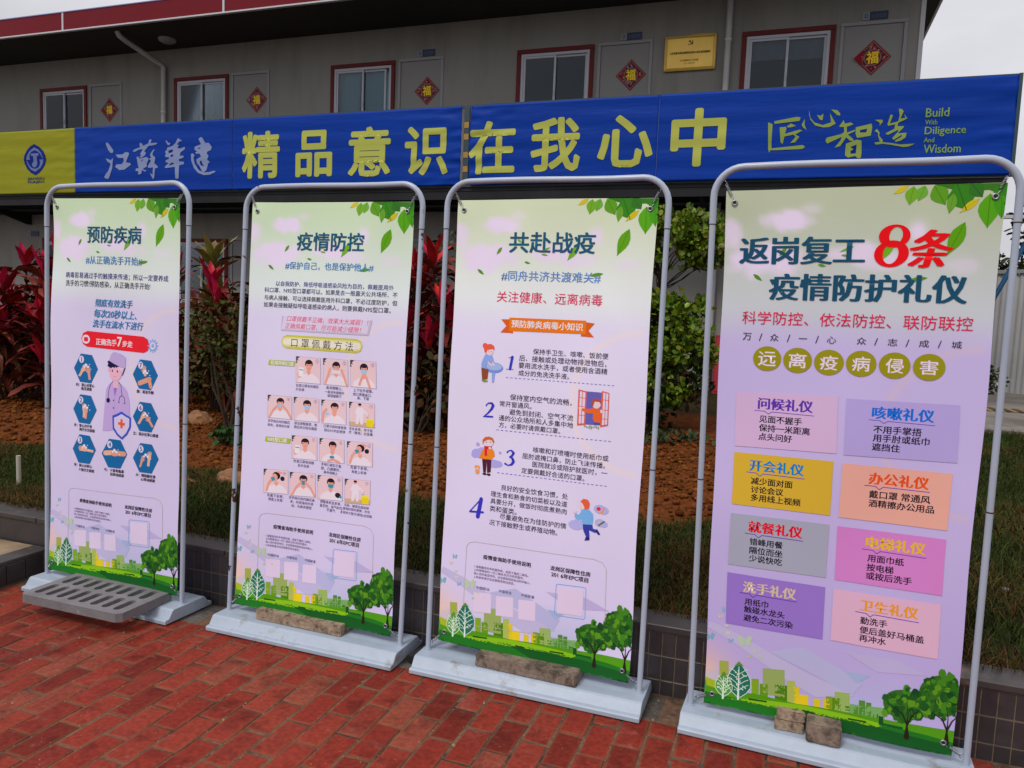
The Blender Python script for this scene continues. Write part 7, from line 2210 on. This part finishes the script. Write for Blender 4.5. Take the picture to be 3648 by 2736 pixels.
def paper(i, u, w):
    def mixc(a, b, t): t = max(0, min(1, t)); t = t*t*(3-2*t); return [a[k]+(b[k]-a[k])*t for k in range(3)]
    top = [[182, 202, 168], [184, 204, 170], [192, 203, 172], [174, 184, 156]][i]; mid = [[204, 213, 212], [204, 214, 212], [210, 216, 216], [186, 193, 197]][i]
    low = [[199, 191, 219], [202, 195, 221], [207, 201, 224], [184, 172, 215]][i]; end = [[192, 182, 216], [195, 185, 218], [198, 189, 220], [173, 159, 208]][i]
    c = mixc(top, mid, (w-.0)/.22); c = mixc(c, low, (w-.20)/.09); c = mixc(c, end, (w-.45)/.5)
    cl = 0
    for x, y, rx, ry, s in ((.24, .055, .11, .022, 1), (.02, .08, .06, .03, .8), (.17, .125, .16, .035, 1), (.52, .115, .12, .022, .9), (.62, .125, .14, .02, .7), (.88, .135, .08, .015, .5), (.33, .035, .05, .012, .5)):
        d = ((u-x)/rx)**2+((w-y)/ry)**2; n_ = nse(u*14+i, w*30, 1)*.55+nse(u*30, w*70, 4)*.25; cl = max(cl, s*max(0, min(1, 1.25-d+n_)))
    gx = math.exp(-(((u-.72)/.035)**2+((w-.078)/.02)**2)); cl = max(cl, gx)
    c = mixc(c, [214, 201, 224], cl*.95)
    ri = abs(math.hypot((u-.98)*.78, (w-.42)*1.775)-.26)
    if ri < .02 and u < .98: c = mixc(c, [c[0]+8, c[1]+2, c[2]-14], 1-ri/.02)
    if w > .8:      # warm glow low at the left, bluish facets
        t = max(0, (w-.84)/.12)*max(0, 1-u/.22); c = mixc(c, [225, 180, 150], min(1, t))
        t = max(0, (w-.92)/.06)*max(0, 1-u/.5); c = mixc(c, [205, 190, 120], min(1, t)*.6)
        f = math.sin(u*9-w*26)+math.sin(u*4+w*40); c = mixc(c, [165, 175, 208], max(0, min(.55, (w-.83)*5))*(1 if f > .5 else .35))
    return c
posters = []
PLAB = ['first banner from the left, white hand-washing steps poster with a cartoon doctor', 'second banner, lavender mask-wearing instructions poster with small photographs', 'third banner, lavender poster with orange ribbon and four numbered health tips', 'rightmost banner, lavender etiquette poster with red eight and coloured boxes']
for i in range(4):
    x, y, th, sx, ly = STANDS[i]
    S = thing('display_stand', LAB[i], 'banner stand', (x, y, 0), 0, 'white pipe banner stands in a row on the brick pavement')
    inv = Matrix.Translation((-x, -y, 0)); o0 = Vector((x, y, 0))
    def add(mb, nm, m):
        o = mb.build(nm, m, S); o.matrix_parent_inverse = inv; return o
    b = MB(); ca, sa = math.cos(th), math.sin(th); X0, X1 = -.455, .455
    n = len(prof); V = []
    for xx in (X0, X1):
        for a, z in prof: V.append((x+xx*ca-(a+.022)*sa, y+xx*sa+(a+.022)*ca, z+.004))
    b.add(V, [tuple(range(n-1, -1, -1)), tuple(range(n, 2*n))]+[(k, (k+1) % n, n+(k+1) % n, n+k) for k in range(n)])
    base = add(b, 'base_plate', M_white)
    bv = base.modifiers.new('bevel', 'BEVEL'); bv.width = .0025; bv.segments = 2; bv.limit_method = 'ANGLE'
    r = .0102; mp_ = M_pole2 if i == 1 else M_pole
    for sd_ in (-1, 1):
        p = add(MB().tube([splane(i, sd_*HW, .056), splane(i, sd_*HW, Z2-.001)], r, 14), 'pole', mp_)
        add(MB().tube([splane(i, sd_*HW, Z2+.001), splane(i, sd_*HW, Z1-.001)], r*.97, 14), 'pole', mp_)
        add(MB().tube([splane(i, sd_*HW, .054), splane(i, sd_*HW, .063)], r*1.45, 14), 'socket', M_white)
        for zz in (Z2, Z1): add(MB().tube([splane(i, sd_*HW, zz-.0022), splane(i, sd_*HW, zz+.0022)], r*1.03, 14), 'joint', M_rust)
    P = [splane(i, -HW, Z1+.001)]; R_ = .095
    for k in range(9): t = math.pi/2*k/8; P.append(splane(i, -HW+R_*(1-math.cos(t)), ZT-R_+R_*math.sin(t)))
    for k in range(1, 6): P.append(splane(i, -HW+R_+(2*HW-2*R_)*k/6, ZT+(.002*math.sin(k))))
    for k in range(9): t = math.pi/2*(1-k/8); P.append(splane(i, HW-R_*(1-math.cos(t)), ZT-R_+R_*math.sin(t)))
    P.append(splane(i, HW, Z1+.001)); add(MB().tube(P, r*1.1, 14), 'top_bar', mp_)
    # poster
    o = bpy.data.objects.new('hanging_banner', None); COL.objects.link(o); bpy.data.objects.remove(o)
    nu, nw = 64, 150; V = []; Cc = []
    org = sheetpos(i, .5, 1.0)
    for j in range(nw+1):
        for k in range(nu+1):
            u, w = k/nu, j/nw; V.append(sheetpos(i, u, w)-org); Cc.append([min(.86, lin(q)*1.0) for q in paper(i, u, w)])
    Q = [(j*(nu+1)+k, (j+1)*(nu+1)+k, (j+1)*(nu+1)+k+1, j*(nu+1)+k+1) for j in range(nw) for k in range(nu)]
    PK = POSTERK[i]
    me = np_mesh('hanging_banner', V, Q, M_print, np.array(Cc)*PK, smooth=True); po = link('hanging_banner', me); po.location = org
    tag(po, PLAB[i], 'banner', 'printed vinyl banners hung in the pipe stands')
    pr = Print(lambda a, b_, h, i=i, org=org: sheetpos(i, a/PW_, -b_/PH_, h)-org, po, PK)
    if i == 3:
        def fx_(g, c):
            if g == 'pale_tree_print': return 'tree_print', c
            return g, c
    else:
        def fx_(g, c):
            if g == 'pale_tree_print':
                l_ = 112+(c[1]-75)//2; return 'tree_print', (l_, l_+6, l_-36)
            return g, c
    pr.run(SEC['TA'], 10000, fix=fx_)
    if i < 3: pr.run(SEC['BX'], 10000, *[(.016, -.004), (.006, 0), (0, 0)][i])
    pr.run(SEC[str(i)], 10000, glayer=(2 if i != 3 else 8)); pr.done()
    for (u, w, sx_, sz_) in ((.035, .022, -.405, ZT-.030), (.965, .022, .405, ZT-.030), (.035, .978, -.424, .085), (.965, .978, .424, .085)):
        c_ = sheetpos(i, u, w, .002)-org
        e = MB().tube(ringpts(c_, .0075, 'z'), .0028, 8, False).build('grommet', M_steel, po); MB().tube([c_+Vector((0, .0016, 0)), c_+Vector((0, -.0006, 0))], .0052, 12).build('hole', M_dark, e)
        p0 = splane(i, sx_, sz_); p1 = sheetpos(i, u, w, .004)
        q0, q1 = p0+(p1-p0)*.10, p0+(p1-p0)*.92
        sp_ = MB().tube(helix(q0, q1, .0045, 9, .001), .0011, 5); sp_.tube(ringpts(q0+Vector((0, 0, .006)) if w < .5 else q0, .007, 'z'), .0016, 6, False); add(sp_, 'spring', M_steel)
    posters.append(po)

# ------------------------------------------------------------------ weights on the bases
def block(name, label, x0, x1, y0, y1, z0, z1, m, rz=0, seed=0, grp='blocks weighing down the stand bases'):
    bm = bmesh.new(); bmesh.ops.create_cube(bm, size=1)
    for v_ in bm.verts: v_.co.x *= x1-x0; v_.co.y *= y1-y0; v_.co.z *= z1-z0
    bmesh.ops.bevel(bm, geom=bm.edges[:], offset=.0035, segments=2, affect='EDGES')
    bmesh.ops.subdivide_edges(bm, edges=[e for e in bm.edges if e.calc_length() > .03], cuts=8, use_grid_fill=True)
    for v_ in bm.verts:
        n_ = v_.co.normalized(); v_.co += n_*(.0022*noise.noise(v_.co*26+Vector((seed, 0, 0)))+.0016*noise.noise(v_.co*90))
    me = bpy.data.meshes.new(name); bm.to_mesh(me); bm.free(); me.materials.append(m); o = link(name, me)
    o.location = ((x0+x1)/2, (y0+y1)/2, (z0+z1)/2); o.rotation_euler = (0, 0, rz); tag(o, label, 'block', grp); return o
block('kerb_block', 'long sandy tan block lying on the second stand base', -2.085, -1.655, 2.672, 2.80, .059, .105, M_stone, -.015, 1)
block('kerb_block', 'long dark brown block lying on the third stand base', -1.045, -.640, 2.655, 2.79, .059, .107, M_stone2, -.03, 2)
block('paving_block', 'upper of two small stacked blocks on the rightmost base', .058, .148, 2.658, 2.80, .0935, .127, M_stone, .03, 3)
block('paving_block', 'lower of two small stacked blocks on the rightmost base', .055, .147, 2.652, 2.79, .059, .093, M_stone, .0, 4)
block('paving_block', 'thick single block right of the small stack on the rightmost base', .155, .262, 2.612, 2.80, .059, .122, M_stone2, -.02, 5)
# drain cover laid on the first base
gx0, gx1, gy0, gy1, gz0, gz1 = -3.135, -2.56, 2.395, 2.690, .062, .100
outer = [(gx0+.02, gy0), (gx1-.02, gy0), (gx1, gy0+.02), (gx1, gy1), (gx0, gy1), (gx0, gy0+.02)]
holes = []
def slot(x, y0, y1, w):
    h = []
    for k in range(7): t = math.pi*k/6; h.append((x+w/2*math.cos(t), y1-w/2+w/2*math.sin(t)))
    for k in range(7): t = math.pi+math.pi*k/6; h.append((x+w/2*math.cos(t), y0+w/2+w/2*math.sin(t)))
    return h
for k in range(8):
    xx = gx0+.055+.0655*k; holes.append(slot(xx, gy0+.035, gy0+.150, .036)); holes.append(slot(xx, gy0+.172, gy0+.272, .036))
loops = [outer]+[h[::-1] for h in holes]; T = tessellate_polygon([[Vector((a, b, 0)) for a, b in l_] for l_ in loops]); flat = [p for l_ in loops for p in l_]; n = len(flat)
b = MB(); V = [(a, b_, gz1) for a, b_ in flat]+[(a, b_, gz0) for a, b_ in flat]; Fc = [tuple(t) for t in T]+[tuple(k+n for k in t) for t in T]
o_ = 0
for l_ in loops:
    m_ = len(l_)
    for k in range(m_): Fc.append((o_+k, o_+(k+1) % m_, n+o_+(k+1) % m_, n+o_+k))
    o_ += m_
b.add(V, Fc); o = b.build('drain_slab', M_concrete); tag(o, 'grey slotted concrete drain cover laid across the first stand base', 'drain cover')
MV = Vector(((gx0+gx1)/2, (gy0+gy1)/2, gz0))
for v_ in o.data.vertices: v_.co -= MV
o.location = MV; o.rotation_euler = (0, 0, .0)

# ------------------------------------------------------------------ vegetation
def leaf_mesh(name, L, Wd, droop, fold, m, cA, cB, seed, n=9, twist=.0):
    r = random.Random(seed); V = []; Cc = []
    for k in range(n+1):
        t = k/n; w = Wd*(math.sin(math.pi*min(1, t**.75))**.8)*(1 if t < .98 else .05)+.004*(1-t); a = droop*t**1.5
        x = L*t*math.cos(a*.6); z = L*t*math.sin(.95-a) if False else L*(t*.55-droop*.62*t*t)
        x = L*t*(1-.16*droop*t)
        s = math.sin(twist*t); c_ = math.cos(twist*t)
        for q in (-1, -.5, 0, .5, 1): V.append((x, q*w*c_, z+abs(q)*w*fold+q*w*s+.006*math.sin(t*14+q*2+seed))); f_ = t*.8+.2*abs(q); Cc.append([(cA[j]*(1-f_)+cB[j]*f_)*r.uniform(.85, 1.12)*(1.15 if q == 0 else 1) for j in range(3)])
    Q = [(k*5+q, k*5+q+1, (k+1)*5+q+1, (k+1)*5+q) for k in range(n) for q in range(4)]
    return np_mesh(name, V, Q, m, np.array(Cc), smooth=True)
M_cord = mat('cordyline_leaf', (1, 1, 1), .45, attr=True, rnd_a=.35, spec=.15)
LR = [leaf_mesh('leaf', .34, .042, .15+.1*s, .35, M_cord, (.29, .007, .022), (.38, .010, .030), s) for s in range(3)]        # young bright
LM = [leaf_mesh('leaf', .42, .048, .55+.22*s, .3, M_cord, (.080, .010, .010), (.16, .022, .014), s+5, twist=.4*s-.3) for s in range(4)]  # maroon
LD = [leaf_mesh('leaf', .40, .038, 1.15+.2*s, .4, M_cord, (.10, .025, .012), (.20, .07, .03), s+9, twist=.8) for s in range(3)]  # drying, hanging
LG = [leaf_mesh('leaf', .42, .048, .25+.2*s, .3, M_cord, (.06, .09, .015), (.26, .20, .05), s+20) for s in range(3)]
def cordyline(x, y, h, label, heads=3, nl=(6, 9, 7), kind='red', seed=0, sc=1.0):
    r = random.Random(seed); t = thing('cordyline_plant', label, 'plant', (x, y, bedz(x, y)), 0, 'red-leaved cordylines in the hedge row')
    for hd_ in range(heads):
        a = r.uniform(0, 6.28); q = r.uniform(.05, .24) if hd_ else .03; hh = h*(1 if hd_ == 0 else r.uniform(.45, .9))-.22
        tx, ty = q*math.cos(a), q*math.sin(a)
        MB().tube([(tx*.3, ty*.3, -.03), (tx*.7, ty*.7, hh*.5), (tx, ty, hh)], [.014, .012, .009], 7).build('stem', M_bark, t)
        def put(me, z, az, el, s):
            o = link('leaf', me, t); o.location = (tx, ty, z); o.rotation_euler = (Matrix.Rotation(az, 3, 'Z') @ Matrix.Rotation(-el, 3, 'Y')).to_euler(); o.scale = (s, s, s)
        for k in range(nl[0]): put(r.choice(LR if kind == 'red' else LG), hh-.01+r.uniform(-.02, .03), 2.4*k+r.uniform(-.3, .3), r.uniform(.35, .95), sc*r.uniform(.7, 1.05))
        for k in range(nl[1]): put(r.choice(LM if kind == 'red' or k % 3 == 0 else LG), hh-.02-.022*k*r.uniform(.6, 1.3), 2.4*k+r.uniform(-.4, .4), r.uniform(-.15, .45), sc*r.uniform(.75, 1.1))
        for k in range(nl[2]): put(r.choice(LM+LD), hh*(.85-.09*k)+r.uniform(-.05, .05), 2.1*k+r.uniform(-.4, .4), r.uniform(-.7, -.1), sc*r.uniform(.7, 1.0))
CPL = [
 (-7.95, 6.2, 1.62, 'cordyline with a tall bright red crown at the left picture edge', 3, 'red'),
 (-7.30, 6.05, 1.72, 'tallest left cordyline, its red tip crossing the first stand pole', 3, 'red'),
 (-7.55, 5.55, 1.05, 'low cordyline with one bright red shoot near the bare soil at far left', 2, 'red'),
 (-7.75, 5.85, 1.35, 'dark maroon cordyline in the middle of the far-left clump', 3, 'red'),
 (-7.0, 5.7, 1.2, 'maroon cordyline leaning behind the first stand left pole', 3, 'red'),
 (-6.45, 6.1, 1.5, 'cordyline behind the left half of the hand-washing banner', 2, 'red'),
 (-6.10, 6.5, 1.60, 'cordyline with a red crown just left of the variegated green one', 3, 'red'),
 (-5.68, 6.6, 1.72, 'variegated green and yellow cordyline under the ground-floor window', 3, 'green'),
 (-5.45, 6.3, 1.45, 'cordyline with red upright leaves right of the variegated one', 3, 'red'),
 (-5.08, 6.6, 1.50, 'cordyline with pinkish leaves by the second stand left pole', 3, 'red'),
 (-5.62, 5.7, .95, 'low maroon cordyline inside the tangled green shrub', 2, 'red'),
 (-4.6, 6.7, 1.5, 'cordyline behind the left half of the mask banner', 2, 'red'),
 (-3.95, 6.8, 1.5, 'cordyline behind the right half of the mask banner', 2, 'red'),
 (-3.50, 6.9, 1.72, 'cordyline with red spikes beside the second stand right pole', 3, 'red'),
 (-3.20, 6.75, 1.78, 'tall cordyline with a broad red crown between second and third banners', 3, 'red'),
 (-2.98, 7.0, 1.72, 'cordyline crossing the third stand left pole', 3, 'red'),
 (-3.30, 6.4, 1.15, 'brown drooping cordyline low between second and third banners', 3, 'red'),
 (-3.05, 6.55, 1.35, 'orange brown cordyline behind the third stand left pole', 3, 'red'),
 (-2.4, 7.0, 1.6, 'cordyline behind the left half of the ribbon banner', 2, 'red'),
 (-1.8, 7.3, 1.5, 'cordyline behind the right half of the ribbon banner', 2, 'red')]
for k, (x, y, h, lb, hd_, kd) in enumerate(CPL): cordyline(x, y, h, lb, hd_+(1 if hd_ == 3 else 0), (6, 10, 8) if hd_ > 2 else (5, 7, 5), kd, k+3)

def cloud_pts(blobs, n, g):
    tot = sum(b[3]*b[4]*b[5] for b in blobs); P = []
    for x, y, z, rx, ry, rz in blobs:
        m = int(n*rx*ry*rz/tot); d = g.normal(size=(m, 3)); d /= np.linalg.norm(d, axis=1)[:, None]; rr_ = g.random(m)**.45
        P.append(np.c_[x+d[:, 0]*rr_*rx, y+d[:, 1]*rr_*ry, z+d[:, 2]*rr_*rz])
    return np.concatenate(P)
def foliage(name, P, L, Wd, cols, parent, g, up=.5, lump=5., keep=-.25, m=None):
    P = np.array([p for p in P if nse(p[0]*lump, p[1]*lump, p[2]*lump) > keep+.25*g.normal()*.3]); n = len(P)
    d = g.normal(size=(n, 3)); d[:, 2] += up; d /= np.linalg.norm(d, axis=1)[:, None]
    s = np.cross(d, g.normal(size=(n, 3))); s /= np.linalg.norm(s, axis=1)[:, None]; nr = np.cross(d, s)
    l_ = L*g.uniform(.6, 1.25, n)[:, None]; w = l_*Wd
    V = np.stack([P, P+d*l_*.35+s*w*.5+nr*w*.12, P+d*l_*.78+s*w*.48+nr*w*.1, P+d*l_-nr*w*.1, P+d*l_*.78-s*w*.48+nr*w*.1, P+d*l_*.35-s*w*.5+nr*w*.12], 1).reshape(-1, 3)
    i = np.arange(n)*6; Q = np.concatenate([np.c_[i, i+1, i+2, i+3], np.c_[i, i+3, i+4, i+5]])
    c = np.array(cols)[g.integers(0, len(cols), n)]*g.uniform(.6, 1.4, (n, 1)); c = np.repeat(c, 6, 0)
    o = link(name, np_mesh(name, V, Q, m or M_veg, c), parent); o['kind'] = 'stuff'; return o
def branches(parent, root, tips, r0, m, seed, nm='branch', wob=.12):
    r = random.Random(seed)
    for tx, ty, tz, rr_ in tips:
        a = Vector(root); b = Vector((tx, ty, tz)); P = []
        ph = [r.uniform(0, 6.28) for _ in range(3)]; am = [r.uniform(.3, 1)*wob for _ in range(3)]
        for k in range(7):
            t = k/6; p = a.lerp(b, t); w = math.sin(math.pi*t); P.append(p+Vector((am[0]*w*math.sin(ph[0]+t*5), am[1]*w*.7*math.sin(ph[1]+t*4), am[2]*w*.6*math.sin(ph[2]+t*5)+.2*wob*w)))
        P[0] = a; MB().tube(P, [max(.002, r0*rr_*(1-.8*k/6)*.8) for k in range(7)], 6).build(nm, m, parent)
G1 = [(.035, .048, .006), (.05, .052, .008), (.075, .060, .012), (.025, .034, .006), (.06, .022, .008)]
# tangled shrub between first and second stands
def tangle(x, y, label, seed, zt, blobs, root=None, n=1500, cols=G1, L=.045, grp='tangled green shrubs in front of the cordylines', tips=9):
    z0 = bedz(x, y); t = thing('leafy_shrub', label, 'shrub', (x, y, z0), 0, grp); g = np.random.default_rng(seed); r = random.Random(seed)
    tp = []
    for b in blobs:
        for k in range(max(2, int(tips/len(blobs)))): tp.append((b[0]+r.uniform(-1, 1)*b[3]*.8, b[1]+r.uniform(-1, 1)*b[4]*.8, b[2]+r.uniform(-.6, 1)*b[5]*.8, r.uniform(.4, 1)))
    branches(t, (0, 0, -.03), tp, .024, M_bark, seed, wob=.10)
    foliage('foliage', cloud_pts(blobs, n, g), L, .62, cols, t, g, lump=9, keep=-.12); return t
tangle(-4.22, 5.1, 'tangled olive green shrub with bare dark trunks between first and second stands', 3, 1, [(-.25, .25, .85, .50, .35, .32), (.12, .3, .62, .35, .3, .2), (-.5, .4, .55, .4, .3, .3), (.25, .5, 1.05, .22, .25, .25)], n=3600, tips=18)
tangle(-4.12, 4.95, 'small bright green weed clump at the foot of the tangled shrub', 5, 1, [(0, 0, .08, .16, .12, .08)], n=170, cols=[(.04, .10, .025), (.03, .075, .02)], L=.06, tips=2)
tangle(-5.15, 7.4, 'sparse twiggy shrub rising past the second stand left pole', 8, 1, [(0, 0, 1.35, .25, .3, .45), (.05, 0, 1.75, .18, .2, .3)], n=700, cols=G1+[(.12, .06, .02)], L=.05, tips=12)
tangle(-3.55, 7.9, 'thin arching shrub with small drooping leaves above the cordylines', 9, 1, [(.1, 0, 1.75, .5, .3, .25), (.5, 0, 1.95, .45, .2, .22), (-.3, 0, 1.5, .3, .3, .3)], n=900, cols=[(.035, .05, .015), (.05, .055, .02)], L=.065, tips=20)
tangle(-8.1, 7.6, 'dim green shrub behind the far-left cordylines', 10, 1, [(0, 0, .8, .8, .4, .5), (1.2, .1, .7, .8, .4, .5)], n=1500, tips=8)
tangle(-1.2, 6.7, 'low weedy ground plants under the clipped green tree', 12, 1, [(0, .2, .08, .5, .25, .08), (.45, .5, .06, .3, .2, .06)], n=420, cols=[(.03, .06, .02), (.04, .05, .02)], L=.06, tips=3)
# clipped tree with round leaves between third and fourth stands
tr = thing('clipped_tree', 'small clipped green tree with round leaves in tiers between third and fourth banners', 'tree', (-1.25, 7.9, bedz(-1.25, 7.9)))
g = np.random.default_rng(21); r = random.Random(3)
MB().tube([(0, 0, -.05), (.03, 0, .6), (-.02, .03, 1.2), (.05, 0, 1.9)], [.05, .042, .035, .015], 10).build('trunk', M_bark, tr)
tiers = [(.12, 0, 1.98, .58, .45, .27), (-.35, .1, 2.0, .4, .35, .28), (.30, 0, 1.80, .50, .4, .20), (.12, -.05, 1.22, .46, .4, .20), (-.35, 0, 1.25, .4, .35, .25), (.18, -.05, .80, .52, .42, .24), (-.3, 0, .72, .45, .4, .3), (.05, -.1, .42, .52, .38, .24), (-.25, -.1, .35, .4, .35, .22), (.22, -.1, .98, .42, .36, .16)]
tp = [(b[0]+r.uniform(-1, 1)*b[3]*.85, b[1]+r.uniform(-1, 1)*b[4]*.8, b[2]-b[5]*.4+r.uniform(-.2, .3)*b[5], r.uniform(.3, .7)) for b in tiers for _ in range(6)]
for q, tp_ in enumerate(tp): branches(tr, (.0, 0, max(.2, tp_[2]-.35)), [tp_], .022, M_bark, q, wob=.05)
GT = [(.08, .15, .006), (.11, .18, .01), (.055, .11, .006), (.14, .19, .015), (.16, .17, .012)]
foliage('foliage', cloud_pts(tiers, 23000, g), .062, .72, GT, tr, g, up=.9, lump=4, keep=-.05, m=mat('glossy_leaf', (1, 1, 1), .33, attr=True, spec=.2))
# background hedge mass behind, and the dark trees beyond the yard
hg = thing('back_hedge', 'dark continuous hedge low behind the cordylines near the building wall', 'hedge', (-3.5, 7.9, .3)); g = np.random.default_rng(31)
foliage('foliage', cloud_pts([(-6+1.0*k, .2*math.sin(k*2), .45, .85, .5, .60+.1*math.sin(k*3)) for k in range(9)], 22000, g), .09, .5, [(.018, .03, .01), (.03, .035, .012), (.05, .02, .012)], hg, g, lump=3)
g = np.random.default_rng(33)
for k, (xx, yy, lb, n_) in enumerate([(-8.0, 6.9, 'dense dark maroon shrub mass behind the far-left cordylines', 9000), (-5.5, 7.3, 'dense dark maroon shrub mass behind the plants between first and second stands', 8000), (-3.1, 7.6, 'dense dark maroon shrub mass behind the plants between second and third stands', 8000)]):
    sh = thing('dense_shrub', lb, 'shrub', (xx, yy, .3), 0, 'dense dark shrubs behind the cordylines')
    branches(sh, (0, 0, -.05), [(rr_*.5-.6, 0, .9, 1) for rr_ in range(4)], .02, M_bark, k)
    foliage('foliage', cloud_pts([(q*.55-.85, .15*(q % 2), .45+.1*((q*7+k) % 3), .55, .35, .52) for q in range(4)]+[(q*.5-.8, .2, 1.0+.08*((q*5+k) % 3), .36, .25, .26) for q in range(4)], n_, g), .13, .30, [(.05, .008, .008), (.03, .010, .006), (.08, .014, .010), (.035, .028, .008), (.12, .03, .015), (.022, .03, .008)], sh, g, up=.35, lump=4, keep=-.2)
for k, (x, y, z, s, lb) in enumerate([(6.6, 22, 3.3, 1.5, 'dark broad tree behind the white hoarding at the right edge'), (8.6, 23, 3.9, 1.9, 'second dark tree further right beyond the hoarding'), (5.0, 25, 2.6, 1.5, 'dark low tree filling the gap below the banner end')]):
    t = thing('background_tree', lb, 'tree', (x, y, .3), 0, 'dark trees beyond the yard'); g = np.random.default_rng(40+k)
    MB().tube([(0, 0, -.1), (.1, 0, z*.4), (0, .1, z*.8)], [.14, .11, .06], 8).build('trunk', M_bark, t)
    rr = random.Random(k); bl_ = [(rr.uniform(-1, 1)*s*.7, rr.uniform(-.6, .6)*s, z+rr.uniform(-.7, .6)*s-.3, s*.6, s*.55, s*.5) for _ in range(11)]
    foliage('crown', cloud_pts(bl_, 7000, g), .20, .4, [(.02, .032, .014), (.03, .04, .016), (.05, .035, .02)], t, g, lump=1.6, keep=-.15)
tangle(-3.05, 6.1, 'low leafy undergrowth at the foot of the cordylines between second and third banners', 60, 1, [(-.2, .2, .35, .5, .3, .32), (.3, .3, .6, .4, .3, .4)], n=1500, cols=[(.05, .02, .008), (.035, .03, .008), (.07, .03, .01)], L=.08, tips=10)
tangle(-7.6, 5.9, 'low leafy undergrowth at the foot of the far-left cordylines', 61, 1, [(-.3, .2, .35, .6, .3, .32), (.5, .3, .5, .5, .3, .4)], n=1500, cols=[(.05, .02, .008), (.035, .03, .008), (.07, .03, .01)], L=.08, tips=10)
wp = tangle(3.35, 15.4, 'small flowering plant at the foot of the white hoarding', 50, 1, [(0, 0, .28, .35, .25, .28)], n=500, cols=[(.03, .05, .02), (.03, .05, .02), (.4, .38, .3)], L=.07, grp='plants by the hoarding', tips=4)
